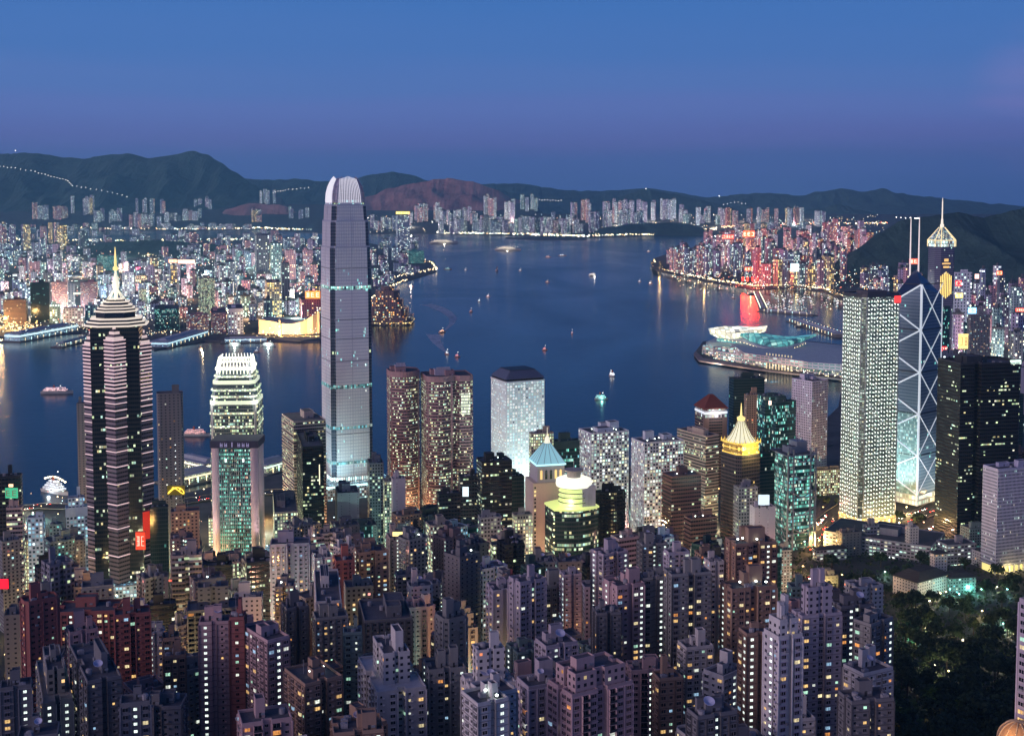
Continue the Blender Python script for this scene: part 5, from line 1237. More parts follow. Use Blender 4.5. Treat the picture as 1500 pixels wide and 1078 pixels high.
# ================================================================== WATERFRONT BUILDINGS
def surf(rows, thick=0.0, m=0):
    g = [[at(px, py, z) for px, py, z in r] for r in rows]; mb = MB()
    for i in range(len(g) - 1):
        for j in range(len(g[0]) - 1):
            mb.face([g[i][j], g[i][j + 1], g[i + 1][j + 1], g[i + 1][j]], None, m)
            if thick: mb.face([p - Vector((0, 0, thick)) for p in (g[i + 1][j], g[i + 1][j + 1], g[i][j + 1], g[i][j])], None, m)
    if thick:
        edge = g[0] + [r[-1] for r in g[1:]] + g[-1][-2::-1] + [r[0] for r in g[-2:0:-1]]
        n = len(edge)
        for i in range(n):
            a, b = edge[i], edge[(i + 1) % n]; t = Vector((0, 0, thick)); mb.face([a - t, b - t, b, a], None, m)
    return mb
def slab(pts, z0, z1, m=0, tm=None):
    poly = [at(px, py, z0) for px, py in pts]; a = sum(p.x * q.y - q.x * p.y for p, q in zip(poly, poly[1:] + poly[:1]))
    if a < 0: poly.reverse()
    mb = MB(); mb.prism([(p.x, p.y) for p in poly], z0, z1, m, tm); return mb
MASTS = []
def district_light(pts, e, cols, seed=2, z=22):  # masts and point lights added to brighten the facades of the far districts
    r = random.Random(seed)
    for i, (px, py) in enumerate(pts):
        p = at(px, py, 3) if py > 344 else atY(px, py, farY(px, py)); c = r.choice(cols); root = empty('added_mast_lamp', p); tag(root, None, 'street lamp', 'added mast lamps brightening the districts across the water')
        b = MB(); b.tube((0, 0, -2), (0, 0, z), .5, 6, r2=.3); b.build('pole', DARK(), root); b = MB(); b.lathe([(0, z), (2.4, z + .4), (2.2, z + 1.6), (0, z + 2.2)], 8); b.build('lamp_head', glow('mast_%.2f%.2f%.2f' % c, c, 5), root)
        point('lamp_light', root, (0, 0, z - 7), e * r.uniform(.6, 1.4), c, 5); MASTS.append((root, px, py))
def lerp_path(pts, t):
    n = len(pts) - 1; k = min(n - 1, int(t * n)); f = t * n - k
    return tuple(a + (b - a) * f for a, b in zip(pts[k], pts[k + 1]))

def red_glow():  # added red panels and lamps that throw the red streak on the water
    for px in (1088, 1095, 1102, 1109):
        p = at(px, 422.5, 3); root = empty('added_red_panel', p); tag(root, '%s added red panel for the streak on the water, counted from the left' % {1088: 'first', 1095: 'second', 1102: 'third', 1109: 'fourth'}[px], 'sign', 'added red panels for the streak on the water')
        b = MB(); b.box(0, 0, 30, 7, 1.2, 16); b.build('panel', glow('added_red', (1, .05, .03), 3), root); b = MB(); b.tube((-2, .8, 0), (-2, .8, 44), .4, 5); b.tube((2, .8, 0), (2, .8, 44), .4, 5); b.build('frame', DARK(), root)
        point('streak_light', root, (0, -14, 40), 2.2e5, (1, .03, .01), 9)
red_glow()
def convention_hall():
    root = empty('convention_hall', (0, 0, 0)); tag(root, 'convention hall with sweeping teal and cream lit wing roofs on its own waterfront point', 'convention hall')
    body = facade('facade_hall', (.36, .28, .34), (.1, .2, .2), 9, 7, .12, .2, .8, .5, [(1, .8, .45), (.5, .95, .85), (1, .9, .7), (.6, 1, .9), (1, .7, .35), (.9, .9, 1)], .9, .4)
    slab([(1034, 512), (1050, 526), (1120, 538), (1200, 549), (1260, 556), (1260, 520), (1150, 508), (1060, 500)], 3, 22, 0, 1).build('hall', [body, paint('hall_roof', (.50, .56, .55), .6)], root)
    slab([(1070, 512), (1090, 526), (1185, 540), (1240, 544), (1240, 520), (1110, 508)], 22, 36, 0, 1).build('upper_hall', [facade('facade_hall2', (.42, .30, .36), (.1, .2, .2), 12, 6, .1, .3, .75, .35, TEAL, .9, .4), paint('hall_roof', (.26, .24, .32))], root)
    for k in range(9):
        a = at(1122 + k * 4.5, 541 + k * .55, 3); b = MB(); b.tube((a.x, a.y - 6, 3), (a.x, a.y - 6, 40), 1.3, 6); b.build('column', glow('hall_column', (1, .82, .5), .7), root)
    N_ = 16
    def wing(path_front, path_back, z0, z1, dip, name, mat, thick=2.0):
        rows = []
        for j in range(6):
            v = j / 5; r = []
            for i in range(N_ + 1):
                u = i / N_; f = lerp_path(path_front, u); q = lerp_path(path_back, u); z = f[2] + (q[2] - f[2]) * v + dip * math.sin(math.pi * v)
                r.append((f[0] + (q[0] - f[0]) * v, f[1] + (q[1] - f[1]) * v, z))
            rows.append(r)
        # pixel rows are for z; keep the map consistent by projecting at that z
        surf(rows, thick).build(name, mat, root)
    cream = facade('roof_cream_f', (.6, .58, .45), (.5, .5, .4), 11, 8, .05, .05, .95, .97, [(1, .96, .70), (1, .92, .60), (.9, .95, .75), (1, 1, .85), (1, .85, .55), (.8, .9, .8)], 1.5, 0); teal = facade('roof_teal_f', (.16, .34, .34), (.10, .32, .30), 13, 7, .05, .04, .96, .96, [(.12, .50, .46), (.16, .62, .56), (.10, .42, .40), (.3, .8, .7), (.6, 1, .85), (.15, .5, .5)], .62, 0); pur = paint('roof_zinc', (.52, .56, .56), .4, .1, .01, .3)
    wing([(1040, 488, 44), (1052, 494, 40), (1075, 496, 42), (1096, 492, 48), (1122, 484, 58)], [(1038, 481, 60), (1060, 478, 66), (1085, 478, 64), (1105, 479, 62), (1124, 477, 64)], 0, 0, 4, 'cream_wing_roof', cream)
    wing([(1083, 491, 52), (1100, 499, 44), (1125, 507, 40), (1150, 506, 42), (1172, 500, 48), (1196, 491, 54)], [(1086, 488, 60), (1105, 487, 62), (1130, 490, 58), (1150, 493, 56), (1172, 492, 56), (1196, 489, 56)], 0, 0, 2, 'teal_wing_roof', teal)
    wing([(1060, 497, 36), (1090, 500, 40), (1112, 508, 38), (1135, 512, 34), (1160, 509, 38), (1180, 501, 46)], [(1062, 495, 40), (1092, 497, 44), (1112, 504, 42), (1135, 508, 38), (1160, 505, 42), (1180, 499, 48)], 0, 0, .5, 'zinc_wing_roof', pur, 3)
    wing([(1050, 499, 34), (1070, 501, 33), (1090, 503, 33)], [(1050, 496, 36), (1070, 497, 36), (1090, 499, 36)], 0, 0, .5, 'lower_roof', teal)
    b = MB()
    for i in range(40):
        f = lerp_path([(1062, 497, 37), (1090, 501, 41), (1112, 509, 39), (1135, 513, 35), (1160, 510, 39), (1180, 502, 46)], i / 39); p = at(f[0], f[1], f[2]); b.lathe([(0, -.8), (.9, 0), (0, .8)], 5); b.xform(Matrix.Translation(p - Vector((0, 5, 3))), len(b.v) - 15 if False else 0) if False else None
    for k in range(26):
        f = lerp_path([(1062, 498, 36), (1090, 502, 38), (1112, 510, 35), (1135, 514, 31), (1160, 511, 35), (1180, 503, 42)], k / 25); p = at(*f); c = MB(); c.lathe([(0, -1), (1.1, 0), (0, 1)], 6); c.build('eave_lamp', glow('lamp_warm', (1, .8, .45), 5), root, p)
    for k in range(5):
        c = MB(); a = at(1038 + k * 9, 520 + k * 2.4, 3); c.lathe([(13 - k, 3), (13 - k, 22 + k * 2), (11 - k, 24 + k * 2), (0, 24 + k * 2)], 14, 0, a.x, a.y + 20); c.build('round_bay', body, root)
    slab([(1019, 516), (1030, 526), (1120, 540), (1240, 555), (1240, 558), (1120, 544), (1024, 530), (1016, 520)], 3, 6).build('promenade', paint('promenade', (.22, .17, .17)), root)
    for px, py, e, c in ((1060, 530, 4e5, (1, .8, .5)), (1130, 543, 6e5, (1, .8, .5)), (1190, 551, 4e5, (.6, 1, .9)), (1045, 522, 4e5, (1, .9, .7))):
        p = at(px, py, 22); spot('facade_lamp', root, (p.x, p.y - 30, 8), (p.x, p.y + 60, 26), e * 1.3, c, 120, .8, 3)
convention_hall()

def far(xl, xr, yt, yb, style, label, name='office_block', cat='building', **k):
    Y = at((xl + xr) / 2, yb, 3).y
    return bld(xl, xl + (xr - xl) * k.pop('cf', .12), xr, yt, Y, k.pop('th', 14), style, k.pop('plan', 'rect'), label=label, name=name, cat=cat, rich=0, zb=2.0, **k)
far(268, 306, 461, 488, 'hotel_pink', 'wide pink hotel block on the opposite waterfront', name='hotel')
far(306, 331, 459, 489, 'hotel_pink', 'pink hotel block next to the white-fronted one', name='hotel')
far(331, 356, 453, 490, 'far_white', 'white floodlit hotel wing with a glowing roof band', name='hotel', relief='cap')
far(221, 262, 453, 484, 'green_glass', 'long dark office block with rows of green-lit windows on the opposite shore', depth=120)
far(287, 314, 408, 470, 'lit_strip', 'tall office block with bright cream floor bands on the far shore', relief='band')
far(388, 412, 414, 466, 'far_warm', 'orange-striped tower block above the golden cultural hall')
far(411, 424, 386, 455, 'far_dark', 'thin dark tower with a white lit cap over the golden cultural hall')
far(373, 394, 345, 420, 'far_dark', 'tall dark tower edged by one light line across the harbour')
far(395, 413, 357, 420, 'far_teal', 'teal-lit tower with a bright band right of the edged dark one')
far(417, 433, 367, 410, 'far_pink', 'left pale pink apartment block of a matching pair', name='apartment_block')
far(443, 458, 367, 410, 'far_pink', 'right pale pink apartment block of a matching pair', name='apartment_block')
far(438, 470, 440, 466, 'far_red', 'red block under glowing orange signs left of the tallest tower')
far(440, 455, 372, 400, 'far_blue', 'blue grey block behind the pale pink pair')
far(72, 98, 414, 462, 'hotel_pink', 'left brown-red hotel tower with lamps along its roof', name='hotel')
far(114, 142, 414, 465, 'hotel_pink', 'right brown-red hotel tower with lamps along its roof', name='hotel')
far(98, 109, 416, 462, 'far_dark', 'black slab wedged between the two brown-red hotels')
far(40, 72, 415, 472, 'dark_green', 'broad dark green office block left of the brown-red hotels')
far(70, 88, 446, 474, 'far_teal', 'small green-lit block in front of the left brown-red hotel')
far(88, 122, 452, 478, 'far_white', 'wide low speckled white block by the pier')
far(122, 142, 448, 476, 'far_teal', 'pale green lit block by the pier')
far(138, 172, 375, 412, 'teal_wall', 'wide teal floodlit slab behind the gold spire', name='apartment_block')
far(92, 99, 392, 420, 'far_pink', 'narrow pink slab left of the teal floodlit one')
far(204, 226, 392, 425, 'far_lilac', 'purple office block with a white-lit right edge and pink roof sign')
far(176, 196, 400, 450, 'far_white', 'block with white lit window bars right of the gold spire')
far(0, 38, 440, 476, 'brown_band', 'low dark brown block at the far left shore')
far(202, 214, 424, 446, 'lit_strip', 'small block with three white lit window bars')
far(580, 600, 316, 366, 'far_blue', 'lone blue grey tower with a golden roof sign on the far point')
far(596, 621, 368, 386, 'teal_wall', 'low teal block at the tip of the far point')
far(330, 344, 384, 412, 'far_dark', 'round-topped dark block spangled with white lamps across the harbour')

def culture_hall():
    root = empty('culture_hall', (0, 0, 0)); tag(root, 'windowless golden floodlit hall with sweeping concave roof on the opposite waterfront', 'hall')
    wall = paint('hall_tile', (.66, .50, .38), .7, .06, .01)
    def wallpart(pts):
        mb = MB(); base = [at(px, yb, 3) for px, yb, _ in pts]; tops = [atY(px, yt, b.y) for (px, _, yt), b in zip(pts, base)]
        for i in range(len(pts) - 1):
            mb.face([base[i], base[i + 1], tops[i + 1], tops[i]])
        back = [Vector((b.x, b.y + 160, 3)) for b in base]; bt = [Vector((t.x, t.y + 160, t.z * .8)) for t in tops]
        for i in range(len(pts) - 1):
            mb.face([tops[i], tops[i + 1], bt[i + 1], bt[i]]); mb.face([back[i + 1], back[i], bt[i], bt[i + 1]])
        mb.face([back[0], base[0], tops[0], bt[0]]); mb.face([base[-1], back[-1], bt[-1], tops[-1]]); return mb
    wallpart([(379, 489, 468), (395, 489, 470), (409, 490, 473)]).build('low_wing', wall, root)
    wallpart([(409, 490, 473), (420, 490, 474.5), (430, 490, 474), (440, 490, 472), (450, 489, 467), (458, 489, 462), (464, 488, 459), (468, 488, 458)]).build('concave_wing', wall, root)
    for k in range(9):
        p = at(381 + k * 10.5, 492.2, 6); spot('floodlight', root, (p.x, p.y - 10, 6), (p.x, p.y + 60, 34), 4.2e5, (1, .66, .28), 120, .9, 3)
    slab([(403, 497), (440, 500), (470, 496), (468, 492), (410, 493)], 3.2, 5).build('promenade', paint('promenade_gold', (.5, .42, .25)), root)
culture_hall()
def clock_tower():
    p = at(410, 492, 4); root = empty('clock_tower', p); tag(root, 'slim gold-lit clock tower beside the golden hall', 'clock tower')
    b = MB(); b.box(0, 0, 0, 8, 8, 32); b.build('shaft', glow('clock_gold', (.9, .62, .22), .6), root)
    b = MB(); b.lathe([(4.5, 32), (3, 38), (3, 42), (0, 48)], 8); b.build('cupola', paint('cupola', (.5, .4, .3)), root)
    b = MB(); b.tube((0, -4.1, 27), (0, -4.4, 27), 2.4, 14); b.build('clock_face', glow('clock_face', (1, .95, .8), 1.5), root)
clock_tower()

def pier(name, pts, yb, h, label, style, glowc=None, z=3.0):
    """long building on a wharf: pts = two picture points of its axis, width in metres"""
    a, b_ = at(pts[0][0], pts[0][1], z), at(pts[1][0], pts[1][1], z); d = b_ - a; L = d.length; ang = math.atan2(d.y, d.x); w = yb
    root = empty(name, ((a.x + b_.x) / 2, (a.y + b_.y) / 2, 0), ang); tag(root, label, 'pier')
    b = MB(); b.box(0, 0, -2, L + 24, w + 22, z + 1.2); b.build('deck', paint('pier_deck', (.16, .15, .14)), root)
    b = MB(); b.prism(rect(L, w), z - .8, z + h, cap=True); b.build('shed', S(style)[0], root)
    b = MB(); b.prism(rect(L + 3, w + 3), z + h, z + h + 1.2); b.prism(rect(L * .8, w * .5), z + h + 1.2, z + h + 5, poly2=rect(L * .78, w * .2)); b.build('roof', paint('pier_roof', (.40, .42, .46), .6), root)
    n = max(4, int(L / 26))
    for i in range(n):
        for sy in (-1, 1):
            b = MB(); b.tube((0, 0, 0), (0, 0, 6), .25, 5); b.lathe([(0, 5.4), (1.0, 6.2), (0, 7)], 6); b.build('lamp_post', glow('lamp_warm', (1, .8, .45), 5) if (i + sy) % 3 else glow('lamp_cyan', (.6, 1, .95), 5), root, (-L / 2 + (i + .5) * L / n, sy * (w / 2 + 7), z - .7))
    if glowc: b = MB(); b.ring(rect(L, w), z + h * .55, z + h * .8, .6); b.build('lit_gallery', glow('gallery_' + name + str(int(L)), glowc, 1.2), root)
    return root
pier('cruise_pier', ((18, 499), (104, 483)), 46, 18, 'long white-lit cruise terminal pier reaching out from the far left shore', 'blue_lit', (.7, .95, 1))
pier('jetty', ((86, 507), (130, 496)), 10, 5, 'low jetty dotted with yellow lamps beyond the cruise terminal', 'lowrise')
pier('ferry_pier', ((232, 508), (292, 490)), 50, 12, 'bright cyan-lit wharf building slanting along the opposite shore', 'blue_lit', (.6, .9, 1))
pier('ferry_pier', ((330, 500), (390, 499)), 22, 7, 'low opposite-shore ferry pier with two boats moored at it', 'blue_lit', (.7, .9, 1))
pier('ferry_pier', ((255, 706), (305, 695)), 34, 9, 'nearer lit ferry pier with pale roof left of the green screen bank', 'lit_strip', (1, .92, .6))
pier('ferry_pier', ((268, 678), (312, 688)), 30, 10, 'farther ferry pier with dark roof left of the green screen bank', 'lit_strip', (1, .95, .75))
pier('ferry_pier', ((378, 690), (412, 680)), 30, 9, 'white and yellow lit ferry pier right of the crowned tower', 'lit_strip', (.8, 1, .85))
pier('breakwater', ((1108, 428), (1119, 452)), 8, 2, 'dark breakwater running out at the boat shelter mouth', 'dim_slab')
pier('breakwater', ((1117, 455), (1190, 461)), 8, 2, 'dark breakwater along the seaward side of the boat shelter', 'dim_slab')
pier('jetty', ((1165, 470), (1232, 492)), 30, 5, 'dark cargo wharf between the boat shelter and the convention hall', 'dim_slab')
pier('jetty', ((560, 475), (600, 466)), 8, 2, 'dark sea wall tip beyond the terraced waterfront block', 'dim_slab')

def terraced_block():
    a = at(566, 474, 3); root = empty('apartment_block', (a.x, a.y + 40, 2)); tag(root, 'dark terraced pyramid block with orange windows right behind the tallest tower', 'building')
    for i, (w, h) in enumerate(((150, 22), (120, 24), (92, 26), (70, 26), (40, 12))):
        b = MB(); b.prism(chamf(w * 1.0, w * .9, 14), sum((22, 24, 26, 26)[:i]), sum((22, 24, 26, 26, 12)[:i + 1])); b.build('terrace_storey', facade('facade_terraced', (.14, .09, .12), (.03, .02, .03), 6, 6.5, .2, .25, .7, .28, WARM, 1.8, .2), root)
        if i == 0: b = MB(); b.ring(chamf(152, 138, 14), 4, 7, 1); b.build('lit_gallery', facade('gallery_warm', (.3, .2, .2), (.1, .1, .1), 7, 3, .2, 0, 1, .6, GOLD, 2, 0), root)
terraced_block()

def board(px, py, yb, w, h, col, st, label, name='billboard', z0=3.0, mark=True, Y=None):
    """lit sign board on its own frame; w, h in picture pixels"""
    Y = Y or at(px, yb, 3).y; c = atY(px, py, Y - 6); k = Y / F; root = empty(name, c); tag(root, label, 'sign')
    b = MB(); b.box(0, 0, -h * k / 2, w * k, 1.2, h * k); pan = b.build('panel', glow('board_%s_%.1f' % (col, st), col, st), root)
    if mark:
        n = max(2, min(6, int(w / h * 1.6))); lw, lh = w * k / n * .62, h * k * .56
        for i in range(n):
            b = MB(); v = (i * 7 + int(px)) % 4; t_ = max(.5, lw * .16)
            b.box(0, 0, 0, lw, .3, t_); b.box(0, 0, lh - t_, lw * (1 if v != 1 else .6), .3, t_); b.box((-lw / 2 + t_ / 2) * (1 if v < 2 else -1), 0, 0, t_, .32, lh)
            if v != 3: b.box(0, 0, lh * .46, lw * .8, .34, t_)
            if v == 2: b.box(0, 0, 0, t_, .36, lh)
            b.build('letter', glow('letter_%.1f' % st, (1, .80, .62) if col[0] > .5 and col[1] < .6 else (.16, .05, .04), st * 1.1), pan, ((-w / 2 + (i + .5) * w / n) * k, -.8, -lh / 2))
    b = MB()
    for sx in (-.35, .35): b.tube((sx * w * k, 3, -h * k / 2 - 4), (sx * w * k, 3, h * k / 2), .8, 5)
    b.build('frame', DARK(), root); return root
for a_ in ((273, 383.5, 425, 25, 5.5, (1, .55, .4), 2.4, 'long glowing white-pink sign bar on the opposite shore, right bar of two'), (253, 382.5, 425, 12, 5, (1, .45, .25), 2.2, 'shorter orange-pink sign bar beside the long white-pink one'),
           (204, 394, 424, 10, 5, (1, .08, .25), 2.2, 'pink framed rooftop sign on the purple office block'), (458, 432, 466, 22, 11, (1, .30, .05), 2.0, 'large glowing orange lettered sign left of the tallest tower'),
           (590, 312, 366, 20, 4, (1, .72, .12), 2.0, 'golden sign on the roof of the lone far tower'), (118, 430, 462, 20, 2.5, (.9, 1, .8), 1.5, 'white roof-edge light bar on the right brown-red hotel'),
           (1097, 343, 418, 17, 9, (1, .10, .03), 3.5, 'bright red rooftop sign on the green waterfront tower of the right shore'), (1067, 347, 412, 16, 6, (1, .08, .04), 2.6, 'red sign bar left of the brighter red rooftop sign'),
           (1097, 394, 424, 12, 5, (1, .14, .04), 2.6, 'small red lettered sign low on the waterfront flats'), (1164, 392, 424, 12, 12, (.7, .95, 1), 2.0, 'blue-white square screen on a waterfront block'),
           (1338, 383, 470, 12, 8, (1, .15, .08), 2.0, 'red block sign behind the twin masts'), (1404, 415, 520, 9, 8, (1, .03, .04), 2.2, 'red square sign among the right-hand towers'),
           (1399, 403, 500, 8, 8, (.8, 1, 1), 3.0, 'round white glare sign above the red square one'), (1405, 433, 520, 11, 7, (1, .8, .2), 2.0, 'yellow rooftop sign below the red square one'),
           (1424, 455, 540, 12, 9, (.25, .65, 1), 2.6, 'vivid blue neon sign deep between the right-hand towers'), (1464, 400, 500, 8, 6, (1, .18, .05), 2.2, 'orange-red triangular logo sign near the ribbed white cylinder'),
           (1495, 454, 560, 14, 5, (1, .10, .05), 2.2, 'long red sign at the right edge'), (1411, 500, 600, 14, 22, (1, .75, .25), 1.6, 'tall golden neon cluster in the street right of the braced tower'), (1383, 511, 620, 8, 7, (1, .02, .03), 2.0, 'small square red sign beside the braced tower'),
           (1431, 405, 480, 6, 7, (1, .6, .5), 2.2, 'small white and pink sign on a slim tower right of the spired one')):
    board(*a_)
board(17, 722, 0, 18, 15, (.06, .5, .26), 1.0, 'green lettered billboard on the black block by the ferry pier', Y=1112)
board(16, 711, 0, 6, 4, (1, .6, .35), 2.0, 'small round orange lamp sign above the green billboard', Y=1112, mark=False)
board(1137, 590, 0, 22, 6, (1, .72, .6), 2.2, 'bright white-red rooftop sign in front of the green glass tower', Y=1470)
board(1112, 592, 0, 6, 11, (.85, 1, .9), 1.6, 'white arched sign on the side of the narrow brown tower', Y=1553, mark=False)
board(1119, 732, 0, 16, 15, (.75, .9, 1), 1.0, 'white board with a round dark emblem on the lilac slab', Y=1158, mark=False)
r_ = board(258, 718, 0, 26, 14, (1, .72, .08), .06, 'gold outlined dragon-shaped neon sign at the foot of the netted tower', Y=1200, mark=False)
b = MB()
for i in range(26):
    t0, t1 = i / 26 * 7, (i + 1) / 26 * 7; f = lambda t: (math.cos(t * 1.3) * 7 + (t - 3.5) * .8, -1.2, math.sin(t * 2.1) * 3.2); b.tube(f(t0), f(t1), .3, 4)
b.build('neon_tube', glow('neon_gold', (1, .75, .1), 2.5), r_)
board(206, 792, 0, 14, 26, (1, .06, .02), .9, 'glowing red advert panel on the lower right of the star-plan tower', Y=1085)
board(468, 695, 0, 1, 30, (1, .9, .6), 1.6, 'thin vertical yellow light line on the dark block', Y=1290, mark=False)
board(682, 720, 0, 9, 14, (.8, .95, 1), 1.3, 'white lit screen on the low black glass box', Y=1230, mark=False)
board(583, 782, 0, 16, 6, (1, .8, .3), 1.6, 'gold glowing band on top of the pinnacled tower', Y=950, mark=False)
board(611, 783, 0, 14, 6, (1, .75, .3), 1.6, 'gold lit roof sign right of the pinnacled tower', Y=970, mark=False)
board(5, 855, 0, 14, 14, (1, .01, .03), 1.6, 'round red neon glare at the left edge', Y=800, mark=False)
board(256, 850, 0, 18, 2, (1, .15, .1), 1.2, 'red light strip at the foot of a red-lit slab', Y=880, mark=False)
board(1065, 0, 0, 1, 1, (0, 0, 0), 0, 'x', Y=900) if False else None

_r = random.Random(8)
district_light([(_r.uniform(-10, 470), 360 + 108 * _r.random()) for _ in range(110)], 3.4e5, [(1, .8, .5), (1, .9, .75), (.8, .95, 1), (1, .6, .3), (.7, 1, .9)])
district_light([(_r.uniform(-10, 60), _r.uniform(468, 486)) for _ in range(6)], 3.5e5, [(1, .6, .2)])
district_light([(_r.uniform(985, 1290), _r.uniform(368, 400)) for _ in range(46)], 5e5, [(1, .6, .4), (1, .5, .45), (1, .75, .5), (1, .45, .25)])
district_light([(_r.uniform(500, 1200), _r.uniform(320, 336)) for _ in range(44)], 5e5, [(1, .85, .6), (.85, .95, 1), (1, .7, .5)])
district_light([(_r.uniform(1395, 1510), _r.uniform(450, 580)) for _ in range(22)], 1.1e5, [(1, .7, .5), (.7, .9, 1), (1, .5, .5)])
# ------------------------------------------------------------------ distant towers: many, the 300 largest one by one
def tower_mesh(w, d, h, style, plan, seed):
    r = random.Random(seed); mb = MB(); poly = PLANS[plan](w, d)
    mb.prism(poly, 0, h, 0, 1); q = rect(w * r.uniform(.25, .5), d * r.uniform(.3, .55)); hh = min(9, h * .12)
    ox, oy = r.uniform(-.15, .15) * w, r.uniform(-.15, .15) * d
    mb.prism([(a + ox, b + oy) for a, b in q], h, h + hh, 1); mb.prism([(a * .4 - ox, b * .4 - oy) for a, b in q], h, h + hh * .6, 1)
    if r.random() < .25: mb.tube((ox, oy, h), (ox, oy, h + hh * 2.6), .5, 4, 1)
    if r.random() < .3: mb.ring(poly, h - hh * .5, h + .6, .8, 1)
    return mb
FARS = []
def scatter(px0, px1, yb0, yb1, n, h0, h1, w0, w1, styles, plans=('rect', 'cross', 'chamf'), th=(0, 40), topmin=0, row=False):
    for i in range(n):
        px = px0 + (px1 - px0) * ((i + R.uniform(.1, .9)) / n if row else R.random())
        yb = R.uniform(yb0, yb1); hp = R.uniform(h0, h1) if R.random() < .8 else R.uniform(h0, (h0 + h1) / 2); wp = R.uniform(w0, w1)
        yt = max(yb - hp, topmin + R.uniform(0, 3)); b = at(px, yb, 3) if yb > 344 else atY(px, yb, farY(px, yb))
        zb_ = b.z - 3; t = atY(px, yt, b.y); t.z -= zb_
        if t.z < 8: continue
        w = wp * b.y / F
        FARS.append((wp * (yb - yt), b.x, b.y, t.z - 2, w * R.uniform(.7, 1), w * R.uniform(.5, .9), math.radians(R.uniform(*th)), R.choice(styles), R.choice(plans), px, yt, yb, zb_))
PINK = ['far_pink', 'far_pink', 'far_lilac', 'far_red', 'far_white', 'far_warm']; BLUE = ['far_blue', 'far_lilac', 'far_dark', 'far_blue', 'far_teal', 'far_white', 'far_pink', 'far_lilac', 'far_white']; HOUS = ['far_lilac', 'far_pink', 'far_white', 'far_blue']
for a_ in ((42, 98, 319, 322, 9, 16, 24, 6, 9, HOUS), (98, 138, 312, 316, 8, 22, 28, 4, 6, ['far_white', 'far_lilac', 'far_warm']), (197, 243, 311, 313, 9, 18, 22, 4, 6, HOUS), (136, 178, 324, 327, 8, 14, 20, 4, 7, HOUS), (190, 245, 331, 335, 12, 16, 22, 5, 7, HOUS),
           (286, 308, 305, 307, 5, 14, 18, 4, 6, BLUE), (378, 403, 297, 299, 6, 16, 21, 4, 5, ['far_white']), (250, 310, 318, 326, 10, 8, 16, 5, 8, BLUE), (420, 452, 318, 322, 7, 12, 18, 4, 6, BLUE), (365, 392, 322, 326, 6, 10, 18, 5, 8, PINK),
           (0, 45, 362, 366, 7, 30, 38, 7, 10, ['far_pink', 'far_lilac', 'far_warm']), (62, 96, 362, 366, 5, 34, 38, 7, 9, ['far_pink', 'far_warm']), (-10, 60, 340, 350, 14, 6, 14, 6, 10, BLUE), (100, 200, 337, 345, 16, 5, 12, 6, 12, BLUE), (200, 380, 334, 337, 20, 4, 9, 6, 12, BLUE),
           (544, 580, 332, 338, 9, 12, 22, 5, 8, HOUS), (598, 612, 322, 332, 5, 14, 22, 4, 6, BLUE), (612, 650, 318, 326, 12, 18, 26, 5, 7, HOUS), (642, 740, 336, 343, 30, 14, 28, 5, 9, BLUE), (640, 700, 322, 330, 14, 16, 22, 5, 7, HOUS), (708, 732, 318, 322, 6, 30, 35, 4, 6, ['far_white', 'far_pink']), (732, 752, 322, 326, 6, 26, 32, 5, 7, BLUE), (764, 790, 306, 310, 6, 18, 24, 4, 7, ['far_white', 'far_teal']),
           (740, 860, 340, 345, 26, 12, 26, 5, 9, BLUE), (790, 845, 328, 335, 10, 10, 20, 5, 8, BLUE), (836, 860, 322, 325, 6, 26, 31, 4, 6, PINK), (860, 908, 324, 328, 11, 28, 34, 4, 6, HOUS), (908, 946, 322, 326, 9, 26, 33, 5, 7, HOUS), (955, 988, 320, 323, 8, 26, 31, 4, 6, ['far_white', 'far_lilac']), (864, 940, 336, 340, 14, 24, 31, 6, 8, HOUS),
           (990, 1055, 322, 330, 16, 12, 26, 5, 7, BLUE), (1057, 1082, 330, 333, 6, 22, 29, 5, 7, PINK), (1094, 1140, 328, 331, 9, 22, 27, 5, 7, PINK), (1146, 1181, 328, 331, 8, 24, 27, 5, 7, PINK), (1190, 1210, 330, 332, 4, 20, 24, 7, 9, ['far_white', 'far_lilac']), (1080, 1180, 333, 337, 14, 4, 9, 6, 12, BLUE)):
    scatter(*a_, plans=('cross', 'rect'))
for a_ in ((984, 1100, 398, 407, 26, 34, 46, 7, 11, ['far_pink', 'far_lilac', 'far_pink', 'far_blue']), (978, 1060, 385, 392, 14, 18, 34, 6, 9, ['far_pink', 'far_lilac']), (1030, 1120, 375, 392, 26, 26, 44, 7, 11, PINK), (1060, 1150, 360, 378, 26, 20, 38, 6, 10, PINK),
           (1120, 1245, 418, 424, 18, 30, 56, 10, 15, PINK + ['far_dark', 'far_teal']), (1110, 1245, 395, 412, 34, 24, 50, 8, 13, PINK + BLUE), (1150, 1250, 375, 392, 30, 26, 52, 7, 11, PINK), (1200, 1286, 372, 384, 22, 34, 50, 7, 10, ['far_pink', 'far_red', 'far_pink', 'far_lilac']), (1203, 1224, 384, 388, 3, 60, 64, 8, 10, ['far_warm', 'far_pink']), (1260, 1330, 400, 440, 22, 16, 40, 9, 14, PINK + BLUE),
           (1288, 1336, 352, 358, 8, 8, 16, 8, 14, PINK), (1314, 1345, 452, 470, 8, 50, 80, 10, 14, PINK), (1392, 1505, 470, 490, 16, 40, 86, 10, 16, BLUE + ['far_pink']), (1395, 1505, 500, 540, 20, 36, 84, 11, 18, BLUE + ['far_dark']), (1395, 1505, 440, 462, 18, 28, 60, 9, 14, BLUE + ['far_pink']), (1380, 1440, 560, 620, 8, 30, 70, 12, 18, BLUE), (1100, 1140, 412, 420, 4, 56, 70, 11, 14, ['far_teal', 'far_pink'])):
    scatter(*a_)
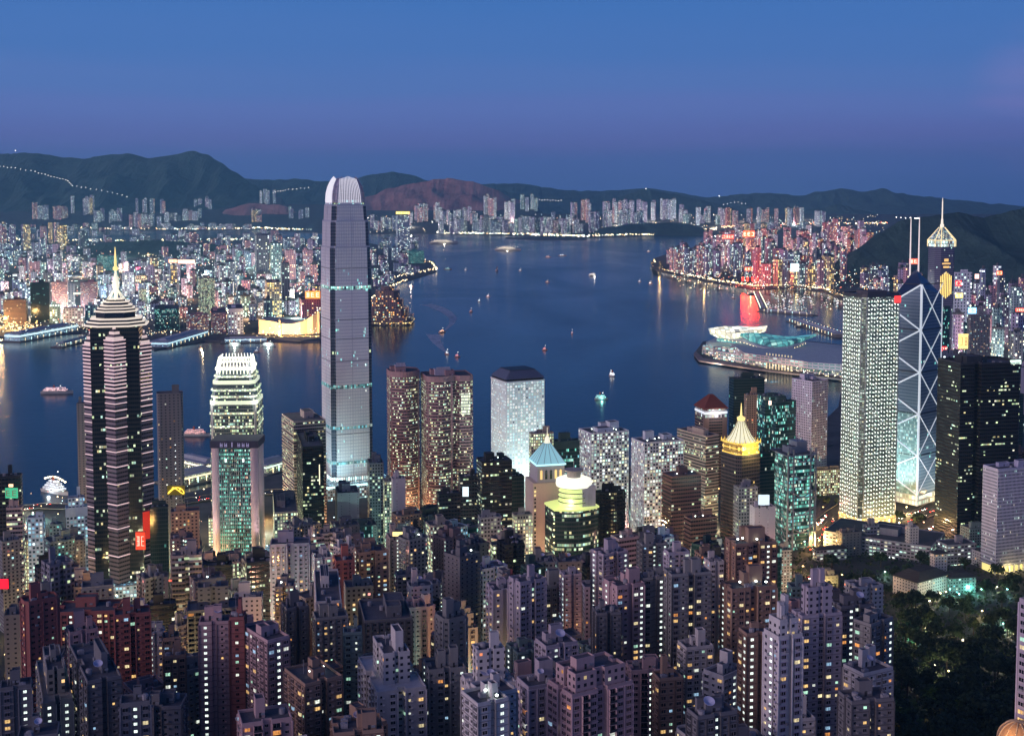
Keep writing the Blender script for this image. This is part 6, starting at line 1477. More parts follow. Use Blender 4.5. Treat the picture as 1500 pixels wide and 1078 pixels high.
for a_ in ((-10, 130, 372, 392, 34, 10, 34, 7, 13, BLUE), (-10, 90, 392, 430, 40, 12, 42, 8, 15, BLUE), (0, 60, 440, 470, 12, 18, 46, 10, 16, BLUE), (90, 240, 388, 410, 30, 8, 22, 8, 14, BLUE), (140, 300, 405, 440, 52, 12, 34, 8, 15, BLUE + ['far_warm']), (235, 380, 366, 400, 60, 10, 30, 7, 12, HOUS + BLUE), (300, 470, 400, 440, 60, 10, 34, 8, 14, BLUE + PINK), (340, 470, 370, 398, 40, 10, 32, 7, 12, BLUE),
           (140, 270, 440, 470, 34, 12, 32, 9, 16, BLUE), (314, 400, 440, 470, 26, 12, 34, 9, 15, BLUE), (545, 600, 378, 392, 14, 10, 22, 7, 10, HOUS), (560, 615, 394, 402, 12, 8, 14, 7, 11, ['far_blue', 'far_lilac']), (545, 575, 408, 420, 8, 8, 16, 8, 14, BLUE), (550, 640, 352, 366, 10, 5, 12, 6, 10, BLUE), (400, 470, 452, 466, 8, 14, 28, 9, 14, BLUE), (250, 470, 352, 364, 30, 8, 22, 7, 11, HOUS), (100, 250, 353, 360, 12, 5, 12, 7, 12, BLUE)):
    scatter(*a_)
FARS.sort(key=lambda t: -t[0])
def place_far():
    rest = {}
    kept = []
    for i, (sz, x, y, h, w, d, th, st, pl, px, yt, yb, zb_) in enumerate(FARS):
        mb = tower_mesh(w, d, h, st, pl, i)
        if len(kept) < 300:
            o = mb.build('distant_tower', [S(st)[0], CON()], None, (x, y, 2 + zb_)); o.rotation_euler = (0, 0, th)
            kept.append([o, px, yt, yb, st, sz, h, w]); o['group'] = 'towers across the harbour and along the far shores'; o['category'] = 'tower'
            BUILT.append([o, x, y, w * .6, px - 4, px + 4, yt, st])
        else:
            mb.xform(Matrix.Translation((x, y, 2 + zb_)) @ Matrix.Rotation(th, 4, 'Z')); u = R.randrange(400) * 7.0
            r = rest.setdefault('a', (MB(), []))[0]; names = rest['a'][1]
            if st not in names: names.append(st)
            k = names.index(st) * 2; b0 = len(r.v); r.v.extend(mb.v); r.f.extend(tuple(q + b0 for q in f) for f in mb.f); r.uv.extend((a + u, c + u) for a, c in mb.uv); r.m.extend(k + q for q in mb.m)
    r, names = rest['a']; mats = []
    for s_ in names: mats += [S(s_)[0], CON()]
    tag(r.build('distant_tower', mats), 'mass of smaller towers and blocks filling the far shores', 'tower', kind='stuff')
    return kept
KEPT = place_far()

# ================================================================== PARK, LOW BUILDINGS
def groundY(px, py, h):
    """distance at which a point h above the ground shows at this pixel"""
    Y = 900.0
    for _ in range(60):
        p = atY(px, py, Y); gz = ground(p.x, p.y) + h; e = p.z - gz; Y += e * 1.6
    return Y
def low(xl, xc, xr, yt, h, th, style, label, name='office_block', cat='building', roofk='flat', **k):
    Y = groundY(xc, yt, h); return bld(xl, xc, xr, yt, Y, th, style, 'rect', name=name, cat=cat, label=label, roof=roofk, rich=k.pop('rich', 1), **k)
low(1266, 1364, 1384, 802, 17, 58, 'lowrise', 'long low government wing with white lit windows slanting towards the viewer', depth=115)
low(1267, 1270, 1288, 772, 26, 14, 'lowrise', 'end block of the low government offices under the starlit tower')
low(1385, 1388, 1430, 800, 20, 14, 'lowrise', 'low government wing with long rows of bright windows')
low(1416, 1421, 1456, 776, 24, 14, 'teal_res', 'low cyan-tinted block beside the lavender slab')
low(1330, 1333, 1346, 774, 34, 14, 'white_res', 'small pale belfry-like block above the government wing roof')
low(1190, 1196, 1240, 806, 11, 12, 'lowrise', 'low dark block with bright top windows by the orange road', roofk='hip')
low(1137, 1140, 1160, 808, 40, 12, 'teal_res', 'narrow blue glass-ribbed block left of the park')
low(1230, 1234, 1262, 782, 24, 14, 'dim_slab', 'small dim villa block among the trees under the starlit tower')
GH = 'government_house'
low(1308, 1344, 1392, 854, 13, 34, 'white_res', 'long white colonial mansion with a dark roof among the park trees', name='mansion', cat='house', roofk='hip')
low(1366, 1370, 1388, 812, 32, 14, 'white_res', 'square white tower rising behind the colonial mansion', name='house_tower', cat='house', roofk='hip')
low(1388, 1392, 1430, 848, 14, 14, 'teal_res', 'mansion wing washed in turquoise light', name='mansion', cat='house', roofk='hip')
low(1420, 1440, 1500, 812, 14, 20, 'white_res', 'low white terraced building below the lavender slab', name='office_block')
low(1196, 1200, 1228, 846, 14, 14, 'dim_slab', 'dim low building half sunk in the park trees')
def lampat(px, py, h=6, e=0, col=(1, .8, .45), label=None, head=.55, glowm=None, light=True, p=None, nm='street_lamp'):
    p = p or atG(px, py); root = empty(nm, p)
    b = MB(); b.tube((0, 0, 0), (0, 0, h), .12, 5); b.tube((0, 0, h), (.9, 0, h + .3), .08, 4); b.build('pole', DARK(), root)
    b = MB(); b.lathe([(0, h - .2), (head, h + .2), (head * .8, h + .7), (0, h + .9)], 8); b.xform(Matrix.Translation((.9, 0, 0))); b.build('lamp_head', glowm or glow('lamp_%.2f%.2f%.2f' % col, col, 7), root)
    if e: point('lamp_light', root, (.9, 0, h - .9), e, col, .4)
    tag(root, label, 'street lamp', 'street lamps'); LAMPS.append(root); return root
LAMPS = []
for px, py, e, col, lab in ((1403, 879, 9e3, (.25, 1, .8), 'turquoise lamp on the mansion lawn, nearest the wing'), (1418, 868, 1.2e4, (.2, 1, .8), 'turquoise lamp beside the mansion wing'), (1390, 872, 8e3, (.3, 1, .85), 'turquoise lamp between the mansion and its wing'), (1436, 872, 7e3, (.35, .95, .8), 'turquoise lamp right of the mansion wing'), (1376, 878, 6e3, (1, .7, .35), 'warm lamp at the mansion porch'), (1384, 876, 5e3, (1, .75, .4), 'second warm lamp at the mansion porch'),
                            (1295, 846, 3e3, (.6, 1, .8), 'greenish lamp deep in the park trees'), (1474, 872, 7e3, (.4, .9, 1), 'blue-white lamp with lit shrubs at the right of the park'), (1365, 925, 7e3, (1, .75, .2), 'amber lamp lighting tree crowns in the middle of the park'), (1437, 905, 6e3, (1, .75, .3), 'amber lamp by the upper park path'), (1440, 935, 6e3, (1, .7, .25), 'amber lamp above the dark lower park'), (1478, 922, 9e3, (1, .8, .5), 'pair-like bright lamp at the fountain plaza'), (1485, 922, 9e3, (1, .85, .6), 'bright cream lamp at the right park edge'),
                            (1455, 914, 3e3, (.4, 1, .9), 'first green lamp of the row along the park terrace'), (1463, 916, 3e3, (.5, 1, .9), 'second green lamp of the row along the park terrace'), (1446, 917, 3e3, (.6, 1, .9), 'third green lamp of the row along the park terrace'), (1264, 805, 9e3, (1, .75, .1), 'bright yellow lamp ball by the government wing'), (1216, 868, 1.2e4, (1, .7, .2), 'yellow lamp on the curving road in the trees'), (1206, 874, 8e3, (1, .6, .15), 'orange lamp on the curving road in the trees'),
                            (1374, 1043, 1e3, (.8, 1, .3), 'tiny yellow lamp in the dark lower park'), (1360, 890, 2e3, (1, .9, .6), 'small lamp behind the mansion lawn'), (1478, 858, 2e3, (1, .9, .3), 'small yellow lamp right of the mansion')):
    lampat(px, py, 6, e * (.8 if col[0] < .5 else 1.8), col, lab, head=.8)

_r2 = random.Random(4); _pl = 0
while _pl < 18:
    _x, _y = _r2.uniform(1315, 1495), _r2.uniform(835, 1010); _c = _r2.choice([(1, .8, .35), (.6, 1, .8), (1, .9, .6), (.4, 1, .85)])
    lampat(_x, _y, 6, 5e3, _c, None, head=.5); LAMPS[-1]['where'] = 'a park path'; _pl += 1
def leafmat():
    m, nt, N, L, b = nodes('leaf'); oi = N('ShaderNodeObjectInfo'); g = N('ShaderNodeNewGeometry'); nz = N('ShaderNodeTexNoise'); nz.inputs['Scale'].default_value = .35; nz.inputs['Detail'].default_value = 4
    L(g.outputs['Position'], nz.inputs['Vector']); r = N('ShaderNodeValToRGB'); r.color_ramp.elements[0].position = .35; r.color_ramp.elements[1].position = .7
    r.color_ramp.elements[0].color = (.014, .028, .014, 1); r.color_ramp.elements[1].color = (.06, .085, .038, 1); L(nz.outputs[0], r.inputs[0])
    L(r.outputs[0], b.inputs['Base Color']); b.inputs['Roughness'].default_value = .8; b.inputs['Specular IOR Level'].default_value = .15
    MATS['leaf'] = m; return m
LEAF = leafmat(); BARK = paint('bark', (.05, .04, .03), .9)
def tree_proto(seed, h, r_, squash, n):
    r = random.Random(seed); t = MB(); t.tube((0, 0, -2), (0, 0, h * .45), h * .035, 7, r2=h * .022)
    lobes = []
    for k in range(6):
        a = k * 1.05 + r.random(); q = (math.cos(a) * r_ * r.uniform(.3, .62), math.sin(a) * r_ * r.uniform(.3, .62), h * r.uniform(.55, .85)); lobes.append((q, r_ * r.uniform(.38, .6)))
        t.tube((0, 0, h * .38), (q[0] * .8, q[1] * .8, q[2]), h * .016, 5, r2=h * .005)
    lobes.append(((0, 0, h * .8), r_ * .6)); c = MB()
    for i in range(n):
        q, rr = r.choice(lobes); v = Vector((r.gauss(0, 1), r.gauss(0, 1), r.gauss(0, 1))).normalized() * rr * r.uniform(.55, 1.12); v.z *= squash
        p = Vector(q) + v; nrm = (v.normalized() + Vector((r.uniform(-.6, .6), r.uniform(-.6, .6), r.uniform(-.2, .9)))).normalized(); a = nrm.orthogonal().normalized(); b_ = nrm.cross(a); s = r.uniform(.5, 1.15) * r_ * .14
        a, b_ = a * s, b_ * s * r.uniform(.6, 1); c.face([p - a - b_ * .3, p - b_, p + a, p + b_ * .8 + a * .3, p - a * .3 + b_])
    return t.mesh('trunk', BARK), c.mesh('crown', LEAF)
TREES = [tree_proto(1, 15, 8, .7, 520), tree_proto(2, 12, 7, .75, 460), tree_proto(3, 18, 8.5, .8, 560), tree_proto(4, 10, 5.5, .8, 380), tree_proto(5, 14, 4, 1.5, 380)]
TR = []
def tree(px, py, k=None, s=None):
    p = atG(px, py)
    for bb in BUILT:
        if abs(bb[1] - p.x) < bb[3] + 4 and abs(bb[2] - p.y) < bb[3] + 4 and bb[2] < 1700 and (bb[0].type == 'EMPTY'): return
    k = R.randrange(5) if k is None else k; s = s or R.uniform(.8, 1.25)
    root = empty('tree', p, R.uniform(0, 6.28)); root.scale = (s, s, s * R.uniform(.85, 1.15))
    for nm, me in zip(('trunk', 'crown'), TREES[k]):
        o = bpy.data.objects.new(nm, me); COL.objects.link(o); o.parent = root
    tag(root, None, 'tree', 'trees of the hillside park'); TR.append((root, px, py, k)); return root
R.seed(11)
for i in range(460):
    px, py = R.uniform(1185, 1515) if i < 330 else R.uniform(1500, 1660), 812 + 290 * R.random() ** .8
    if px < 1312 and py > 905: continue
    if 1300 < px < 1440 and 850 < py < 884: continue
    if len(TR) < 278: tree(px, py)
for px, py in ((1290, 765), (1305, 768), (1318, 766), (1345, 772), (1360, 776), (1372, 778), (1385, 785), (1240, 768), (1250, 772), (1225, 742), (1190, 730), (1200, 735), (1195, 725), (1210, 742), (1260, 790), (1275, 825), (1290, 830), (1450, 800), (1470, 806), (1490, 812)): tree(px, py)
# undergrowth as one mass
ub = MB(); ur = random.Random(5)
for i in range(7500):
    px, py = ur.uniform(1150, 1660), ur.uniform(800, 1100)
    if px < 1300 and py > 900: continue
    p = atG(px, py); p.z += ur.uniform(.2, 2.4); s = ur.uniform(.8, 2.2); a = Vector((ur.uniform(-1, 1), ur.uniform(-1, 1), ur.uniform(-.5, .5))).normalized(); b_ = a.orthogonal().normalized() * s; a *= s
    ub.face([p - a, p - b_, p + a, p + b_])
tag(ub.build('undergrowth', LEAF), 'dark undergrowth between the park trees', kind='stuff')
def domed_corner():
    p = atY(1492, 1060, 430); root = empty('domed_pavilion', (p.x, p.y, ground(p.x, p.y))); h = p.z - ground(p.x, p.y); tag(root, 'orange-lit ribbed dome at the lower right corner', 'pavilion')
    b = MB(); b.lathe([(7, 0), (7, h - 6)], 20); b.build('drum', paint('dome_drum', (.4, .26, .2)), root)
    b = MB(); b.lathe([(7 * math.cos(t), h - 6 + 7 * math.sin(t)) for t in [i * math.pi / 16 for i in range(9)]], 24); b.build('dome', paint('dome_copper', (.42, .24, .12), .6), root)
    b = MB()
    for k in range(12):
        a = k * math.pi / 6; pr = [(7.1 * math.cos(t) * math.cos(a), 7.1 * math.cos(t) * math.sin(a), h - 6 + 7.1 * math.sin(t)) for t in [i * math.pi / 12 for i in range(7)]]
        for u, v in zip(pr, pr[1:]): b.tube(u, v, .25, 4)
    b.build('dome_rib', paint('dome_rib', (.55, .4, .25)), root); point('dome_lamp', root, (-9, -9, h), 3.5e3, (1, .6, .25), .5)
domed_corner()

# ================================================================== ROADS, CARS, LAMPS
ASPH = paint('asphalt', (.055, .055, .06), .85, .3, .05)
def road(pts, width, label, zoff=.35, elevated=0, name='road'):
    P_ = [at(px, py, 4 + elevated) if elevated else atG(px, py) for px, py in pts]; mb = MB(); path = []
    for a, b in zip(P_, P_[1:]):
        n = max(2, int((b - a).length / 12))
        for i in range(n): path.append(a.lerp(b, i / n))
    path.append(P_[-1]); L_ = []; R_ = []
    for i, p in enumerate(path):
        t = (path[min(i + 1, len(path) - 1)] - path[max(i - 1, 0)]).normalized(); s = Vector((-t.y, t.x, 0)).normalized() * width / 2
        z = p.z + zoff if elevated else max(ground(p.x, p.y), p.z) + zoff + .4
        L_.append(Vector((p.x + s.x, p.y + s.y, z))); R_.append(Vector((p.x - s.x, p.y - s.y, z)))
    for i in range(len(path) - 1):
        mb.face([R_[i], R_[i + 1], L_[i + 1], L_[i]], None, 0)
        for A, sg in ((L_, 1), (R_, -1)):
            a, b = A[i], A[i + 1]; up = Vector((0, 0, .9)); mb.face([a, b, b + up, a + up] if sg < 0 else [b, a, a + up, b + up], None, 1)
        if i % 2 == 0: c0, c1 = (L_[i] + R_[i]) / 2 + Vector((0, 0, .02)), (L_[i + 1] + R_[i + 1]) / 2 + Vector((0, 0, .02)); s = (L_[i] - R_[i]).normalized() * .12; mb.face([c0 - s, c1 - s, c1 + s, c0 + s], None, 2)
        if elevated and i % 4 == 0: m_ = (L_[i] + R_[i]) / 2; mb.box(m_.x, m_.y, 0, 2, 2, m_.z - .3, 0, 1)
    if not elevated and width < 20:
        for p in path: BUILT.append([None, p.x, p.y, width * .55, 0, 0, 0, 'road'])
    tag(mb.build(name, [ASPH, paint('road_wall', (.22, .21, .2)), paint('road_paint', (.7, .7, .68))]), label, kind='structure'); return path
def car_proto(col):
    b = MB(); b.prism(chamf(1.8, 4.4, .3), .35, .95); b.prism(rect(1.7, 2.4), .95, 1.45, poly2=rect(1.3, 1.7), m=1); body = b.mesh('body', [paint('car_%.2f_%.2f_%.2f' % col, col, .35, .05), GLASSD()])
    h = MB(); h.box(0, 0, 0, .55, .12, .35); head = h.mesh('headlight', glow('headlight', (1, .95, .8), 22)); t = h.mesh('taillight', glow('taillight', (1, .04, .02), 14))
    w = MB(); w.tube((-.12, 0, 0), (.12, 0, 0), .33, 10); return body, head, t, w.mesh('wheel', DARK())
CARP = [car_proto(c) for c in ((.5, .06, .05), (.6, .6, .6), (.05, .05, .06), (.2, .25, .35), (.45, .08, .06))]
CARS = []
def cars(path, n, where, width):
    for i in range(n):
        k = R.randrange(len(path) - 1); a, b = path[k], path[k + 1]; p = a.lerp(b, R.random()); t = (b - a).normalized(); side = R.choice((-1, 1)); s = Vector((-t.y, t.x, 0)) * side * width * R.uniform(.14, .34)
        z = max(ground(p.x, p.y), p.z) + .8; root = empty('car', (p.x + s.x, p.y + s.y, z), math.atan2(t.y, t.x) - math.pi / 2 + (math.pi if side > 0 else 0)); pr = R.choice(CARP)
        for nm, me, loc in (('body', pr[0], (0, 0, 0)), ('headlight', pr[1], (-.55, 2.2, .6)), ('headlight', pr[1], (.55, 2.2, .6)), ('taillight', pr[2], (-.55, -2.2, .7)), ('taillight', pr[2], (.55, -2.2, .7)), ('wheel', pr[3], (-.85, 1.4, .33)), ('wheel', pr[3], (.85, 1.4, .33)), ('wheel', pr[3], (-.85, -1.4, .33)), ('wheel', pr[3], (.85, -1.4, .33))):
            o = bpy.data.objects.new(nm, me); COL.objects.link(o); o.parent = root; o.location = loc
        tag(root, 'car with its lamps lit driving on ' + where, 'car', 'cars on ' + where)
def roadlamps(path, step, col, e, where, every=3, off=9, h=9):
    acc = 0; k = 0
    for a, b in zip(path, path[1:]):
        acc += (b - a).length
        if acc < step: continue
        acc = 0; t = (b - a).normalized(); s = Vector((-t.y, t.x, 0)) * off * (1 if k % 2 else -1); p = a + s; p.z = max(ground(p.x, p.y), a.z)
        lampat(0, 0, h, e if k % every == 0 else 0, col, None, .9, p=p); LAMPS[-1]['where'] = where; k += 1
for pts, w, nm, elev, nc, ls, le, col in (([(1176, 806), (1194, 782), (1212, 764), (1226, 752), (1242, 742)], 26, 'the orange road', 0, 34, 20, 7e4, (1, .62, .2)),
    ([(1292, 776), (1330, 762), (1362, 748), (1392, 728)], 26, 'the golden road', 0, 34, 20, 7e4, (1, .66, .26)), ([(1340, 790), (1372, 775), (1410, 762)], 18, 'the black tower street', 0, 18, 24, 4e4, (1, .5, .25)),
    ([(1376, 520), (1412, 540), (1416, 500), (1424, 470)], 24, 'the bright eastern street', 0, 10, 60, 6e4, (1, .7, .35)),
    ([(-20, 752), (60, 742), (140, 744), (250, 738), (330, 726), (420, 720), (520, 722)], 26, 'the harbour-front road', 0, 40, 40, 1.8e4, (1, .8, .45)), ([(176, 905), (172, 940), (168, 990)], 14, 'the pink-lit street', 0, 8, 18, 9e3, (1, .55, .4)), ([(186, 870), (180, 900), (176, 930)], 14, 'the cream-lit street', 0, 8, 16, 1.4e4, (1, .85, .55)),
    ([(30, 930), (26, 960), (22, 1000)], 14, 'the narrow golden street', 0, 8, 18, 1e4, (1, .7, .3)), ([(640, 905), (622, 925), (600, 938)], 14, 'the yellow street', 0, 8, 14, 1.4e4, (1, .8, .3)), ([(300, 800), (290, 830), (298, 850), (380, 790)], 14, 'the street behind the bank', 0, 12, 26, 1.6e4, (1, .85, .4)),
    ([(958, 384), (964, 395), (1010, 406), (1060, 415), (1105, 421), (1160, 419), (1210, 426), (1236, 438)], 40, 'the coastal expressway', 14, 0, 100, 6e4, (1, .62, .22)),
    ([(1236, 440), (1228, 434), (1200, 424)], 30, 'the expressway bend', 16, 0, 50, 4e4, (1, .62, .22)),
    ([(1178, 830), (1196, 862), (1218, 876), (1222, 850)], 12, 'the park road', 0, 4, 30, 7e3, (1, .7, .25)), ([(660, 720), (720, 716), (800, 712), (900, 702), (1000, 690), (1120, 672), (1210, 650)], 24, 'the waterfront road', 0, 20, 50, 2e4, (.9, 1, .7))):
    pa = road(pts, w, 'asphalt surface of ' + nm, elevated=elev); cars(pa, nc, nm, w); roadlamps(pa, ls, col, le, nm, off=w / 2 + 1, h=9 if not elev else 12)

# ================================================================== BOATS
def hull(L, W, H, name='hull'):
    b = MB(); n = 8; st = []
    for i in range(n + 1):
        t = i / n; x = -L / 2 + L * t; w = W / 2 * (1 - max(0, (t - .55) / .45) ** 2 * .96) * (.85 if i == 0 else 1); st.append((x, w, H * (1 + .35 * max(0, t - .6))))
    for (x0, w0, h0), (x1, w1, h1) in zip(st, st[1:]):
        for sg in (-1, 1):
            q = [(x0, sg * w0 * .75, -1), (x1, sg * w1 * .7, -1), (x1, sg * w1, h1), (x0, sg * w0, h0)]; b.face(q if sg < 0 else q[::-1])
        b.face([(x0, -w0, h0), (x1, -w1, h1), (x1, w1, h1), (x0, w0, h0)], None, 1)
    x0, w0, h0 = st[0]; b.face([(x0, w0 * .75, -1), (x0, -w0 * .75, -1), (x0, -w0, h0), (x0, w0, h0)]); return b
BOATS = []
def boat(px, py, Lpx, ang, kind, label, glowc=(1, .9, .7), st=1.6, light=0, name=None, cat=None):
    p = at(px, py, 0); k = p.y / F; L = max(14, Lpx * k); root = empty(name or kind, (p.x, p.y, .3), math.radians(ang)); W = L * (.26 if kind != 'launch' else .32); H = L * .06 + 1
    hullc = {'ferry': (.5, .5, .48), 'launch': (.45, .25, .2), 'junk': (.2, .04, .03), 'liner': (.6, .58, .55), 'barge': (.12, .12, .14)}[kind]
    hull(L, W, H).build('hull', [paint('hull_' + kind, hullc), paint('deck_wood', (.2, .16, .12))], root); g = facade('boat_%.1f%.1f%.1f' % glowc, (.6, .58, .55), (.3, .3, .3), 3.2, 2.8, .12, .2, .8, .92, [glowc] * 6, st * 1.3, 0)
    if kind in ('ferry', 'liner'):
        nd = 2 if kind == 'ferry' else 4
        for i in range(nd): b = MB(); b.prism([(x - L * .06, y) for x, y in chamf(L * (.74 - .13 * i), W * (.86 - .1 * i), W * .12)], H + i * 3.1 + .1, H + i * 3.1 + 3.0); b.build('deck_house', g, root)
        b = MB(); b.lathe([(1.8, 0), (1.5, 5), (0, 5)], 10); b.build('funnel', paint('funnel', (.4, .1, .06)), root, (-L * .1, 0, H + nd * 3.1)); b = MB(); b.tube((0, 0, 0), (0, 0, 9), .2, 5); b.build('mast', STEEL(), root, (L * .15, 0, H + nd * 2.6))
        if kind == 'liner':
            for i in range(9): b = MB(); b.lathe([(0, -1.4), (1.8, 0), (0, 1.4)], 6); b.build('deck_lamp', glow('deck_lamp', (1, .88, .6), 5), root, (-L * .42 + i * L * .1, 0, H + 13 + 4 * math.sin(i * .4)))
    elif kind == 'junk':
        for x, h in ((-L * .2, L * .7), (L * .15, L * .9)):
            b = MB(); b.tube((x, 0, 0), (x, 0, h), .3, 5); b.build('mast', DARK(), root); b = MB(); b.face([(x - L * .14, .2, H + 1), (x + L * .16, .2, H + 1), (x + L * .12, .3, h * .9), (x - L * .02, .3, h)]); b.face([(x - L * .14, 0, H + 1), (x - L * .02, .1, h), (x + L * .12, .1, h * .9), (x + L * .16, 0, H + 1)]); b.build('sail', paint('red_sail', (.30, .04, .03)), root)
        b = MB(); b.box(-L * .3, 0, H, L * .2, W * .6, 3); b.build('cabin', g, root)
    elif kind == 'barge':
        b = MB(); b.box(-L * .35, 0, H, L * .16, W * .7, 6); b.build('wheelhouse', g, root); b = MB(); b.box(L * .05, 0, H, L * .5, W * .7, 2.5); b.build('cargo', paint('cargo', (.16, .12, .1)), root); b = MB(); b.tube((0, 0, H), (L * .2, 0, L * .3), .35, 5); b.build('derrick', DARK(), root)
    else:
        b = MB(); b.prism([(x - L * .08, y) for x, y in chamf(L * .5, W * .7, W * .1)], H, H + 3.2); b.build('cabin', g, root); b = MB(); b.prism([(x, y) for x, y in chamf(L * .2, W * .5, W * .08)], H + 3.2, H + 5); b.build('wheelhouse', g, root); b = MB(); b.tube((0, 0, H + 5), (0, 0, H + 9), .15, 4); b.build('mast', STEEL(), root)
    b = MB(); b.lathe([(0, 0), (.9, .8), (0, 1.6)], 6); b.build('masthead_lamp', glow('mast_lamp', (1, 1, .9), 4), root, (L * .1, 0, H + (9 if kind != 'liner' else 24)))
    if light: point('deck_light', root, (0, -W * .9, 3), light, glowc, 2).data.specular_factor = 1.0
    tag(root, label, cat or {'junk': 'sailing junk', 'liner': 'ship', 'barge': 'barge', 'ferry': 'ferry', 'launch': 'launch'}[kind]); BUILT.append([root, p.x, p.y, L / 2, px - 5, px + 5, py, 'boat']); return root
def wake(px, py, pts, label):
    mb = MB(); P_ = [at(a, b_, .06) for a, b_, _ in pts]; W_ = [w for *_, w in pts]
    L_, R_ = [], []
    for i, p in enumerate(P_):
        t = (P_[min(i + 1, len(P_) - 1)] - P_[max(0, i - 1)]).normalized(); s = Vector((-t.y, t.x, 0)) * W_[i]; L_.append(p + s); R_.append(p - s)
    for i in range(len(P_) - 1): mb.face([R_[i], R_[i + 1], L_[i + 1], L_[i]])
    m, nt, N, L, b = nodes('wake_foam%d' % px); tc = N('ShaderNodeTexCoord'); nz = N('ShaderNodeTexNoise'); nz.inputs['Scale'].default_value = .06; nz.inputs['Detail'].default_value = 6; L(tc.outputs['Object'], nz.inputs[0])
    b.inputs['Base Color'].default_value = (.62, .72, .85, 1); b.inputs['Roughness'].default_value = 1; b.inputs['Specular IOR Level'].default_value = 0; L(mth(nt, 'MULTIPLY', nz.outputs[0], 1.1), b.inputs['Alpha']); tag(mb.build('wake', m), label, kind='stuff')
boat(650, 357, 42, 8, 'liner', 'large cruise liner outlined in gold lamps, the nearer shore one of two', (1, .85, .6), 1.5, 3e4, name='cruise_liner'); boat(744, 367, 38, -4, 'liner', 'cruise liner with dark hull and lit decks in mid-harbour', (1, .85, .6), 1.1, 1.5e4, name='cruise_liner')
for a_ in ((868, 404, 16, 50, 'ferry', 'white ferry glowing brightly in the middle of the harbour', (1, .92, .8), 1.1, 8e3), (728, 397, 8, 60, 'junk', 'dark red junk under sail', (1, .4, .3), .8, 0), (648, 487, 13, 48, 'launch', 'launch lit orange along its roof trailing a curved wake', (1, .5, .25), 2.0, 0), (655, 519, 11, -58, 'launch', 'white-lit launch heading down harbour with a straight wake', (.9, .95, 1), 2.2, 0),
           (798, 513, 8, 10, 'launch', 'small red-lit motor boat alone above the round-windowed tower', (1, .3, .25), 1.8, 0), (838, 489, 7, 75, 'launch', 'small pinkish boat heading straight away', (1, .6, .6), 1.2, 0), (896, 551, 11, 135, 'ferry', 'small white ferry below mid-harbour, nearer of two to the far side', (.9, .9, 1), .9, 0), (881, 585, 20, 6, 'ferry', 'dark-hulled ferry casting turquoise light on the water', (.3, 1, .9), 1.0, 3e3),
           (690, 457, 7, 50, 'launch', 'dark red boat left of the small white ones', (1, .4, .3), .9, 0), (702, 442, 6, 60, 'launch', 'tiny white-lit boat with a short wake', (.9, 1, 1), 2.2, 0), (715, 435, 7, -30, 'launch', 'tiny pink-white boat above the white-lit one', (1, .8, .85), 1.8, 0), (670, 523, 4, 0, 'launch', 'very small red buoy tender', (1, .3, .3), 1.4, 0),
           (802, 414, 7, 0, 'launch', 'orange-lit small boat right of centre harbour', (1, .6, .4), 1.6, 0), (762, 397, 5, 0, 'launch', 'tiny white boat in the upper harbour', (.9, .95, 1), 1.8, 0), (824, 375, 12, 4, 'launch', 'white-lit fast boat with foam at its bow in the upper harbour', (.9, 1, 1), 1.8, 0), (803, 377, 9, 0, 'launch', 'pinkish small boat in the upper harbour', (1, .6, .5), 1.2, 0),
           (950, 369, 6, 0, 'launch', 'tiny pale boat off the right headland', (1, .9, .7), 1.6, 0), (937, 413, 4, 0, 'launch', 'white speck of a boat off the lit promenade', (1, 1, 1), 2, 0), (953, 416, 6, -20, 'launch', 'small white boat off the lit promenade', (1, .9, .9), 1.8, 0), (1038, 430, 4, 0, 'launch', 'tiny boat inshore of the coastal road', (1, 1, .9), 2, 0), (1074, 437, 4, 0, 'launch', 'tiny dark boat beside the red reflection', (1, .7, .6), .8, 0),
           (294, 515, 12, 85, 'ferry', 'golden-lit ferry coming straight from the opposite shore', (1, .75, .4), 2.2, 2.5e4), (345, 507, 22, -6, 'ferry', 'green-white ferry moored at the opposite pier, left of two', (.8, 1, .9), 1.3, 1.5e4), (394, 507, 21, -4, 'ferry', 'green-white ferry moored at the opposite pier, right of two', (.8, 1, .95), 1.2, 1.5e4), (376, 516, 6, 0, 'launch', 'small boat below the two moored ferries', (.8, .9, 1), 1.3, 0),
           (84, 576, 46, 3, 'ferry', 'long pink-lit ferry crossing the dark water at the left', (1, .6, .55), .7, 0), (288, 638, 40, -3, 'ferry', 'ferry with red and white lights left of the crowned tower', (1, .45, .4), 1.0, 0), (602, 420, 8, 0, 'launch', 'small boat off the brightly lit dock', (1, .8, .6), 1.6, 2e4), (656, 395, 12, 0, 'launch', 'pale turquoise boat off the far point', (.5, 1, .95), 1.2, 0), (682, 396, 4, 0, 'launch', 'white speck of a boat right of the turquoise one', (1, 1, 1), 2, 0),
           (1110, 558, 26, 0, 'barge', 'dark barge with a pink-lit wheelhouse inside the hall basin', (1, .5, .6), 1.0, 0), (1214, 530, 20, -8, 'barge', 'moored barge beside the hall pier', (1, .9, .7), .9, 0), (1180, 479, 28, -8, 'barge', 'long cargo barge off the wharf', (1, .9, .6), 1.0, 0), (1205, 486, 20, -30, 'barge', 'shorter cargo barge close to the wharf', (1, .8, .5), 1.2, 0), (1290 - 190, 432, 12, 6, 'barge', 'dark lighter anchored at the end of the coastal road', (1, .8, .6), .8, 0)):
    boat(*a_)
boat(82, 722, 56, -32, 'liner', 'big white-lit vessel docked at the lower left pier', (.75, .92, 1), .6, 4e3, name='passenger_ship')
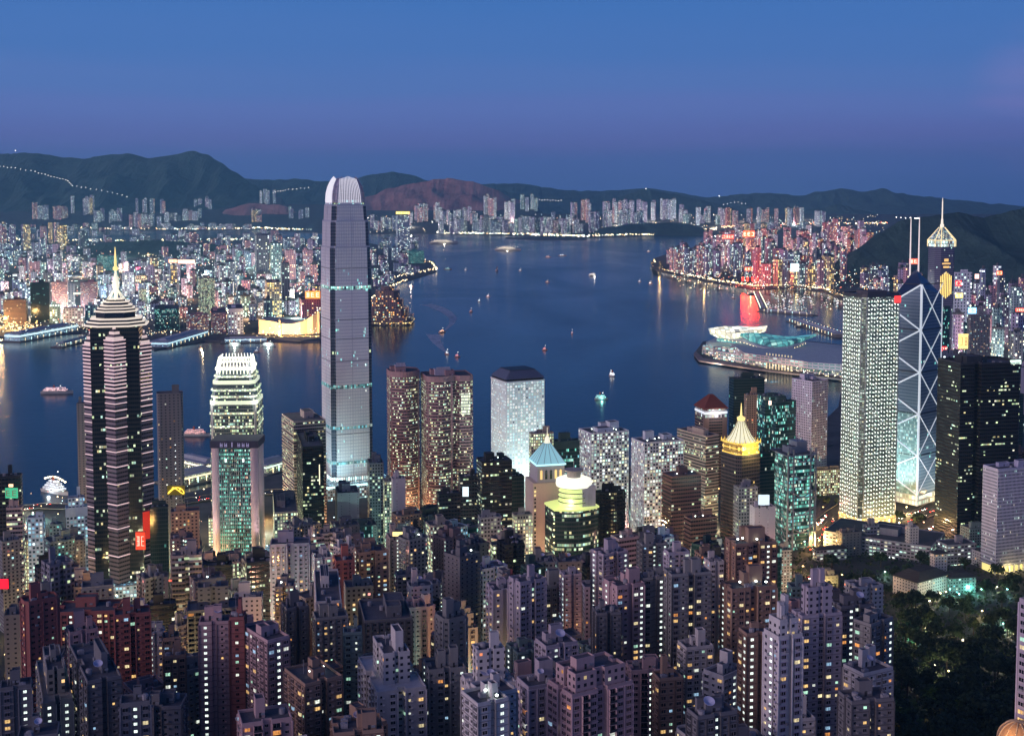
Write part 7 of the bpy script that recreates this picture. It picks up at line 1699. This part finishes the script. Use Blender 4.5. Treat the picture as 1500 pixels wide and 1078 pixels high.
wake(650, 480, [(652, 484, 3), (662, 474, 8), (664, 466, 13), (654, 457, 18), (640, 450, 22), (625, 446, 26)], 'pale curved wake behind the orange-lit launch'); wake(652, 515, [(653, 516, 2), (645, 508, 8), (638, 499, 13), (634, 490, 18)], 'pale wake behind the white-lit launch'); wake(840, 380, [(824, 377, 4), (812, 378, 10), (795, 379, 14)], 'short foam trail in the upper harbour')
R.seed(21)
sm = []
for i in range(110):
    px, py = R.uniform(1122, 1232), R.uniform(430, 460)
    if px > 1190 and py > 452: continue
    a_ = ['yacht moored in the crowded boat shelter']; o = boat(px, py, R.uniform(3, 6), R.uniform(0, 180), 'launch', a_[0], R.choice([(1, .8, .6), (.9, .9, 1), (1, .5, .5), (.6, 1, .9)]), R.uniform(.8, 1.8), 0, name='moored_yacht', cat='yacht'); o['group'] = 'yachts moored in the boat shelter'; sm.append((o, px, py))

# ================================================================== INFILL BUILDINGS, SHORE LAMPS, LABELS
R.seed(33)
def free(x, y, r):
    for bb in BUILT:
        if bb[2] > 2300 or bb[7] == 'boat': continue
        q = bb[3] * .95
        if abs(bb[1] - x) < q + r and abs(bb[2] - y) < q + r: return False
    return True
FILL = []
ENV = [(-30, 115, 795), (115, 232, 850), (228, 300, 785), (300, 392, 826), (392, 560, 772), (560, 705, 756), (700, 790, 775), (790, 885, 826), (885, 1010, 790), (1010, 1060, 800), (1060, 1170, 806), (1165, 1255, 832)]
def fill(n, Y0, Y1, h0, h1, w0, w1, styles, px0=-25, px1=1180, tops=0, avoid=()):
    k = 0
    for _ in range(n * 14):
        if k >= n: break
        Y = R.uniform(Y0, Y1); px = R.uniform(px0, px1); x = (px - 750) / F * Y; w, d = R.uniform(w0, w1), R.uniform(w0, w1) * .8; r = max(w, d) * .5
        if not free(x, Y, r + 1.5): continue
        g = ground(x, Y); h = R.uniform(h0, h1); top = g + h; py = proj((x, Y - d / 2, top))[1]
        pw = w * F / Y * .6; tp = tops
        for e0, e1, ey in ENV:
            if px + pw > e0 and px - pw < e1 and Y < 1560: tp = max(tp, ey)
        if py < tp: h -= (tp - py) * Y / F; top = g + h
        if h < 14: continue
        st = R.choice(styles); th = math.radians(R.choice((R.uniform(4, 24), R.uniform(24, 44))))
        root = empty('apartment_tower' if 'res' in st or 'core' in st or 'dim' in st else 'office_tower', (x, Y, g - 3), th)
        mat, cw, fh, wl = S(st); pl = R.choice(('rect', 'cross', 'notch', 'chamf')); poly = PLANS[pl](w, d); H = h + 3; wm = paint('wall_' + st, wl, .75, .16, .05)
        b = MB(); b.prism(poly, 0, H, cap=False, v0=H % fh)
        if Y < 730: b.build('wall', paint('plain_' + st, wl, .8, .2, .05), root); relief_flats(root, poly, H, wl); add_windows(root, poly, 0, H, tuple(min(.85, c * 1.25) for c in wl), R.choice((('bay', 'flat', 'ac', 'bay'), ('balcony', 'flat', 'bay'), ('flat', 'ac'))), R.choice((.06, .12, .2)), one=70)
        else: b.build('wall', mat, root)
        if R.random() < .6 and Y > 730:
            b = MB(); m = int(H / fh)
            for i in range(max(0, m - 26), m): b.ring(poly, H % fh + i * fh - .15, H % fh + i * fh + .35, .5 if i % 2 else .35)
            b.build('floor_band', wm, root)
        roofscape(root, poly, H, w, d, mat, wm, lights=1 if R.random() < .12 else 0)
        if R.random() < .2: dish(root, 0, 0, H + 3, 1.5)
        tag(root, None, 'apartment block' if root.name.startswith('apart') else 'tower', 'infill buildings of the near shore'); p = proj((x, Y, top)); BUILT.append([root, x, Y, r, p[0] - w * F / Y / 2, p[0] + w * F / Y / 2, p[1], st]); FILL.append((root, p[0], p[1], st)); k += 1
RES = ['lilac_res', 'pink_res', 'white_res', 'brown_res', 'grey_res', 'grey_res', 'teal_res', 'dim_slab', 'core_lit', 'red_res', 'lit_strip', 'white_punch', 'beige_band']
NEAR = ['lilac_res', 'pink_res', 'white_res', 'brown_res', 'grey_res', 'grey_res', 'brown_res', 'dim_slab', 'dim_slab', 'red_res', 'teal_res', 'white_res']
OFFS = ['grey_frame', 'black_window', 'green_glass', 'black_window', 'lit_strip', 'dark_green', 'black_glass', 'brown_band', 'core_lit', 'green_glass', 'dim_slab', 'beige_band', 'blue_lit']
fill(30, 440, 600, 40, 78, 13, 20, NEAR, 0, 1290, tops=935)
fill(64, 600, 800, 48, 92, 12, 20, NEAR, -10, 1290, tops=862)
fill(84, 800, 1020, 50, 95, 13, 22, RES + OFFS + ['core_lit', 'dim_slab', 'black_window', 'dark_green', 'core_lit'], -10, 1130, tops=790)
fill(56, 1020, 1250, 42, 85, 17, 27, OFFS + RES, -10, 1130, tops=752)
fill(34, 1250, 1560, 22, 58, 24, 38, OFFS, -20, 1240, tops=722)
fill(22, 1600, 2300, 20, 70, 26, 44, OFFS, 1395, 1620, tops=548)
fill(8, 1150, 1500, 20, 60, 24, 36, OFFS, 1530, 1640, tops=700)
# street lamps in the canyons
ncan = 0
for _ in range(1400):
    if ncan >= 130: break
    Y = R.uniform(620, 1500); px = R.uniform(0, 1180); x = (px - 750) / F * Y
    if not free(x, Y, -.5): continue
    p = Vector((x, Y, ground(x, Y))); col = R.choice([(1, .62, .22), (1, .8, .4), (.9, 1, .7), (1, .5, .15), (.45, 1, .8), (1, .4, .3), (1, .7, .3)])
    lampat(0, 0, 9, R.uniform(4, 12) * 1e4, col, None, .8, p=p); LAMPS[-1]['where'] = 'a street between the near towers'; ncan += 1

def shorelamps():
    """thousands of lamps seen across the water: the mass of them as one object"""
    cols = [(1, .82, .45), (1, .95, .8), (.7, 1, .9), (1, .6, .25), (.6, .9, 1), (1, .25, .15)]; mats = [glow('speck_%d' % i, c, 6.5) for i, c in enumerate(cols)]
    mb = MB(); r = random.Random(3); octa = [(1, 0, 0), (0, 1, 0), (-1, 0, 0), (0, -1, 0), (0, 0, 1), (0, 0, -1)]
    def add(p, s, m):
        i = len(mb.v); mb.v.extend((p.x + a * s, p.y + b * s, p.z + c * s) for a, b, c in octa)
        for f in ((0, 1, 4), (1, 2, 4), (2, 3, 4), (3, 0, 4), (1, 0, 5), (2, 1, 5), (3, 2, 5), (0, 3, 5)): mb.f.append(tuple(i + q for q in f)); mb.uv.extend([(0, 0)] * 3); mb.m.append(m)
    def along(pts, n, w, s=.8, z=(5, 12), jit=1.2):
        for i in range(n):
            px, py = lerp_path(pts, min(.9999, r.random())); py += r.uniform(-jit, jit); p = at(px, py, 3) if py > 344 else atY(px, py, farY(px, py)); p.z += r.uniform(*z); add(p, s * p.y / F * r.uniform(.5, 1.1), r.choice(w))
    along([(640, 342), (760, 344), (858, 347), (1000, 342), (1050, 336)], 420, [0, 0, 1, 1, 2, 0, 3]); along([(870, 343), (950, 344), (1000, 342)], 300, [0, 0, 0, 1], .85); along([(60, 334), (240, 337), (380, 335), (480, 340)], 300, [0, 1, 2, 3, 0]); along([(0, 352), (200, 354), (470, 350)], 160, [0, 1, 2, 0])
    along([(1055, 334), (1110, 331), (1200, 328), (1300, 328)], 200, [0, 0, 1, 3, 5]); along([(958, 384), (964, 396), (1010, 406), (1060, 415), (1105, 421), (1160, 420), (1210, 426), (1240, 440)], 460, [0, 3, 0, 0, 1], .62)
    along([(545, 412), (600, 404), (640, 396), (632, 386), (600, 380)], 120, [0, 0, 1, 3], .6); along([(545, 440), (560, 428), (596, 412)], 60, [0, 1, 3, 0]); along([(0, 486), (120, 482), (215, 492), (300, 492), (400, 493), (468, 494)], 160, [0, 0, 3, 1, 2], .5, jit=2.5); along([(0, 470), (20, 480), (50, 484)], 130, [3, 0, 0], .6, jit=6)
    for _ in range(1500):   # scattered through the peninsula streets
        px = r.uniform(-20, 470); py = 356 + 130 * r.random() ** 1.2; add(at(px, py, r.uniform(5, 40)), .48 * at(px, py, 3).y / F * r.uniform(.5, 1.2), r.choice([0, 0, 1, 1, 2, 2, 3, 4, 5]))
    for _ in range(750):
        px = r.uniform(985, 1340); py = r.uniform(366, 424); add(at(px, py, r.uniform(8, 60)), .5 * at(px, py, 3).y / F * r.uniform(.5, 1.1), r.choice([0, 0, 1, 3, 3, 5, 2]))
    for _ in range(420):
        px = r.uniform(500, 1300); py = r.uniform(316, 343); add(atY(px, py - 2, farY(px, py)), .5 * farY(px, py) / F * r.uniform(.5, 1.1), r.choice([0, 0, 1, 1, 2, 3]))
    for _ in range(260):
        px = r.uniform(1392, 1500); py = r.uniform(440, 600); add(at(px, py, r.uniform(8, 60)), .6 * at(px, py, 3).y / F * r.uniform(.5, 1.1), r.choice([0, 1, 2, 3, 4, 5]))
    for _ in range(200):
        px = r.uniform(1035, 1235); py = 518 + (px - 1035) * .16 + r.uniform(-12, 5); add(at(px, py, r.uniform(6, 20)), .7, r.choice([0, 0, 1, 2]))
    for _ in range(700):    # lamps, shop fronts and windows low in the canyons on the near shore
        Y = r.uniform(640, 1560); px = r.uniform(-10, 1230); x = (px - 750) / F * Y
        if free(x, Y, 1): add(Vector((x, Y, ground(x, Y) + r.uniform(3, 16))), r.uniform(.3, .8), r.choice([0, 0, 1, 2, 2, 3, 4, 5]))
    tag(mb.build('street_lamp', mats), 'countless small street lamps and shop lights across the city', 'street lamps', kind='stuff')
shorelamps()
ORDL = [a + b for a in ('', 'twenty-', 'thirty-') for b in ('first second third fourth fifth sixth seventh eighth ninth'.split() if a else 'first second third fourth fifth sixth seventh eighth ninth tenth eleventh twelfth thirteenth fourteenth fifteenth sixteenth seventeenth eighteenth nineteenth twentieth'.split())]
ORDL.insert(29, 'thirtieth')
def hill_lamps(pts, n, Y, col, lab, s=.5):
    """lamps strung along a far hillside road"""
    for i in range(n):
        px, py = lerp_path(pts, i / max(1, n - 1) * .9999); p = atY(px, py + R.uniform(-.6, .6), Y); root = empty('hillside_lamp', p); b = MB(); rr = s * Y / F; b.lathe([(0, -rr), (rr, 0), (0, rr)], 6); b.build('lamp_head', glow('hill_lamp', col, 5), root); b = MB(); b.tube((0, 0, -24), (0, 0, -rr), .7, 4); b.build('pole', DARK(), root)
        tag(root, lab if n == 1 else '%s %s' % (ORDL[i], lab), 'street lamp', 'lamps strung along the far hillside road')
hill_lamps([(0, 244), (20, 246), (48, 251), (66, 256), (82, 260), (98, 264), (106, 272), (130, 276), (160, 281), (186, 288)], 34, 14600, (1, 1, .9), 'white lamp, counted from the left, in the line climbing the left mountain')
hill_lamps([(22.5, 221), (22.6, 221)], 1, 16300, (.9, .95, 1), 'lone lamp on the skyline of the left mountain', .8); hill_lamps([(946, 277), (946.1, 277)], 1, 16800, (.9, 1, 1), 'lone lamp on the small peak behind the far flats', .8); hill_lamps([(1053.5, 287), (1053.6, 287)], 1, 16500, (1, 1, 1), 'bright lone lamp left of the pink far flats', .8)
hill_lamps([(400, 282), (420, 278), (452, 275)], 12, 15500, (1, 1, .9), 'lamp on the hillside road left of the tallest tower'); hill_lamps([(790, 293), (822, 294)], 9, 15000, (1, 1, .85), 'lamp on the ridge road above the far middle flats'); hill_lamps([(1313, 319), (1340, 320), (1346, 320)], 9, 5100, (1, .95, .5), 'lamp on the ridge platform left of the twin masts', .8)
hill_lamps([(1060, 300), (1076, 296), (1092, 299)], 7, 15500, (.9, .95, 1), 'lamp on the hill above the right-hand far flats')
# mansion on the near ridge
# ------------------------------------------------------------------ labels for everything built in numbers
LM = [(505, 300, 'the tallest tower'), (173, 480, 'the star-plan tower'), (346, 560, 'the crowned tower'), (342, 700, 'the green-screen bank'), (625, 600, 'the rounded twin towers'), (758, 620, 'the round-windowed tower'), (800, 690, 'the cyan pyramid roof'), (842, 760, 'the green-crowned round top'), (1085, 660, 'the gold-crowned tower'), (1165, 720, 'the truss-hung bank'),
      (1278, 560, 'the starlit tower'), (1348, 520, 'the zigzag-braced prism'), (1380, 380, 'the gold-lit spired tower'), (1435, 640, 'the broad black tower'), (1470, 740, 'the lavender slab'), (1120, 505, 'the convention hall'), (425, 475, 'the golden hall'), (286, 474, 'the pink hotels'), (93, 430, 'the brown-red hotels'), (590, 340, 'the lone far tower'), (155, 390, 'the teal slab'), (650, 265, 'the reddish hill'),
      (285, 240, 'the domed mountain'), (744, 367, 'the mid-harbour liner'), (1097, 343, 'the red rooftop sign'), (957, 384, 'the right headland'), (897, 305, 'the far wooded peak'), (120, 940, 'the brick red block'), (312, 960, 'the pink boxed-roof tower'), (575, 1010, 'the broad white block'), (865, 1020, 'the pale pink bayed block'), (1147, 980, 'the white lamp-column slab'), (1100, 860, 'the floodlit brown tower'), (712, 1000, 'the roof-lit white block'),
      (620, 850, 'the slim green glass tower'), (1350, 862, 'the colonial mansion'), (1320, 805, 'the government wing'), (395, 980, 'the rose pink tower'), (40, 755, 'the blue-lit slab'), (935, 930, 'the orange-windowed tower'), (1200, 900, 'the large lilac tower'), (465, 1040, 'the gabled brown block'), (420, 850, 'the finned lilac slab'), (1480, 930, 'the fountain plaza'), (1230, 770, 'the orange road')]
ORD = 'nearest second third fourth fifth sixth seventh eighth ninth tenth eleventh twelfth thirteenth fourteenth fifteenth sixteenth seventeenth eighteenth nineteenth twentieth'.split()
for _t in ('twenty', 'thirty', 'forty', 'fifty', 'sixty', 'seventy', 'eighty'): ORD += [_t + '-' + q for q in 'first second third fourth fifth sixth seventh eighth ninth'.split()] + [{'twenty': 'thirtieth', 'thirty': 'fortieth', 'forty': 'fiftieth', 'fifty': 'sixtieth', 'sixty': 'seventieth', 'seventy': 'eightieth', 'eighty': 'ninetieth'}[_t]]
def autolabel(items, far_=False):
    """items: (object, px, py, description); says which one by look, by landmark and, among equals, by how near it stands"""
    g = {}
    for o, px, py, desc in items:
        lx, ly, nm = min(LM, key=lambda l: (l[0] - px) ** 2 + ((l[1] - py) * 1.3) ** 2); dx, dy = px - lx, py - ly
        side = ('left of' if dx < 0 else 'right of') if abs(dx) > abs(dy) * 1.1 else ('beyond' if dy < 0 else 'in front of'); g.setdefault((desc, side, nm), []).append((dx * dx + dy * dy, o.name, o))
    for (desc, side, nm), l in g.items():
        l.sort(key=lambda t: t[0])
        for k, (_, _, o) in enumerate(l):
            o['label'] = ('%s %s %s' % (desc, side, nm)) if len(l) == 1 else ('%s %s %s %s' % (ORD[min(k, 89)], desc, side, nm))
def sizeword(h, w):
    return 'slender' if h / w > 4.2 else ('broad' if h / w < 1.6 else ('tall' if h > 110 else 'plain'))
autolabel([(o, px, yt, '%s %s distant tower' % (sizeword(h, w), DESC[st])) for o, px, yt, yb, st, sz, h, w in KEPT])
autolabel([(o, px, py, '%s %s' % (DESC[st], 'block of flats' if o['category'].startswith('ap') else 'office block')) for o, px, py, st in FILL])
TK = ['broad round-crowned tree', 'low spreading tree', 'tall full-crowned tree', 'small bushy tree', 'narrow upright tree']
autolabel([(o, px, py, 'added mast fill lamp') for o, px, py in MASTS])
autolabel([(o, px, py, TK[k]) for o, px, py, k in TR])
autolabel([(o, px, py, 'moored yacht in the boat shelter') for o, px, py in sm])
bpy.context.view_layer.update()
lam = [o for o in LAMPS if 'label' not in o]
autolabel([(o, *proj(o.location), ('lamp on ' + o['where']) if 'street between' not in o['where'] else 'lit street lamp low between towers') for o in lam])
cc = [o for o in bpy.data.objects if o.get('category') == 'car']
for o in cc: pass
autolabel([(o, *proj(o.location), 'car on ' + o['group'][8:]) for o in cc])
for o in bpy.data.objects:
    if 'where' in o: del o['where']
    if o.get('label'):
        wds = o['label'].split()
        if len(wds) > 16: o['label'] = ' '.join(wds[:16])
